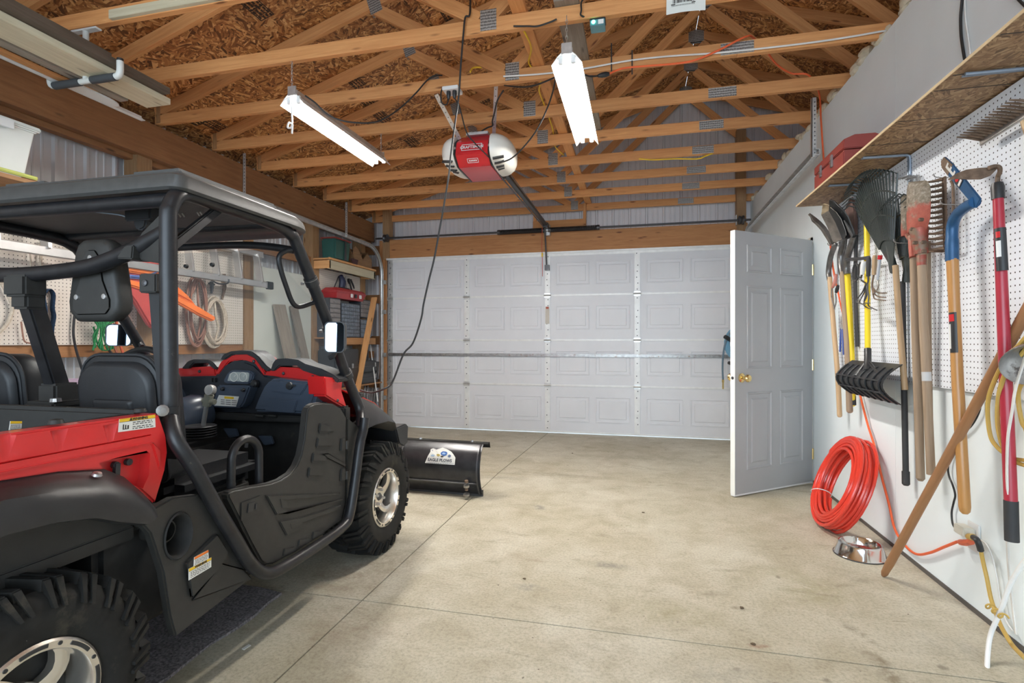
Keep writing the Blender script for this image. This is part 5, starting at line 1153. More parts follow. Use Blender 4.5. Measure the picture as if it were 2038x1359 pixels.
# ---- wheels
WC = V((-1.497, .93, .313)); R_ = .313
mb = MB(); prof = [(.156,-.105),(.185,-.121),(.225,-.127),(.262,-.119),(.284,-.098),(.290,-.05),(.290,.05),(.284,.098),(.262,.119),(.225,.127),(.185,.121),(.156,.105)]
mb.lathe(prof, WC, (1,0,0), 48, ref=(0,0,1)); tyre = part('wheel', mb, M['rubber'])
mb = MB()
def wp(r, h, a): return WC+V((h, -r*math.sin(a), r*math.cos(a)))
def lug(pts_in, pts_out):
    n = len(pts_in); mb.add(pts_in+pts_out, [tuple(range(n))[::-1], tuple(range(n, 2*n))]+[(i, (i+1) % n, n+(i+1) % n, n+i) for i in range(n)])
NL = 21
for side in (-1, 1):
    for k in range(NL):
        for q in (-1, 1):
            a = 2*PI*(k+(.5 if side > 0 else 0))/NL+q*.048; w = .030; sk = .10*q*0+.10
            def quad(r, d=0): return [wp(r, side*.012, a-w+sk), wp(r, side*.012, a+w+sk-.01), wp(r-.004, side*(.108+d), a+w*.9), wp(r-.004, side*(.108+d), a-w*.9)]
            lug(quad(.284), quad(R_))
            def sq(e): return [wp(.306, side*(.104+e*.6), a-w*.9), wp(.306, side*(.104+e*.6), a+w*.9), wp(.240, side*(.122+e), a+w*.6-.05), wp(.240, side*(.122+e), a-w*.6-.05)]
            lug(sq(-.012), sq(.014))
part('tread', mb, M['rubber'], tyre, kind='stuff', smooth=False)
mb = MB(); mb.lathe([(.150,.098),(.162,.106),(.163,.113),(.157,.118),(.140,.116),(.136,.108),(.130,.06),(.128,-.02),(.130,-.10),(.156,-.105)], WC, (1,0,0), 48, ref=(0,0,1)); rim = part('rim', mb, M['alu'], tyre)
mb = MB(); mb.lathe([(0,.034),(.127,.034),(.127,.026),(0,.026)], WC, (1,0,0), 32); part('dark_backing', mb, M['under'], tyre)  # dark disc paints in the shade seen between the spokes
mb = MB()
mb.lathe([(.0,.055),(.020,.055),(.022,.066),(.055,.066),(.060,.060),(.058,.03),(0,.03)], WC, (1,0,0), 32)
for k in range(4):
    a0 = k*PI/2+.35; L0, L1 = [], []
    for j in range(7):
        f = j/6; r = .048+.090*f; a = a0+.55*f*f; w = .030+.014*abs(2*f-1)+.012*f; h = .062+.020*f
        d = w/r/1.9
        L0.append([wp(r, h, a-d), wp(r, h+.004, a-d*.3), wp(r, h+.004, a+d*.3), wp(r, h, a+d), wp(r, h-.026, a+d*.9), wp(r, h-.026, a-d*.9)])
    mb.loft(L0)
part('spokes', mb, M['alu'], tyre)
mb = MB()
for k in range(8):
    a = k*PI/4
    ar = [a-.20+.40*j/6 for j in range(7)]
    mb.loft([[wp(.146, .1165, x), wp(.155, .1172, x), wp(.155, .1190, x), wp(.146, .1190, x)] for x in ar])
    mb.lathe([(0,0),(.0055,0),(.005,.002),(0,.0022)], wp(.1505, .117, a+PI/8), (1,0,0), 8)
part('rim_slots', mb, M['black'], tyre, kind='stuff')
mb = MB(); mb.lathe([(0,.060),(.021,.060),(.021,.069),(.012,.078),(0,.079)], WC, (1,0,0), 20); part('hub_cap', mb, M['dsteel'], tyre)
for k in range(4): mb = MB(); mb.lathe([(0,.064),(.010,.064),(.009,.078),(.005,.083),(0,.083)], WC+V((0, .040*math.sin(k*PI/2+.4), .040*math.cos(k*PI/2+.4))), (1,0,0), 6); part('lug_nut', mb, M['chain'], tyre)
for (dy, sx, rx) in ((1.78, 1, .25), (0, -1, 0), (1.78, -1, .3)):
    c = tyre.copy(); COL.objects.link(c); c.parent = uv_; ROOT[c.name] = ROOT[uv_.name]
    c.location = (0, dy, 0); c.scale = (sx, 1, 1)
    for ch in tyre.children: d = ch.copy(); COL.objects.link(d); d.parent = c; ROOT[d.name] = ROOT[uv_.name]

# ---- cage
def tubep(name, pts, r=.026, k=5, mat='cage', n=12, parent=None): mb = MB(); mb.tube(spline(pts, k) if k else pts, r, n); return part(name, mb, M[mat], parent)
def btube(name, pts, r=.026, k=5):
    mb = MB(); mb.tube(spline(pts, k) if k else pts, r, 12); return both(name, mb, M['cage'])
xr = -1.46
bp_, _ = btube('rear_pillar', [(xr,1.372,.95),(xr,1.369,1.2),(xr,1.366,1.56),(xr,1.372,1.62),(xr,1.40,1.668),(xr-.01,1.46,1.688),(xr-.02,1.6,1.69),(xr-.02,1.80,1.688),(xr-.015,1.93,1.678),(xr-.01,1.995,1.655)])
btube('front_pillar', [(xr-.01,1.985,1.665),(xr-.01,2.01,1.645),(xr-.01,2.05,1.59),(xr-.01,2.134,1.471),(xr-.01,2.276,1.266),(xr-.01,2.42,1.03),(xr-.005,2.50,.91),(xr+.02,2.52,.82),(xr+.06,2.45,.74)])
btube('side_tube', [(-1.37,2.44,.80),(-1.37,2.425,.74),(-1.37,2.391,.67),(-1.37,2.343,.493),(-1.37,2.295,.35),(-1.37,2.24,.310),(-1.37,2.06,.297),(-1.37,1.80,.297),(-1.37,1.70,.318),(-1.37,1.62,.39),(-1.37,1.55,.50),(-1.37,1.464,.638),(-1.375,1.38,.79),(-1.40,1.34,.88),(-1.44,1.355,.95)], .0235)
tubep('roof_bar', [(-2.69,1.41,1.66),(-1.47,1.41,1.66)], .024, 0); tubep('roof_bar', [(-2.68,1.95,1.70),(-1.48,1.95,1.70)], .020, 0)
tubep('windshield_bar', [(-2.68,2.06,1.60),(-2.5,2.065,1.635),(-2.2,2.07,1.645),(-1.85,2.07,1.645),(-1.66,2.065,1.63),(-1.48,2.06,1.60)], .017)
tubep('seat_bar', [(-2.69,1.37,1.545),(-2.60,1.37,1.50),(-2.41,1.372,1.445),(-2.2,1.372,1.428),(-2.08,1.372,1.426),(-1.95,1.372,1.430),(-1.78,1.372,1.445),(-1.62,1.37,1.485),(-1.54,1.37,1.515),(-1.47,1.37,1.545)], .0265)
mb = MB(); mb.beam((-2.08,1.375,1.39), (-2.08,1.487,1.0), .055, .055, (1,0,0)); part('centre_leg', mb, M['cage'], bevel=.006)
mb = MB(); mb.cbox((-2.08,1.375,1.385), (.10,.075,.075)); mb.cbox((-2.08,1.385,1.335), (.075,.066,.06)); part('leg_clamp', mb, M['body'], bevel=.008)
mb = MB(); mb.cbox((-2.08,1.485,1.00), (.085,.09,.08)); mb.cbox((-2.08,1.475,.965), (.14,.12,.025)); lf_ = part('leg_foot', mb, M['body'], bevel=.008)
mb = MB(); mb.lathe([(0,0),(.018,0),(.016,.012),(0,.014)], (-2.02,1.43,.978), (0,0,1), 10); part('bolt', mb, M['steel'], lf_)
g = [(-1.475,1.35,1.60),(-1.56,1.36,1.545),(-1.60,1.362,1.49),(-1.565,1.362,1.455),(-1.475,1.352,1.44)]
mb = MB(); mb.prism(g, (0,.03,0)); both('gusset', mb, M['body'], bevel=.004)
mb = MB(); mb.prism([(-1.565,1.335,1.50),(-1.60,1.335,1.50),(-1.635,1.335,1.46),(-1.57,1.335,1.455)], (0,.07,0)); both('bar_clamp', mb, M['body'], bevel=.004)
mb = MB(); mb.beam((-1.475,1.39,1.50), (-1.50,1.62,1.685), .022, .030); both('corner_brace', mb, M['cage'], bevel=.004)
mb = MB(); mb.tube([(xr,1.372,.945), (xr,1.372,.985)], .031, 12); both('pillar_collar', mb, M['cage'])
mb = MB(); p = onx(322,817,-1.425); mb.lathe([(0,0),(.017,0),(.018,.008),(.012,.010),(0,.010)], p, (1,-.5,.1), 12); mb.lathe([(0,.009),(.009,.009),(.009,.014),(0,.014)], p, (1,-.5,.1), 6); part('pillar_bolt', mb, M['steel'])
btube('front_grab_handle', [(xr-.03,2.03,1.60),(xr-.05,2.00,1.59),(xr-.062,1.975,1.55),(xr-.06,2.02,1.44),(xr-.055,2.08,1.355),(xr-.03,2.17,1.375),(xr-.01,2.19,1.39)], .011)
for py_, s_ in ((560, .031), (655, .031), (745, .031)):
    p = onx(620+(py_-560)*.375, py_, -1.47); d = V((0,.155,-.22)).normalized(); mb = MB(); mb.tube([p-d*.02, p+d*.02], s_, 12); part('pillar_sleeve', mb, M['black'])
    mb = MB(); mb.tube([p-d*.012, p-d*.010], s_+.001, 12); mb.tube([p+V((-.032,-.01,-.01)), p+V((-.045,-.015,-.01))], .007, 8); part('clamp_band', mb, M['steel'])

# ---- roof
def rr_outline(x0, x1, y0, y1, rc, z, n=6):
    out = []
    for (cx, cy, a0, r) in ((x1-rc[0], y0+rc[0], -PI/2, rc[0]), (x1-rc[1], y1-rc[1], 0, rc[1]), (x0+rc[1], y1-rc[1], PI/2, rc[1]), (x0+rc[0], y0+rc[0], PI, rc[0])):
        for k in range(n+1):
            a = a0+PI/2*k/n; xx, yy = cx+r*math.cos(a), cy+r*math.sin(a); out.append(V((xx, yy, z(xx, yy) if callable(z) else z)))
    return out
xa, xb, ya, yb = XC-.655, XC+.655, 1.365, 2.13
dr = lambda y: max(0, y-1.92)**1.5*.62
cr = lambda x: .030*(1-((x-XC)/.655)**2)
lo_ = lambda x, y: 1.682-dr(y)*.12; hi_ = lambda x, y: 1.738-dr(y)*.75
def ol(e, z): return rr_outline(xa+e, xb-e, ya+e, yb-e, (max(.03, .045-e*.3), max(.06, .15-e*.5)), z)
mb = MB(); mb.loft([ol(.035, lambda x, y: 1.708+cr(x)*.6-dr(y)*.5), ol(.022, lambda x, y: lo_(x, y)+.004), ol(.010, lo_), ol(0, lambda x, y: lo_(x, y)+.008), ol(.004, lambda x, y: hi_(x, y)-.008), ol(.014, hi_), ol(.05, lambda x, y: 1.748+cr(x)*.5-dr(y)*.8), ol(.10, lambda x, y: 1.752+cr(x)-dr(y)*.9), ol(.105, lambda x, y: 1.768+cr(x)-dr(y)*.9), ol(.13, lambda x, y: 1.772+cr(x)-dr(y)*.9)])
roof = part('roof', mb, M['roofp'], ang=50)
for cx in (XC-.2, XC+.42):
    mb = MB(); mb.box((cx-.12, 1.50, 1.77), (cx+.10, 2.02, 1.803)); part('roof_rib', mb, M['roofp'], roof, bevel=.012)
for px, py in ((362,405),(392,388),(398,420),(425,395),(500,425),(355,400)):
    p = ony(px, py, 1.7); p.z = 1.700; mb = MB(); mb.tube([p, p+V((.0,.012,-.012))], .003, 6); part('roof_clip', mb, M['chain'], roof)
mb = MB(); mb.box((-1.86, 1.55, 1.64), (-1.74, 1.66, 1.69)); mb.tube([(-1.80,1.56,1.635),(-1.80,1.66,1.635)], .030, 12); part('dome_lamp', mb, M['black'], roof, bevel=.006)
tubep('lamp_wire', [(-2.05,1.50,1.69),(-1.95,1.52,1.672),(-1.88,1.56,1.665),(-1.85,1.58,1.645)], .003, parent=roof, mat='steelb')

# ---- windshield and mirrors
wq = [V((-2.64,2.075,1.615)), V((-1.52,2.075,1.615)), V((-1.50,2.44,1.00)), V((-2.66,2.44,1.00))]
mb = MB(); mb.prism(wq, (0,.006,.004)); ws = part('windshield', mb, M['shield'], smooth=False)
for c in ((372,530),(424,527)):
    p = ony(*c, 2.09); mb = MB(); mb.lathe([(0,0),(.011,0),(.009,.012),(0,.014)], p, (0,-1,0), 10); part('shield_knob', mb, M['black'], ws)
def mirror(c, n, w, h, arm):
    n = V(n).normalized(); r = V((0,0,1)).cross(n).normalized(); u = n.cross(r)
    def ol2(w, h, o, rc=.022):
        out = []
        for cx, cy, a0 in ((1,-1,-PI/2),(1,1,0),(-1,1,PI/2),(-1,-1,PI)):
            for k in range(5): a = a0+PI/2*k/4; out.append(c+r*(cx*(w/2-rc)+rc*math.cos(a))+u*(cy*(h/2-rc)+rc*math.sin(a))+n*o)
        return out
    mb = MB(); mb.loft([ol2(w*.7, h*.7, -.05), ol2(w*.95, h*.95, -.03), ol2(w, h, -.004), ol2(w, h, .004), ol2(w*.93, h*.95, .004), ol2(w*.91, h*.93, .0005)]); m_ = part('side_mirror', mb, M['black'])
    mb = MB(); mb.loft([ol2(w*.90, h*.93, .0008, .018), ol2(w*.90, h*.93, .0018, .018)]); part('mirror_glass', mb, M['mirror'], m_)
    mb = MB(); mb.tube(spline(arm), .012, 8); part('mirror_arm', mb, M['black'], m_)
c = onx(666,671,-1.405); mirror(c, (.17,-.98,.03), .100, .148, [c+V((-.02,.04,-.04)), c+V((-.035,.05,-.085)), c+V((-.06,.05,-.10))])
c = ony(236,667,2.27); mirror(c, (.44,-.88,.06), .125, .118, [c+V((.02,.04,0)), c+V((.07,.05,-.03)), c+V((.10,.05,-.06))])

# ---- cargo bed
bx = -1.42
poly = [(.25,.985),(1.296,.974),(1.324,.90),(1.329,.848),(1.320,.794),(1.285,.70),(1.252,.737),(1.189,.805),(1.132,.84),(1.016,.861),(.888,.869),(.6,.84),(.45,.74),(.25,.70)]
mb = MB(); mb.prism([V((bx, y, z)) for y, z in poly], (-.055,0,0)); side = part('bed_side', mb, M['red'], bevel=.006)
pk = [onx(a, b, bx+.01) for a, b in ((203,922),(238,911),(298,897),(304,903),(302,945),(290,972),(262,962),(232,942),(212,934))]
mb = MB(); mb.prism(pk, (-.045,0,0)); cuts = [mb]
for px in (12, 118, 220):
    p = onx(px, 868-(px/318)*36+10, bx); mb = MB(); mb.tube([p+V((.020,0,.010)), p+V((.012,0,-.060))], [.030,.010], 14); cuts.append(mb)
for z0, z1 in ((.910, .922),):
    mb = MB(); mb.prism([V((bx-.006, .2, z0)), V((bx+.01, .2, z0+.001)), V((bx+.01, .2, z1))], (0, 1.07, 0)); cuts.append(mb)
cut(side, cuts)
mb = MB(); mb.prism([V((bx-.004, y, z)) for y, z in ((.25,.900),(1.27,.893),(1.30,.86),(1.296,.80),(1.27,.885),(.25,.892))], (.009,0,0)); part('side_ridge', mb, M['red'], side, bevel=.003)
for c in ((226,925),(252,919)):
    p = onx(*c, bx-.034); mb = MB(); mb.lathe([(0,0),(.010,0),(.010,.012),(0,.014)], p, (1,0,0), 10); 
    if c[0] < 240: mb.beam(p+V((.012,0,.005)), p+V((.014,-.005,-.045)), .014, .012, (1,0,0))
    part('pocket_latch', mb, M['black'], side)
lm = mx(mb)
mb = MB(); mb.prism([V((bx, y, z)) for y, z in poly], (-.055,0,0)); part('bed_side', mx(mb), M['red'], bevel=.006)
for px, py in ((112,838),(279,820)):
    p = onx(px, py, bx-.028); mb = MB(); mb.lathe([(0,0),(.018,0),(.014,.010),(0,.013)], V((p.x, p.y, .982)), (0,0,1), 12); part('rail_bolt', mb, M['body'], side)
mb = MB(); mb.box((-2.69,1.255,.62), (-1.47,1.30,.985)); hb = part('bed_headboard', mb, M['body'], bevel=.012)
mb = MB(); mb.box((-2.69,.25,.60), (-1.47,1.26,.64)); part('bed_floor', mb, M['body'], bevel=.004)
for k in range(7): mb = MB(); mb.box((-2.62+k*.17,.26,.64), (-2.56+k*.17,1.25,.652)); part('bed_rib', mb, M['body'], bevel=.003)
for x0, x1 in ((-1.505,-1.475), (-2.685,-2.655)):
    mb = MB(); mb.box((x0,.25,.62), (x1,1.26,.975)); part('bed_wall', mb, M['body'], bevel=.008)
def label(cs, X, parent, stripe, title, out=1, pic=False):
    "cs: pixel corners tl,tr,br,bl on the plane x=X"
    p = [onx(a, b, X) for a, b in cs]; tl, tr, br, bl = p; n = V((.0012*out,0,0))
    def at(u, v): return tl.lerp(tr, u).lerp(bl.lerp(br, u), v)
    mb = MB(); mb.prism([bl, br, tr, tl], n); L = part('warning_label', mb, M['lab_w'], parent, smooth=False)
    q = lambda m, u0, v0, u1, v1, k=1.4: m.add([at(u0,v1)+n*k, at(u1,v1)+n*k, at(u1,v0)+n*k, at(u0,v0)+n*k], [(0,1,2,3)])
    mb = MB(); q(mb, 0, 0, 1, .25); part('label_band', mb, stripe, L, smooth=False)
    if title: 
        words('label_title', title, (bl-tl).length*.27, at(.52, .125)+n*1.8, tr-tl, tl-bl, ink, L, .0003, bold=.0004)
    mb = MB(); rr = random.Random(int(cs[0][0])); u0 = .36 if pic else .08
    for v in ((.36,.50,.70,.84) if pic else (.38,.52,.66,.80)):
        u = u0
        while u < .90: l = rr.uniform(.03, .11); q(mb, u, v, min(u+l, .93), v+.06); u += l+.03
    if pic: 
        for (a, b, c2, d) in ((.10,.45,.13,.85),(.16,.5,.19,.8),(.12,.8,.26,.85),(.22,.55,.26,.8)): q(mb, a, b, c2, d)
    q(mb, 0, .245, 1, .27); part('label_print', mb, ink, L, kind='stuff', smooth=False); return L
label(((237,834),(308,825),(309,850),(235,860)), bx+.0003, side, M['lab_y'], '▲WARNING', pic=True)
label(((20,838),(43,838),(42,856),(17,858)), -1.53, hb, M['lab_y'], None)

# ---- rear fender flare
inn = [(.55,.80),(.70,.85),(.888,.872),(1.016,.863),(1.132,.842),(1.189,.806),(1.252,.738),(1.288,.690)]
rid = [(.50,.78),(.68,.83),(.85,.846),(.96,.834),(1.08,.807),(1.15,.770),(1.205,.718),(1.222,.690)]
bot = [(.52,.70),(.69,.75),(.85,.771),(.95,.764),(1.04,.745),(1.10,.715),(1.16,.69),(1.185,.680)]
mb = MB(); mb.grid([[V((-1.425,y,z)) for y, z in inn], [V((-1.385,y*.5+b[0]*.5,z*.45+b[1]*.55+.006)) for (y, z), b in zip(inn, rid)], [V((-1.343,y,z)) for y, z in rid], [V((-1.332,y*.5+b[0]*.5,z*.5+b[1]*.5)) for (y, z), b in zip(rid, bot)], [V((-1.335,y,z)) for y, z in bot], [V((-1.36,y,z-.006)) for y, z in bot], [V((-1.46,y,z+.01)) for y, z in bot]])
f1, f2 = both('rear_fender', mb, M['fender'], thick=.004, ang=45)
p = onx(193,951,-1.385); mb = MB(); mb.lathe([(0,0),(.013,0),(.010,.006),(0,.008)], p+V((0,0,.008)), (.4,0,1), 10); part('fender_bolt', mb, M['steel'], f1)

# ---- side intake panel below the pillar
pp = [(276,1036),(300,1015),(345,990),(395,984),(412,1003),(500,1152),(350,1268),(338,1225),(325,1140),(300,1062)]
mb = MB(); mb.prism([onx(a, b, -1.392) for a, b in pp], (-.03,0,0)); ip = part('intake_panel', mb, M['body'], bevel=.005)
c = onx(354,1066,-1.392); mb = MB(); mb.lathe([(0,-.06),(.058,-.06),(.058,.05),(0,.05)], V((0,0,0)), (1,0,0), 28); mb.v = [V((c.x+p.x, c.y+p.y*.80, c.z+p.z*1.12)) for p in mb.v]; cut(ip, [mb])
mb = MB(); mb.lathe([(.066,.004),(.062,.008),(.056,.0),(.050,-.07),(.02,-.10),(0,-.10)], V((0,0,0)), (1,0,0), 28); mb.v = [V((c.x+p.x, c.y+p.y*.80, c.z+p.z*1.12)) for p in mb.v]; io = part('intake_mouth', mb, M['under'], ip)
mb = MB(); mb.lathe([(.030,-.03),(.034,-.03),(.034,-.10),(.030,-.10)], c+V((0,-.012,.015)), (1,0,0), 20); part('intake_pipe', mb, M['body'], ip)
pts = [onx(a, b, -1.392) for a, b in ((376,1192),(365,1120),(392,1095),(428,1060),(452,1098),(436,1128))]
mb = MB(); mb.prism(pts, (.012,0,0)); part('raised_pad', mb, M['body'], ip, bevel=.008)
pts = [onx(a, b, -1.392) for a, b in ((378,1196),(438,1120),(482,1132),(500,1152))]
mb = MB(); mb.prism(pts, (.007,0,0)); part('raised_pad', mb, M['body'], ip, bevel=.004)
label(((386,1109),(414,1094),(415,1112),(385,1128)), -1.3795, ip, M['lab_o'], None)
label(((375,1132),(420,1109),(420,1128),(375,1155)), -1.3790, ip, M['lab_y'], 'WARNING')

# ---- door panel
dpx = [(612,818),(617,808),(626,803),(642,801),(664,803),(680,813),(690,830),(689,905),(688,1000),(680,1036),(640,1066),(590,1098),(545,1122),(530,1124),(520,1118),(500,1082),(470,1022),(454,990),(455,981),(466,975),(500,968),(540,961),(560,954),(580,941),(592,925),(600,905),(606,875)]
mb = MB(); mb.prism([onx(a, b, -1.398) for a, b in dpx], (-.035,0,0)); door = part('side_door', mb, M['body'], bevel=.007, seg=3)
def emboss(pix, h, name='embossed_pad', bv=.004, X=-1.398):
    mb = MB(); mb.prism([onx(a, b, X-.001) for a, b in pix], (h+.001,0,0)); return part(name, mb, M['body'], door, bevel=bv)
for a, b in ((633,844),(628,873),(619,903),(611,932)):
    emboss(((a+2,b-2),(a+26,b+4),(a+30,b+15),(a,b+15)), .009, 'louver', .003)
    mb = MB(); mb.prism([onx(x, y, -1.3975) for x, y in ((a,b+14),(a+28,b+14.5),(a+2,b+18))], (.002,0,0)); part('louver_slot', mb, M['black'], door, smooth=False)
emboss(((526,985),(678,980),(668,986),(560,996),(570,1020),(680,990),(681,996),(548,1025)), .008)
emboss(((552,1036),(600,1028),(676,1004),(676,1012),(600,1040),(605,1048),(568,1066)), .008)
emboss(((552,990),(566,995),(572,1012),(556,1012)), .010); emboss(((572,1040),(590,1036),(592,1050),(576,1054)), .009)
emboss(((640,903),(652,902),(686,922),(686,930),(650,912)), .006)
emboss(((478,1000),(516,985),(515,1020),(477,1037)), .004, 'latch_plate', .002)
mb = MB(); mb.prism([onx(a, b, -1.3935) for a, b in ((494,1002),(506,998),(502,1017),(492,1020))], (.003,0,0)); part('latch_slot', mb, M['black'], door)
mb = MB(); mb.prism([onx(a, b, -1.3935) for a, b in ((508,1003),(511,1001),(510,1012),(507,1013))], (.003,0,0)); part('latch_slot', mb, M['black'], door)
for a, b in ((562,1098),(592,1080),(620,1064)): emboss(((a,b+8),(a+2,b-6),(a+22,b-10),(a+24,b-2)), .006, 'step_pad', .002)
for b in (885, 945):
    emboss(((677,b-12),(684,b-13),(684,b+10),(676,b+12)), .010, 'hinge_pad', .002); mb = MB(); mb.tube([onx(690, b-8, -1.39), onx(690, b+8, -1.39)], .008, 8); part('door_hinge', mb, M['body'], door)
lx = mx(MB())
mb = MB(); mb.prism([onx(a, b, -1.398) for a, b in dpx], (-.035,0,0)); part('side_door', mx(mb), M['body'], bevel=.007)
mb = MB(); mb.prism([onx(a, b, -1.405) for a, b in ((692,830),(700,838),(716,850),(714,885),(706,955),(696,1010),(684,1038),(690,1000),(691,905))], (-.04,0,0)); both('front_side_panel', mb, M['body'], bevel=.005)

# ---- cockpit
def rbox(name, lo, hi, mat, bv, parent=None, tilt=0, piv=None, seg=3):
    mb = MB(); mb.box(lo, hi)
    if tilt:
        R = Matrix.Rotation(tilt, 3, 'X'); pv = V(piv); mb.v = [pv+R@(p-pv) for p in mb.v]
    return part(name, mb, mat, parent, bevel=bv, seg=seg, ang=60)
for s, (x0, x1) in ((1, (-1.95,-1.60)), (-1, (-2.62,-2.235))):
    xc_, hw = (x0+x1)/2, (x1-x0)/2
    def so(e, y, zt=1.145, zb=.70, rt=.095):
        out = []; y0_ = y
        for (cx, cz, a0, r) in ((1,1,0,rt), (-1,1,PI/2,rt), (-1,-1,PI,.03), (1,-1,-PI/2,.03)):
            r = max(.012, r-e*.5)
            for k in range(7):
                a = a0+PI/2*k/6; zz = ((zt-e-r) if cz > 0 else (zb+r)); z = zz+r*math.sin(a); x = xc_+cx*(hw-e-r)+r*math.cos(a)
                out.append(V((x, y-.09*(z-.90), z)))
        return out
    mb = MB(); mb.loft([so(.035, 1.468), so(.006, 1.478), so(0, 1.50), so(0, 1.56), so(.02, 1.585), so(.06, 1.60)]); sb = part('seat_back', mb, M['seat'], ang=50)
    mb = MB(); mb.loft([so(.030, 1.447, 1.13), so(.018, 1.452, 1.13), so(.012, 1.47, 1.135)]); part('seat_shell', mb, M['seat'], sb, ang=50)
    mb = MB(); mb.tube([p for p in so(-.002, 1.484)], .006, 6, closed=True); part('seat_piping', mb, M['black'], sb)
    mb = MB(); mb.loft([so(.10, 1.438, 1.08, .74, .04), so(.092, 1.441, 1.08, .74, .04), so(.088, 1.448, 1.08, .74, .04)]); part('shell_panel', mb, M['seat'], sb, ang=40)
    rbox('seat_cushion', (x0,1.52,.60), (x1,1.98,.715), M['seat'], .045, seg=4)
    rbox('seat_base', (x0+.02,1.50,.36), (x1-.02,1.93,.61), M['under'], .02)
def headrest(cx):
    zz = lambda f: 1.255+.28*f
    ol3 = lambda e, y: [V((cx+x*(1-e), y, 1.395+(z-1.395)*(1-e))) for x, z in ((-.075,1.262),(.075,1.262),(.108,1.295),(.112,1.33),(.100,1.40),(.082,1.50),(.070,1.53),(.045,1.545),(-.045,1.545),(-.070,1.53),(-.082,1.50),(-.100,1.40),(-.112,1.33),(-.108,1.295))]
    mb = MB(); mb.loft([ol3(.12, 1.402), ol3(.03, 1.408), ol3(0, 1.420), ol3(0, 1.446), ol3(.06, 1.462), ol3(.2, 1.468)]); h = part('headrest', mb, M['body'], ang=50)
    pl3 = [V((cx+x, 1.402, z)) for x, z in ((-.062,1.285),(.062,1.285),(.080,1.305),(.080,1.335),(.050,1.40),(.035,1.48),(.015,1.505),(-.015,1.505),(-.035,1.48),(-.050,1.40),(-.080,1.335),(-.080,1.305))]
    mb = MB(); mb.prism(pl3, (0,-.005,0)); pl = part('back_plate', mb, M['body'], h, bevel=.003)
    for x, z in ((0,1.478),(-.06,1.345),(.06,1.345)): mb = MB(); mb.lathe([(0,0),(.010,0),(.009,.004),(0,.005)], (cx+x,1.397,z), (0,-1,0), 12); part('plate_screw', mb, M['chain'], pl)
hx = ony(182,535,1.40).x
headrest(hx); headrest(-2.53)
btube('hip_guard', [(-1.45,1.62,.58),(-1.45,1.62,.72),(-1.45,1.625,.775),(-1.45,1.65,.81),(-1.45,1.69,.822),(-1.45,1.73,.81),(-1.45,1.76,.775),(-1.45,1.765,.72),(-1.45,1.765,.60)], .0155)
bc0 = ony(309,565,1.40)
for s, X0 in ((1, bc0.x), (-1, 2*XC-bc0.x)):
    e = s*.035
    mb = MB(); mb.grid([[V((X0-s*.026, 1.40, bc0.z-.03)), V((X0+s*.026, 1.40, bc0.z-.03))], [V((X0-s*.024, 1.415, 1.15)), V((X0+s*.030, 1.415, 1.15))], [V((X0+s*.01, 1.43, .80)), V((X0+s*.055, 1.43, .80))]]); part('seat_belt', mb, M['black'], thick=.003)
    mb = MB(); mb.cbox((X0,1.385,bc0.z), (.068,.03,.062)); bk = part('belt_bracket', mb, M['body'], bevel=.004)
    mb = MB(); mb.lathe([(0,0),(.011,0),(.010,.004),(0,.006)], (X0-s*.006,1.369,bc0.z), (0,-1,0), 12); part('bracket_bolt', mb, M['dsteel'], bk)
mb = MB(); mb.box((-2.72,1.45,.31), (-1.42,2.46,.345)); part('floor_pan', mb, M['under'], bevel=.01)
mb = MB(); mb.box((-2.70,2.40,.33), (-1.46,2.46,.86)); part('bulkhead', mb, M['under'], bevel=.01)
mb = MB(); mb.box((-2.17,1.55,.33), (-1.97,2.30,.70)); part('console', mb, M['under'], bevel=.03)
YDs = 2.33
def dpoly(name, pix, Y, th, mat, parent=None, bv=.006, seg=2): mb = MB(); mb.prism([ony(a, b, Y) for a, b in pix], (0,th,0)); return part(name, mb, mat, parent, bevel=bv, seg=seg)
dash = dpoly('dash', ((330,750),(430,748),(445,728),(463,718),(485,717),(505,724),(528,746),(560,752),(640,764),(648,790),(642,832),(505,828),(480,820),(330,822)), YDs, .14, M['dashb'], bv=.012)
dpoly('dash_shelf', ((335,818),(505,824),(640,830),(636,842),(505,838),(420,834),(335,835)), YDs-.03, .16, M['under'])
gb = dpoly('glove_box', ((502,819),(512,793),(523,770),(535,756),(545,752),(632,763),(628,790),(616,824)), YDs-.075, .09, M['dash'], dash, .014, 3)
dpoly('glove_panel', ((540,780),(554,758),(612,764),(598,786)), YDs-.083, .012, M['dash'], gb, .004); dpoly('glove_panel', ((526,818),(534,792),(592,796),(584,822)), YDs-.083, .012, M['dash'], gb, .004)
p = ony(577,768,YDs-.083); mb = MB(); mb.lathe([(0,0),(.019,0),(.017,.010),(0,.014)], p, (0,-1,.1), 14); mb.beam(p+V((.0,-.012,.0)), p+V((.035,-.012,.004)), .010, .008); part('glove_latch', mb, M['black'], gb)
mb = MB()
for px in (510, 535, 607): q_ = ony(px, 827, YDs-.04); mb.tube([q_, q_+V((.045,0,-.002))], .008, 8)
part('glove_hinges', mb, M['body'], gb, kind='stuff')
gc = dpoly('gauge_cluster', ((443,758),(452,742),(462,736),(498,738),(505,745),(502,757),(494,764),(448,763)), YDs-.02, .03, M['dash'], dash, .006)
dpoly('gauge_face', ((452,758),(456,744),(463,740),(493,741),(496,744),(493,760)), YDs-.024, .006, plain('gauge_face', (.42,.44,.42), .3), gc, .002)
for px in (466, 484):
    p = ony(px, 750, YDs-.0245); mb = MB(); mb.lathe([(.022,0),(.025,0),(.025,.003),(.022,.003)], p, (0,-1,0), 20); mb.beam(p, p+V((.012,-.001,.012)), .002, .003); part('gauge_dial', mb, M['lab_w'], gc)
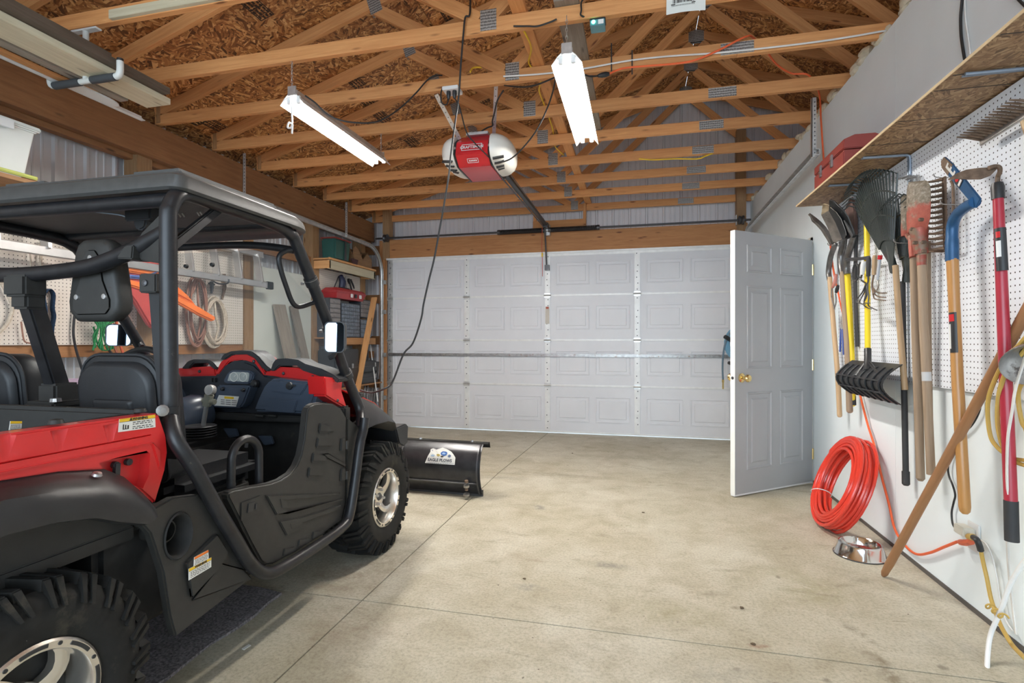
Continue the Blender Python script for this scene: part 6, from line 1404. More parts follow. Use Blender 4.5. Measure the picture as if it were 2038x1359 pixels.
p = ony(510,763,YDs-.01); mb = MB(); mb.lathe([(0,0),(.019,0),(.019,.02),(.012,.028),(0,.028)], p, (0,-1,0), 14); part('power_socket', mb, M['black'], dash)
mb = MB()
for px in (423, 429): q_ = ony(px, 756, YDs-.005); mb.cbox(q_, (.012,.02,.022))
part('dash_switches', mb, M['black'], dash, bevel=.002, kind='stuff')
cp = dpoly('centre_panel', ((432,766),(498,768),(486,800),(478,812),(420,810)), YDs-.06, .08, M['dash'], dash, .008)
for px, py in ((444,774),(485,776)): p = ony(px, py, YDs-.063); mb = MB(); mb.lathe([(0,0),(.010,0),(.008,.012),(0,.014)], p, (0,-1,0), 10); part('dash_knob', mb, M['black'], cp)
q4 = [ony(a, b, YDs-.063) for a, b in ((427,807),(470,809),(476,789),(436,786))]
mb = MB(); mb.prism(q4, (0,-.0015,0)); wl_ = part('warning_label', mb, M['lab_w'], cp, smooth=False)
mb = MB(); a_, b_ = q4[3], q4[2]; mb.add([a_.lerp(b_,.28)+V((0,-.002,-.004)), a_.lerp(b_,.75)+V((0,-.002,-.004)), a_.lerp(b_,.75)+V((0,-.002,-.016)), a_.lerp(b_,.28)+V((0,-.002,-.016))], [(0,1,2,3)]); part('label_band', mb, M['lab_y'], wl_, smooth=False)
mb = MB()
for k in range(3):
    for u0, u1 in ((.1,.3),(.34,.6),(.64,.9)):
        z = V((0,-.002,-.022-.010*k)); mb.add([a_.lerp(b_,u0)+z, a_.lerp(b_,u1)+z, a_.lerp(b_,u1)+z-V((0,0,.003)), a_.lerp(b_,u0)+z-V((0,0,.003))], [(0,1,2,3)])
part('label_print', mb, ink, wl_, kind='stuff', smooth=False)
# red cowl pieces and black trims
dpoly('cowl', ((330,735),(380,731),(418,729),(428,732),(430,748),(330,750)), YDs+.01, .16, M['red'], dash, .008)
dpoly('cowl', ((427,747),(437,722),(452,708),(470,704),(492,704),(508,712),(520,728),(530,747),(524,748),(505,722),(480,716),(455,720),(436,744)), YDs+.01, .16, M['red'], dash, .005)
dpoly('cowl', ((523,748),(532,736),(552,730),(590,732),(618,739),(640,748),(652,752),(650,792),(643,792),(640,765),(600,757),(550,751)), YDs+.01, .14, M['red'], dash, .006)
mb = MB(); mb.prism([onx(a, b, -1.475) for a, b in ((646,749),(668,752),(678,768),(690,806),(688,812),(664,798),(648,788))], (-.10,0,0)); part('cowl_wing', mb, M['red'], dash, bevel=.008)
for k, pix in enumerate((((360,734),(372,719),(384,715),(415,716),(424,722),(433,732),(428,736),(420,731),(412,722),(385,723),(376,733)), ((437,716),(443,706),(458,699),(480,697),(500,699),(515,710),(530,728),(540,735),(532,740),(520,732),(505,712),(490,705),(462,706),(446,716)), ((537,738),(542,722),(549,714),(570,713),(592,716),(606,724),(640,734),(664,746),(676,756),(672,762),(640,750),(600,737),(592,728),(556,728),(546,738)))):
    dpoly('cowl_trim', pix, YDs+.0, .12, M['black'], dash, .005)
for px, py in ((397,739),(505,719),(564,743),(622,750),(644,782),(672,797)):
    p = ony(px, py, YDs+.008) if px < 660 else onx(px, py, -1.474); mb = MB(); mb.lathe([(0,0),(.009,0),(.007,.004),(0,.005)], p, (0,-1,0) if px < 660 else (1,0,0), 10); part('cowl_screw', mb, M['dsteel'], dash)
# steering
SC = V((-2.47,2.10,1.01)); sax = V((0,-.88,.48)).normalized(); su = V((0,.48,.88)).normalized(); sx_ = V((1,0,0))
mb = MB(); mb.tube([SC+sx_*(.175*math.cos(a))+su*(.165*math.sin(a)) for a in [k*2*PI/28 for k in range(28)]], .0165, 10, closed=True); sw = part('steering_wheel', mb, M['seat'])
mb = MB(); mb.ball(SC-sax*.01, (.05,.03,.05)); 
for a in (.3, PI-.3, -PI/2): mb.tube([SC, SC+sx_*(.17*math.cos(a))+su*(.16*math.sin(a))], .012, 8)
part('wheel_spokes', mb, M['black'], sw)
mb = MB(); mb.tube([SC-sax*.02, SC-sax*.12, V((-2.43,2.38,.86))], [.03,.055,.075], 14); part('steering_column', mb, M['dash'])
mb = MB(); mb.lathe([(.0,-.04),(.085,-.04),(.10,-.02),(.10,.10),(.085,.14),(0,.14)], (-2.245,2.16,.80), (.15,1,.25), 20); part('column_shroud', mb, M['dash'], ang=50)
# gear lever
gx = lambda a, b, y=2.08: ony(a, b, y)
mb = MB(); mb.tube([gx(404,850), gx(412,800)], .0105, 10); gl = part('gear_lever', mb, M['chain'])
mb = MB(); mb.tube([gx(411,808), gx(417,785)], [.020,.022], 10); mb.tube([gx(404,797), gx(428,800)], .015, 8); part('lever_knob', mb, plain('olive_knob', (.30,.30,.24), .4, .3), gl, bevel=.003)
p = gx(419,776); mb = MB(); mb.lathe([(0,-.012),(.024,-.012),(.026,0),(.024,.012),(.020,.013),(0,.011)], p, (0,-1,.1), 20); part('lever_cap', mb, plain('clear_knob', (.55,.53,.50), .15, .2), gl)
mb = MB()
for k in range(5): q_ = gx(397, 848+k*5, 2.08); mb.lathe([(.0,-.004),(.070-.004*k,-.004),(.075,0),(.070,.004),(0,.004)], q_, (0,0,1), 16)
part('lever_boot', mb, M['black'], gl)
for px, py in ((525,875),(455,860)):
    p = ony(px, py, 2.36); mb = MB(); mb.prism([p+V((-.04,0,.02)), p+V((.04,0,.02)), p+V((.055,0,-.02)), p+V((.0,0,-.03))], (0,.02,0)); part('vent', mb, M['dash'], bevel=.004)
mb = MB(); mb.tube([ony(490,890,2.1), ony(494,866,2.1)], .008, 8); part('brake_lever', mb, M['chain'])

# ---- hood, front fenders, front end
hood = [[V((x, y, z)) for x, y, z in r] for r in (
 [(-1.56,2.44,.95),(-1.80,2.44,.985),(-2.08,2.44,1.0),(-2.36,2.44,.985),(-2.60,2.44,.95)],
 [(-1.56,2.66,.895),(-1.80,2.68,.935),(-2.08,2.69,.95),(-2.36,2.68,.935),(-2.60,2.66,.895)],
 [(-1.58,2.88,.80),(-1.80,2.93,.85),(-2.08,2.95,.87),(-2.36,2.93,.85),(-2.58,2.88,.80)],
 [(-1.62,3.02,.68),(-1.80,3.08,.72),(-2.08,3.10,.73),(-2.36,3.08,.72),(-2.54,3.02,.68)],
 [(-1.62,3.03,.52),(-1.80,3.09,.50),(-2.08,3.11,.50),(-2.36,3.09,.50),(-2.54,3.03,.52)])]
mb = MB(); mb.grid(hood); hd_ = part('hood', mb, M['red'], ang=40, thick=.004)
fr = [ [V((-1.56,2.50,.945)),V((-1.555,2.60,.915)),V((-1.55,2.75,.865)),V((-1.55,2.88,.80)),V((-1.57,2.99,.71))],
       [V((-1.49,2.50,.915)),V((-1.485,2.60,.888)),V((-1.485,2.75,.838)),V((-1.49,2.87,.77)),V((-1.52,2.98,.69))],
       [V((-1.42,2.52,.84)),V((-1.415,2.61,.825)),V((-1.415,2.74,.79)),V((-1.43,2.85,.745)),V((-1.47,2.96,.675))],
       [V((-1.385,2.48,.735)),V((-1.38,2.58,.745)),V((-1.38,2.72,.742)),V((-1.395,2.84,.715)),V((-1.44,2.95,.655))],
       [V((-1.40,2.48,.725)),V((-1.40,2.58,.735)),V((-1.40,2.72,.732)),V((-1.415,2.84,.705)),V((-1.46,2.94,.645))],
       [V((-1.60,2.48,.75)),V((-1.60,2.58,.76)),V((-1.60,2.72,.757)),V((-1.60,2.84,.72)),V((-1.60,2.94,.66))]]
mb = MB(); mb.grid(fr[1:]); ff, _ = both('front_fender', mb, M['fender'], thick=.004, ang=45)
mb = MB(); mb.grid([fr[0], [p+V((.003,0,.004)) for p in fr[1]]]); both('fender_top', mb, M['red'], thick=.006, ang=60)
mb = MB(); a = onx(752,802,-1.44); mb.cbox((-1.475,2.56,.905), (.045,.05,.03)); part('fender_latch', mb, M['body'], ff, bevel=.006)
mb = MB(); mb.prism([V((-1.435,y,z)) for y, z in ((2.93,.665),(3.08,.672),(3.11,.655),(3.10,.545),(3.05,.53),(2.98,.56))], (-.35,0,0)); both('bumper_wing', mb, M['black'], bevel=.008)
mb = MB(); mb.box((-2.46,3.02,.34), (-1.70,3.12,.62)); part('front_bumper', mb, M['under'], bevel=.03)
for x in (-1.72, -2.44):
    mb = MB(); mb.ball((x, 3.04, .74), (.075,.03,.045), 16, 8); part('headlight', mb, M['shield'])
# ---- underbody
mb = MB(); mb.box((-2.50,.30,.26), (-1.66,3.05,.36)); part('chassis', mb, M['under'], bevel=.02)
mb = MB(); mb.box((-2.45,.55,.34), (-1.72,1.40,.60)); part('engine', mb, M['under'], bevel=.03)
p = onx(152,1062,-1.60); mb = MB(); mb.tube([p+V((-.10,-.16,0)), p+V((-.10,.14,0))], .055, 16); part('muffler', mb, plain('oily_steel', (.10,.11,.115), .3, .7, var=.3, sc_=25))
mb = MB(); mb.tube([onx(205,1045,-1.5), onx(215,1048,-1.5), onx(222,1040,-1.5), onx(228,1025,-1.5)], .008, 7); mb.tube(spline([onx(130,1038,-1.5), onx(170,1046,-1.5), onx(205,1052,-1.5)]), .008, 7); part('brake_hose', mb, M['under'])
mb = MB(); mb.box((-1.66,1.17,.30), (-1.50,1.42,.66)); part('splash_guard', mb, M['under'], bevel=.02)
for y in (.93, 2.71):
    mb = MB(); mb.tube([(-2.66,y,.313), (-1.50,y,.313)], .022, 10); part('axle', mb, M['under'])
    for s in (-1, 1):
        for dy in (-.10, .10):
            mb = MB(); mb.tube([(XC+s*.22,y+dy,.33), (XC+s*.56,y+dy*.3,.27)], .016, 8); part('suspension_arm', mb, M['under'])
        mb = MB(); q0, q1 = V((XC+s*.44,y+.02,.33)), V((XC+s*.34,y+.06,.68)); pts = [q0.lerp(q1, i/96)+V((.035*math.cos(i*2*PI/8), .035*math.sin(i*2*PI/8), 0)) for i in range(97)]
        mb.tube(pts, .006, 5); part('shock_spring', mb, M['dsteel'])

# ================================================================== SNOW PLOW
pw = thing('snow_plow', 'black curved plow blade with a white sticker in front of the vehicle', 'snow plow', (-1.95, 3.85, 0))
PL, PR = -2.74, -1.165
def pprof(x):
    yo = 3.86+(-1.165-x)*.035
    return [V((x, yo+dy, z)) for dy, z in ((.012,.010),(-.012,.035),(-.045,.09),(-.068,.15),(-.075,.21),(-.068,.27),(-.045,.33),(-.010,.375),(.035,.40))]
mb = MB(); mb.grid([pprof(PL+(PR-PL)*k/10) for k in range(11)]); pb2 = O('blade', mb, plain('gloss_black_steel', (.035,.035,.038), .28, .3, var=.3, sc_=12, dirt=((.18,.17,.15), .67, 40)), pw, thick=.005, ang=50)
mb = MB()
for x in (PR-.02, -1.82, PL+.02): 
    a = pprof(x); mb.loft([[p+V((-.006,0,0)) for p in a]+[p+V((-.006,-.022,0)) for p in reversed(a)], [p+V((.006,0,0)) for p in a]+[p+V((.006,-.022,0)) for p in reversed(a)]])
O('rib', mb, M['dsteel'], pw, bevel=.002, kind='stuff')
a0, a1 = pprof(PL), pprof(PR+.04); mb = MB()
mb.loft([[a[-1]+V((0,-.005,0)), a[-1]+V((0,.03,-.004)), a[-1]+V((0,.045,-.035)), a[-1]+V((0,.03,.012)), a[-1]+V((0,0,.010))] for a in [pprof(PL+(PR+.04-PL)*k/12) for k in range(13)]]); O('rubber_flap', mb, M['rubber'], pw)
mb = MB(); mb.beam(a0[0]+V((0,.004,.008)), pprof(PR)[0]+V((0,.004,.008)), .016, .06); O('wear_bar', mb, M['dsteel'], pw, bevel=.002)
mb = MB(); mb.beam(pprof(PL)[2]+V((0,-.016,.02)), pprof(PR-.03)[2]+V((0,-.016,.02)), .014, .012, (0,-.5,.8)); O('stiffener', mb, M['dsteel'], pw)
for k in range(4):
    p = pprof(PL+.15+(PR-PL-.25)*k/3)[-1]; mb = MB(); mb.lathe([(0,0),(.014,0),(.012,.012),(0,.014)], p+V((0,.012,.010)), (0,0,1), 8); O('flap_bolt', mb, M['steel'], pw)
for z, r in ((.135,.016),(.10,.024),(.075,.014),(.035,.026)):
    p = V((PR-.10, 3.77, z)); mb = MB(); mb.lathe([(0,-.009),(r,-.009),(r,.009),(0,.009)], p, (0,-.2,1), 6); O('skid_nut', mb, M['steel'] if r > .02 else M['rust'], pw, bevel=.002)
def ps(px, py): # sticker points lie on the blade skin
    best = None
    for i in range(60):
        z = .15+.24*i/60; yy = ony(px, py, 3.80)
        q_ = onz(px, py, z); x = q_.x; pr_ = pprof(x)
        for a, b in zip(pr_, pr_[1:]):
            if a.z <= z <= b.z: y = a.y+(b.y-a.y)*(z-a.z)/(b.z-a.z)
        e = abs(y-.004-q_.y)
        if best is None or e < best[0]: best = (e, V((q_.x, y-.007, z)))
    return best[1]
out = [(846,921),(852,907),(858,898),(857,894),(862,892),(868,895),(876,892),(882,890),(890,893),(898,899),(903,905),(906,911),(905,925)]
mb = MB(); rows = []
top = [ps(a, b) for a, b in out]; c0 = ps(876, 910)
mb.add([c0]+top, [(0, i+1, i+2) for i in range(len(top)-1)]+[(0, len(top), 1)]); stk = O('sticker', mb, M['lab_w'], pw, smooth=False, thick=.001, label='white cloud-shaped sticker with blue and gold picture')
def blob(c, rx, ry, mat, nm, n=12, k=.0025):
    mb = MB(); pts = [ps(c[0]+rx*math.cos(a), c[1]+ry*math.sin(a))+V((0,-k,0)) for a in [i*2*PI/n for i in range(n)]]
    mb.add(pts, [tuple(range(n))]); O(nm, mb, mat, stk, smooth=False)
sb_, sg_, sk_ = plain('print_blue', (.05,.14,.40), .5), plain('print_gold', (.45,.35,.10), .5), plain('print_navy', (.10,.14,.24), .5)
blob((884,902), 6.5, 4.5, sb_, 'picture_spot'); blob((895,907), 3, 3, sk_, 'picture_spot'); blob((873,905), 4, 2.5, sg_, 'picture_spot'); blob((880,908), 3.2, 1.6, ink, 'picture_spot', k=.003); blob((862,906), 3.5, 2.2, plain('print_pale_blue', (.30,.42,.55), .5), 'picture_spot')
blob((861,896), 1.5, 1, sk_, 'picture_spot'); blob((884,902), 3, 2, plain('print_sky', (.35,.5,.7), .5), 'picture_spot', k=.0035)
lc = ps(875.5, 915.5)+V((0,-.004,0)); rg_ = (ps(900,917)-ps(851,914)); up_ = (ps(876,905)-ps(876,920))
words('sticker_letters', 'EAGLE PLOWS', .031, lc, rg_, up_, plain('print_charcoal', (.06,.06,.075), .5), stk, .0004, bold=.0012)
mb = MB()
for k in range(14):
    p = ps(849+k*4, 920.3+k*.17)+V((0,-.003,0)); r2 = rg_.normalized()*.010; mb.add([p, p+r2, p+r2+V((0,0,.003)), p+V((0,0,.003))], [(0,1,2,3)])
O('sticker_print', mb, sk_, stk, kind='stuff', smooth=False)
mb = MB(); mb.tube([(-2.02,3.80,.22), (-2.05,3.10,.25)], .03, 10); mb.tube([(-2.30,3.80,.18), (-2.2,3.12,.25)], .02, 8); O('push_tube', mb, M['dsteel'], pw, kind='stuff')

# ---- carpet runner and scraps
M['carpet'] = plain('grey_carpet', (.20,.18,.185), .98, var=.65, sc_=110, bmp=.8, bsc=160)
mb = MB(); N1, N2 = 8, 18; mbv = []
for j in range(N2+1):
    y = .2+(2.15-.2)*j/N2; mbv.append([V((-2.75+(1.13)*i/N1+(.012*math.sin(j*1.7) if i == N1 else 0), y+(.02*math.sin(i*1.3) if j == N2 else 0), .012+.004*math.sin(i*2+j))) for i in range(N1+1)])
mb.grid(mbv); O('carpet_runner', mb, M['carpet'], thick=.012, label='dark grey carpet runner on the floor under the vehicle', cat='carpet', smooth=False)
mb = MB(); p = onz(490,1288,.001); mb.prism([p+V((-.008,-.014,0)), p+V((.006,-.018,0)), p+V((.010,.014,0)), p+V((-.004,.018,0))], (0,0,.002)); O('paper_scrap', mb, M['lab_w'], label='tiny white paper scrap on the floor by the carpet runner', cat='paper')
for i, (px, py, s) in enumerate(((930,984,.014),(1044,1152,.011),(1280,1020,.010),(1139,902,.014),(1500,1282,.012),(1476,1210,.012))):
    p = onz(px, py, fz(onz(px,py,0).y)+.001); mb = MB(); rr = random.Random(i); n = 6
    mb.prism([p+V((s*rr.uniform(.5,1.1)*math.cos(a), s*rr.uniform(.5,1)*math.sin(a), 0)) for a in [k*2*PI/n for k in range(n)]], (0,0,.003))
    O('dry_leaf', mb, plain('dry_leaf', (.10,.07,.04), .9), label=['dark leaf bit on the floor beside the plow joint line', 'dark leaf bit on the bare floor before the plow', 'dark speck of leaf in mid floor towards the entry door', 'dark leaf bit near the overhead door', 'reddish leaf bit on the cross joint', 'brown leaf bit above the cross joint near the wall'][i], cat='leaf')
# ================================================================== LEFT WALL AND CORNER
XLp = -3.98
def Q(px, py, x=XLp): return onx(px, py, x)
M['alum'] = plain('ladder_aluminium', (.62,.61,.60), .35, .8, var=.1)
# ladder hung level along the wall
ld = thing('ladder', 'aluminium ladder hung level along the left pegboard', 'ladder', (-3.86, 3.2, 1.79))
for z, xx in ((1.795, -3.83), (2.12, -3.90)):
    mb = MB(); mb.box((xx-.012, 1.3, z-.03), (xx+.012, 4.80, z+.03)); mb.box((xx-.03, 1.3, z+.024), (xx+.012, 4.80, z+.03)); mb.box((xx-.03, 1.3, z-.03), (xx+.012, 4.80, z-.024)); O('side_rail', mb, M['alum'], ld, bevel=.002)
for k in range(12):
    y = 1.5+k*.29; mb = MB(); mb.beam((-3.835, y, 1.81), (-3.905, y+.02, 2.11), .075, .022, (0,1,0)); O('step', mb, M['alum'], ld, bevel=.003)
mb = MB(); mb.box((-3.85, 4.78, 1.755), (-3.805, 4.86, 1.835)); O('foot', mb, M['rubber'], ld, bevel=.006)
for yy in (2.3, 4.2):
    mb = MB(); mb.tube(spline([(-4.01,yy,1.80),(-3.90,yy,1.75),(-3.80,yy,1.752),(-3.785,yy,1.79)]), .008, 7); O('wall_hook', mb, M['dsteel'], label='ladder hook on the left pegboard ' + ('near the seats' if yy < 3 else 'behind the windshield'), cat='hook')
def hang(name, pts, r, mat, label, cat='rope', k=6, n=7, flat=1.0):
    mb = MB(); mb.tube(spline(pts, k), r, n, flat=flat); return O(name, mb, mat, label=label, cat=cat)
M['navy'] = plain('navy_webbing', (.010,.028,.060), .8, var=.4, sc_=60); M['green'] = plain('green_rope', (.008,.14,.04), .7, var=.6, sc_=90)
M['tan'] = plain('tan_rope', (.50,.42,.33), .8, var=.2, sc_=60); M['brownrope'] = plain('brown_cord', (.28,.14,.10), .8, var=.2)
sw_ = thing('tow_strap', 'navy blue tow strap hung in a loop on the left pegboard', 'strap', Q(92,700))
mb = MB(); mb.tube(spline([Q(91,700), Q(87,650), Q(90,620), Q(86,590), Q(92,578), Q(100,577), Q(106,588), Q(104,612), Q(107,630), Q(103,655), Q(103,678)], 5), .024, 8, flat=.25); O('webbing', mb, M['navy'], sw_)
mb = MB(); mb.tube(spline([Q(103,676), Q(100,690), Q(101,705), Q(97,698)]), .008, 7); O('strap_hook', mb, M['rust'], sw_)
hang('hanging_cord', [Q(82,480), Q(80,540), Q(78,575), Q(79,640), Q(77,680), Q(74,695)], .009, M['tan'], 'pale cord hanging full height beside the navy strap')
hang('hanging_cord', [Q(60,500), Q(63,560), Q(66,590), Q(70,598), Q(79,600), Q(84,596), Q(76,592), Q(68,602)], .005, M['tan'], 'thin pale twine knotted beside the navy strap')
hang('hose_piece', [Q(150,612), Q(147,640), Q(146,665), Q(150,690), Q(156,712), Q(165,740)], .0085, M['black'], 'black hose hanging below the headrest', 'hose')
hang('hanging_cord', [Q(-20,560), Q(0,560), Q(22,600), Q(24,620), Q(14,645), Q(-10,668), Q(-30,675)], .011, M['tan'], 'pale hose curve at the left edge of the pegboard', 'hose')
hang('hanging_cord', [Q(42,640), Q(46,670), Q(50,680), Q(60,683)], .005, M['brownrope'], 'thin brown cord behind the centre leg')
gn = thing('rope_bundle', 'bundle of bright green braided rope on the left pegboard', 'rope', Q(208,700)); rr = random.Random(5)
for k in range(9):
    mb = MB(); a = 178+k*7; mb.tube(spline([Q(a, 606+rr.uniform(0,8), -3.93), Q(a+rr.uniform(-4,6), 630, -3.91), Q(195+k*2.5, 648, -3.90), Q(188+k*4+rr.uniform(-6,6), 668, -3.91), Q(185+k*5, 690+rr.uniform(-4,8), -3.92)], 4), .007, 6); O('strand', mb, M['green'], gn)
mb = MB(); mb.tube(spline([Q(186,650), Q(190,665), Q(193,680), Q(200,694), Q(212,697), Q(224,690)]), .006, 6); O('strand', mb, M['green'], gn)
for i, (a, col_, lab) in enumerate((((222,640),(.30,.10,.06),'reddish brown cord beside the green rope'), ((236,645),(.45,.10,.05),'red cord hanging behind the left mirror'))):
    hang('hanging_cord', [Q(a[0],a[1]-35), Q(a[0]-4,a[1]), Q(a[0]+3,a[1]+40), Q(a[0]+14,a[1]+66), Q(a[0]+30,a[1]+72), Q(a[0]+50,a[1]+60)], .010, plain('cord_tint', col_, .6), lab)
hang('hanging_cord', [Q(212,690), Q(225,705), Q(245,712), Q(270,706), Q(292,690)], .009, M['blackcord'], 'black cable loop low behind the left mirror')
# red-orange sail; stripe ends past the pillar paint in windshield reflections
fx = -3.86
sl_ = thing('folded_sail', 'red and orange striped nylon sail hung across the pegboard behind the windshield', 'sail', Q(330,640,fx))
M['nred'] = plain('red_nylon', (.50,.06,.05), .5, var=.2); M['norange'] = plain('orange_nylon', (.90,.20,.03), .5, var=.1); M['nblue'] = plain('blue_nylon', (.10,.16,.42), .5); M['nwhite'] = plain('white_nylon', (.70,.68,.68), .5)
def fold(pix, o, mat, nm, th=.05):
    mb = MB(); mb.prism([onx(a, b, fx+o) for a, b in pix], (-th,0,0)); O(nm, mb, mat, sl_, bevel=.012)
fold(((238,512),(262,503),(318,520),(340,545),(352,566),(356,600),(346,622),(330,640),(312,655),(300,650),(270,600),(244,565)), 0, M['nred'], 'red_panel')
fold(((246,508),(275,500),(316,508),(318,518),(258,522),(246,522)), .02, M['nwhite'], 'white_panel')
fold(((248,528),(262,520),(312,538),(352,567),(376,588),(392,608),(360,590),(330,572),(300,548),(250,540)), .025, M['norange'], 'orange_stripe')
fold(((248,545),(282,548),(318,535),(316,544),(288,556),(248,552)), .03, M['nblue'], 'blue_stripe')
fold(((250,554),(290,564),(350,586),(400,612),(432,632),(426,640),(400,628),(350,600),(290,578),(250,566)), .025, M['norange'], 'orange_stripe')
# coils and tools behind the windshield
def coil(label, c, rx, rz, n, r, mat, th=.05):
    t = thing('rope_coil', label, 'rope', c-V((0,0,rz))); pts = []; rr = random.Random(int(c.y*100))
    for k in range(n*20):
        a = 2*PI*k/20; q = k/20; w = 1+.10*math.sin(q*2.3); pts.append(c+V((.02+th*((q*.37) % 1), rx*w*math.cos(a)+.01*math.sin(q*5), rz*w*math.sin(a)+.015*math.sin(q*3))))
    mb = MB(); mb.tube(pts, r, 6); O('coil', mb, mat, t)
    mb = MB(); mb.tube(spline([c+V((.04,-.01,-rz)), c+V((.06,.02,-rz*.3)), c+V((.07,-.02,rz*.3)), c+V((.03,.01,rz*1.05))]), r*1.1, 6); O('wrap', mb, mat, t); return t
coil('pale coil of rope on the pegboard by the wooden post', Q(420,640,-4.0), .125, .22, 9, .010, M['tan'])
coil('reddish brown coil of cord next to the pale rope coil', Q(385,618,-4.0), .10, .30, 6, .009, M['brownrope'])
for i, (a, y0, y1, lab) in enumerate(((405,556,592,'short chain'), (421,560,584,'dark hand drill chuck'), (446,545,596,'rusty bar clamp'))):
    t = thing('hand_tool', lab + ' hung under the ladder behind the windshield', 'hand tool', Q(a, y1, -3.97))
    mb = MB()
    if i == 0: chain(mb, Q(a, y1, -3.97), Q(a, y0, -3.97)); chain(mb, Q(a+3, y1, -3.97), Q(a+3, y0, -3.97))
    else: mb.tube([Q(a, y0, -3.97), Q(a+1, (y0+y1)/2, -3.97), Q(a-(i == 2)*4, y1, -3.97)], [.014,.018,.010], 8); mb.tube([Q(a-6, y0+4, -3.97), Q(a+6, y0+6, -3.96)], .010, 7)
    O('tool_body', mb, M['dsteel'] if i < 2 else M['rust'], t)
# leaning planks
for i, (p0, p1, w, lab) in enumerate((((592,735), (570,592), .20, 'broad weathered plank leaning on the cream board'), ((612,735), (600,596), .13, 'narrow weathered plank leaning beside the broad one'))):
    b = onz(p0[0], 905 if i else 900, 0); b = V((-3.62, 5.25+i*.26, fz(5.2))); t_ = V((-3.99, 5.18+i*.26, 1.62+.0*i))
    mb = MB(); mb.beam(b, t_, w, .025, (1,0,.2)); O('plank', mb, M['greywood'], label=lab, cat='plank', bevel=.003)
# white bin upon a wall shelf
shl = thing('wall_shelf', 'wooden wall shelf carrying the white bin at the left', 'shelf', (-3.9, 2.2, 2.22))
mb = MB(); mb.box((-4.0, 1.4, 2.16), (-3.62, 2.70, 2.185)); O('board', mb, M['lumber_old'], shl, bevel=.002)
mb = MB(); mb.beam((-3.64, 2.56, 2.14), (-3.99, 2.56, 1.95), .035, .035); O('brace', mb, M['lumber_old'], shl)
bn = thing('storage_bin', 'white plastic storage bin on the left wall shelf', 'bin', (-3.78, 2.38, 2.185))
def rbx(x0, x1, y0, y1, z): return [V((x0,y0,z)), V((x1,y0,z)), V((x1,y1,z)), V((x0,y1,z))]
mb = MB(); mb.loft([rbx(-3.90,-3.66,1.9,2.40,2.187), rbx(-3.93,-3.63,1.87,2.45,2.485), rbx(-3.955,-3.605,1.845,2.475,2.487), rbx(-3.955,-3.605,1.845,2.475,2.515), rbx(-3.935,-3.625,1.865,2.455,2.515), rbx(-3.91,-3.65,1.89,2.41,2.20)]); O('bin_body', mb, plain('milky_plastic', (.70,.72,.68), .4, var=.03), bn, bevel=.008)
mb = MB(); mb.box((-3.604, 2.20, 2.45), (-3.594, 2.32, 2.50)); O('rim_clip', mb, M['white_pl'], bn, bevel=.003)
mb = MB(); mb.tube(spline([(-3.63,1.9,2.195),(-3.62,2.1,2.20),(-3.615,2.3,2.20),(-3.615,2.45,2.20)]), .012, 7); O('rope_end', mb, plain('lime_rope', (.55,.60,.15), .7), label='yellow green rope end on the shelf under the white bin', cat='rope')
# lilac tub
tb_ = thing('storage_tub', 'lilac grey plastic tub standing behind the passenger seat', 'tub', (-3.45, 2.75, 0))
mb = MB(); mb.loft([rbx(-3.64,-3.26,2.48,3.02,.001), rbx(-3.70,-3.20,2.42,3.08,.90), rbx(-3.73,-3.17,2.39,3.11,.905), rbx(-3.73,-3.17,2.39,3.11,.945), rbx(-3.69,-3.21,2.43,3.07,.945), rbx(-3.65,-3.25,2.47,3.03,.03)]); O('tub_body', mb, plain('lilac_plastic', (.36,.28,.36), .4, var=.05), tb_, bevel=.012)
mb = MB(); mb.box((-3.74,2.68,.86), (-3.16,2.82,.90)); O('grip', mb, plain('lilac_plastic_dark', (.30,.23,.30), .4), tb_, bevel=.008)

# ---- corner shelf and what stands on it
cs = thing('wall_shelf', 'wooden corner shelf between the posts near the door track', 'shelf', (-3.9, 6.45, 2.15))
M['orangewood'] = wood('orange_pine', (.52,.25,.09), (.70,.40,.18))
mb = MB(); mb.box((-4.0, 5.84, 2.235), (-3.78, 7.04, 2.255)); O('board', mb, M['orangewood'], cs, bevel=.002)
mb = MB(); mb.beam((-3.795, 5.86, 2.175), (-3.795, 7.04, 2.175), .03, .11); O('front_board', mb, M['plank'], cs, bevel=.002)
mb = MB(); mb.beam((-3.775, 5.84, 2.248), (-3.775, 7.04, 2.248), .02, .025); O('lip', mb, M['orangewood'], cs, bevel=.002)
for yy in (5.87, 7.02): mb = MB(); mb.beam((-4.0, yy, 2.175), (-3.78, yy, 2.175), .035, .10); O('bracket', mb, M['orangewood'], cs, bevel=.002)
gc_ = thing('cooler_jug', 'dark green bin on the corner shelf against the post', 'bin', (-3.88, 6.13, 2.26))
mb = MB(); mb.loft([rbx(-3.98,-3.79,6.00,6.34,2.258), rbx(-3.99,-3.78,5.99,6.36,2.50), rbx(-3.99,-3.78,5.99,6.36,2.53)]); O('bin_body', mb, plain('dark_green_plastic', (.025,.10,.085), .35, var=.1), gc_, bevel=.02)
mb = MB(); mb.box((-4.0,5.985,2.53), (-3.77,6.37,2.548)); O('lid', mb, M['dred'], gc_, bevel=.006); mb = MB(); mb.box((-3.776,6.20,2.27), (-3.765,6.23,2.53)); O('strap', mb, M['dsteel'], gc_, bevel=.003)
tt = thing('tool_tote', 'brown wooden tool tote with a handle bar on the corner shelf', 'tote', (-3.88, 6.68, 2.26))
M['brownply'] = wood('brown_ply', (.17,.09,.04), (.29,.17,.08))
for yy in (6.47, 6.96):
    mb = MB(); mb.prism([V((-3.99,yy,2.258)), V((-3.79,yy,2.258)), V((-3.79,yy,2.36)), V((-3.86,yy,2.50)), V((-3.93,yy,2.50)), V((-3.99,yy,2.36))], (0,-.018,0)); O('tote_end', mb, M['brownply'], tt, bevel=.003)
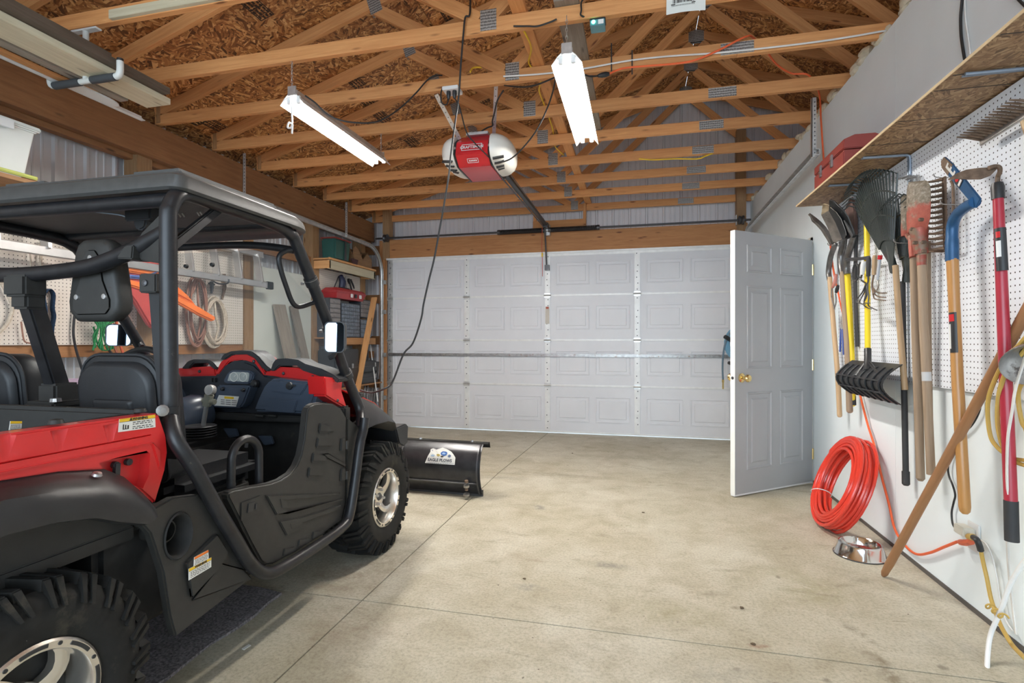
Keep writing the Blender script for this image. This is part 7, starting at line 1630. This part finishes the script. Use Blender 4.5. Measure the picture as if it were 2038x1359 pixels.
for xx in (-3.79, -3.99): mb = MB(); mb.prism([V((xx,6.455,2.258)), V((xx,6.95,2.258)), V((xx,6.95,2.40)), V((xx,6.82,2.46)), V((xx,6.70,2.36)), V((xx,6.60,2.47)), V((xx,6.50,2.52)), V((xx,6.455,2.48))], (-.014,0,0)); O('tote_side', mb, M['brownply'], tt, bevel=.003)
mb = MB(); mb.tube([(-3.89,6.46,2.475), (-3.89,6.96,2.475)], .013, 8); O('handle_bar', mb, M['brownply'], tt)
bxx = thing('small_box', 'small dark box beside the green bin on the corner shelf', 'box', (-3.80, 6.42, 2.26)); mb = MB(); mb.box((-3.77,6.37,2.258), (-3.755,6.50,2.31)); mb.box((-3.786,6.36,2.30), (-3.752,6.51,2.325)); O('carton', mb, plain('maroon_card', (.06,.02,.02), .6), bxx, bevel=.003)
# tools on the small pegboard
tw = -3.96
def ptool(label, segs, name='hand_tool', cat='hand tool'):
    t = thing(name, label, cat, onx(*segs[0][0][-1], tw))
    for pts, r, mat, nm in segs: mb = MB(); mb.tube([onx(a, b, tw) for a, b in pts], r, 8); O(nm, mb, mat, t)
    return t
nv = plain('navy_grip', (.015,.02,.06), .5)
ptool('navy handled saw on the small corner pegboard', [([(678,548),(682,560),(679,586)], [.028,.045,.042], nv, 'grip'), ([(674,550),(665,572),(662,590)], .008, M['dsteel'], 'saw_blade')], 'hand_saw', 'saw')
ptool('grey pliers on the small corner pegboard', [([(686,552),(689,562),(691,582)], [.008,.010,.008], M['steel'], 'grip'), ([(688,550),(690,558),(690,582)], [.006,.009,.008], M['steel'], 'grip')], 'pliers', 'pliers')
ptool('black adjustable wrench on the small corner pegboard', [([(693,556),(697,566),(703,590)], [.026,.012,.014], M['black'], 'wrench_body')], 'wrench', 'wrench')
ptool('black snips hanging right of the adjustable wrench', [([(698,556),(703,568),(705,574)], [.012,.014,.008], M['black'], 'grip')], 'snips', 'snips')
# organiser drawers on the rail
def cabinet(label, y0, y1, z0, z1, rows, cols, mat, fm, x=-3.82):
    t = thing('drawer_cabinet', label, 'cabinet', ((-4.0+x)/2, (y0+y1)/2, z0)); mb = MB(); mb.box((-4.0, y0, z0), (x, y1, z1)); O('case', mb, mat, t, bevel=.003)
    w, h = (y1-y0-.02)/cols, (z1-z0-.02)/rows
    for r in range(rows):
        for c in range(cols):
            ya, za = y0+.01+c*w, z0+.01+r*h; mb = MB(); mb.box((x-.002, ya+.004, za+.004), (x+.010, ya+w-.004, za+h-.004)); mb.box((x+.010, ya+w*.3, za+h*.25), (x+.018, ya+w*.7, za+h*.42)); O('drawer', mb, fm, t, smooth=False)
    return t
shf = thing('wall_shelf', 'narrow shelf rail under the drawer cabinets', 'shelf', (-3.9, 6.4, 1.22)); mb = MB(); mb.box((-4.02, 5.86, 1.235), (-3.79, 7.06, 1.252)); mb.box((-3.81, 5.86, 1.16), (-3.785, 7.06, 1.252)); O('board', mb, M['lumber_old'], shf, bevel=.002)
dkb = plain('dark_case', (.045,.05,.06), .5); clr = plain('smoky_drawer', (.14,.17,.21), .3, var=.3, sc_=20); gry = plain('grey_drawer', (.20,.19,.19), .5, var=.2)
cabinet('grey drawer cabinet at the left of the row behind the front pillar', 5.92, 6.17, 1.253, 1.76, 8, 1, dkb, gry)
cabinet('dark cabinet of many small blue grey drawers under the red toolbox', 6.19, 6.66, 1.253, 1.72, 9, 8, dkb, clr)
cabinet('small drawer cabinet holding jars at the right of the row', 6.68, 6.99, 1.253, 1.52, 4, 4, dkb, clr)
cabinet('small dark drawer unit stacked on the jar cabinet', 6.68, 6.96, 1.54, 1.80, 4, 4, dkb, gry)
rt = thing('toolbox', 'red plastic toolbox on top of the drawer cabinets', 'toolbox', (-3.88, 6.40, 1.76))
mb = MB(); mb.loft([rbx(-3.98,-3.80,6.05,6.72,1.765), rbx(-3.99,-3.78,6.02,6.75,1.84), rbx(-4.0,-3.77,6.01,6.76,1.845), rbx(-4.0,-3.77,6.01,6.76,1.865), rbx(-3.97,-3.80,6.05,6.72,1.905)]); O('body', mb, plain('red_toolbox_plastic', (.36,.03,.035), .35), rt, bevel=.008)
for yy in (6.38, 6.48, 6.60): mb = MB(); mb.cbox((-3.772,yy,1.82), (.016,.05,.05)); O('latch', mb, M['white_pl'] if yy != 6.48 else M['black'], rt, bevel=.004)
mb = MB(); mb.tube(spline([(-3.885,6.25,1.905),(-3.885,6.27,1.925),(-3.885,6.48,1.925),(-3.885,6.50,1.905)]), .010, 7); O('handle', mb, M['black'], rt)
sh2 = thing('wall_shelf', 'low shelf of dark tool cases in the corner', 'shelf', (-3.9, 6.4, .58)); mb = MB(); mb.box((-4.0, 5.86, .585), (-3.70, 7.1, .605)); O('board', mb, M['lumber_old'], sh2, bevel=.002)
for i, (y0, y1, z0, z1, lab) in enumerate(((5.90,6.48,.606,1.10,'big black tool case low in the corner'), (6.52,6.98,.606,.76,'lower black tool case with a steel latch'), (6.52,6.98,.765,.93,'upper black tool case with a steel latch'))):
    t = thing('tool_case', lab, 'case', (-3.85, (y0+y1)/2, z0)); mb = MB(); mb.box((-3.98,y0,z0), (-3.72,y1,z1)); O('shell', mb, M['black'], t, bevel=.015)
    for yy in ([y1-.06] if i else [y0+.15, y0+.4]): mb = MB(); mb.cbox((-3.715,yy,(z0+z1)/2+.02), (.012,.04,.06)); O('latch', mb, M['steel'], t, bevel=.003)
    mb = MB(); mb.box((-3.722,y0+.02,(z0+z1)/2-.003), (-3.716,y1-.02,(z0+z1)/2+.003)); O('seam', mb, M['dsteel'], t)
# leaning stock in the corner
lb = [((708,775),(744,594),7.10,.075,M['orangewood'],'orange pine board leaning in the corner by the track')]
b = V((-3.70, 6.72, fz(6.7))); 
mb = MB(); mb.beam(ony(697, 850, 6.15), ony(745, 592, 6.95), .085, .022, (0,1,0)); O('board', mb, M['orangewood'], label='orange pine board leaning in the corner by the track', cat='board', bevel=.002)
for i, (p0, p1, r, mat, lab) in enumerate((((722,862),(732,640),.014,M['dsteel'],'dark pipe leaning left of the others in the corner'), ((731,862),(733,650),.012,M['dsteel'],'dark rod standing nearly upright in the corner'), ((752,800),(735,672),.008,M['white_pl'],'thin white rod leaning in the corner'), ((738,862),(752,720),.022,M['black'],'short black bar leaning by the door jamb'))):
    mb = MB(); mb.tube([ony(*p0, 6.45+.1*i), ony(*p1, 7.0+.04*i)], r, 8); O('rod', mb, mat, label=lab, cat='rod')
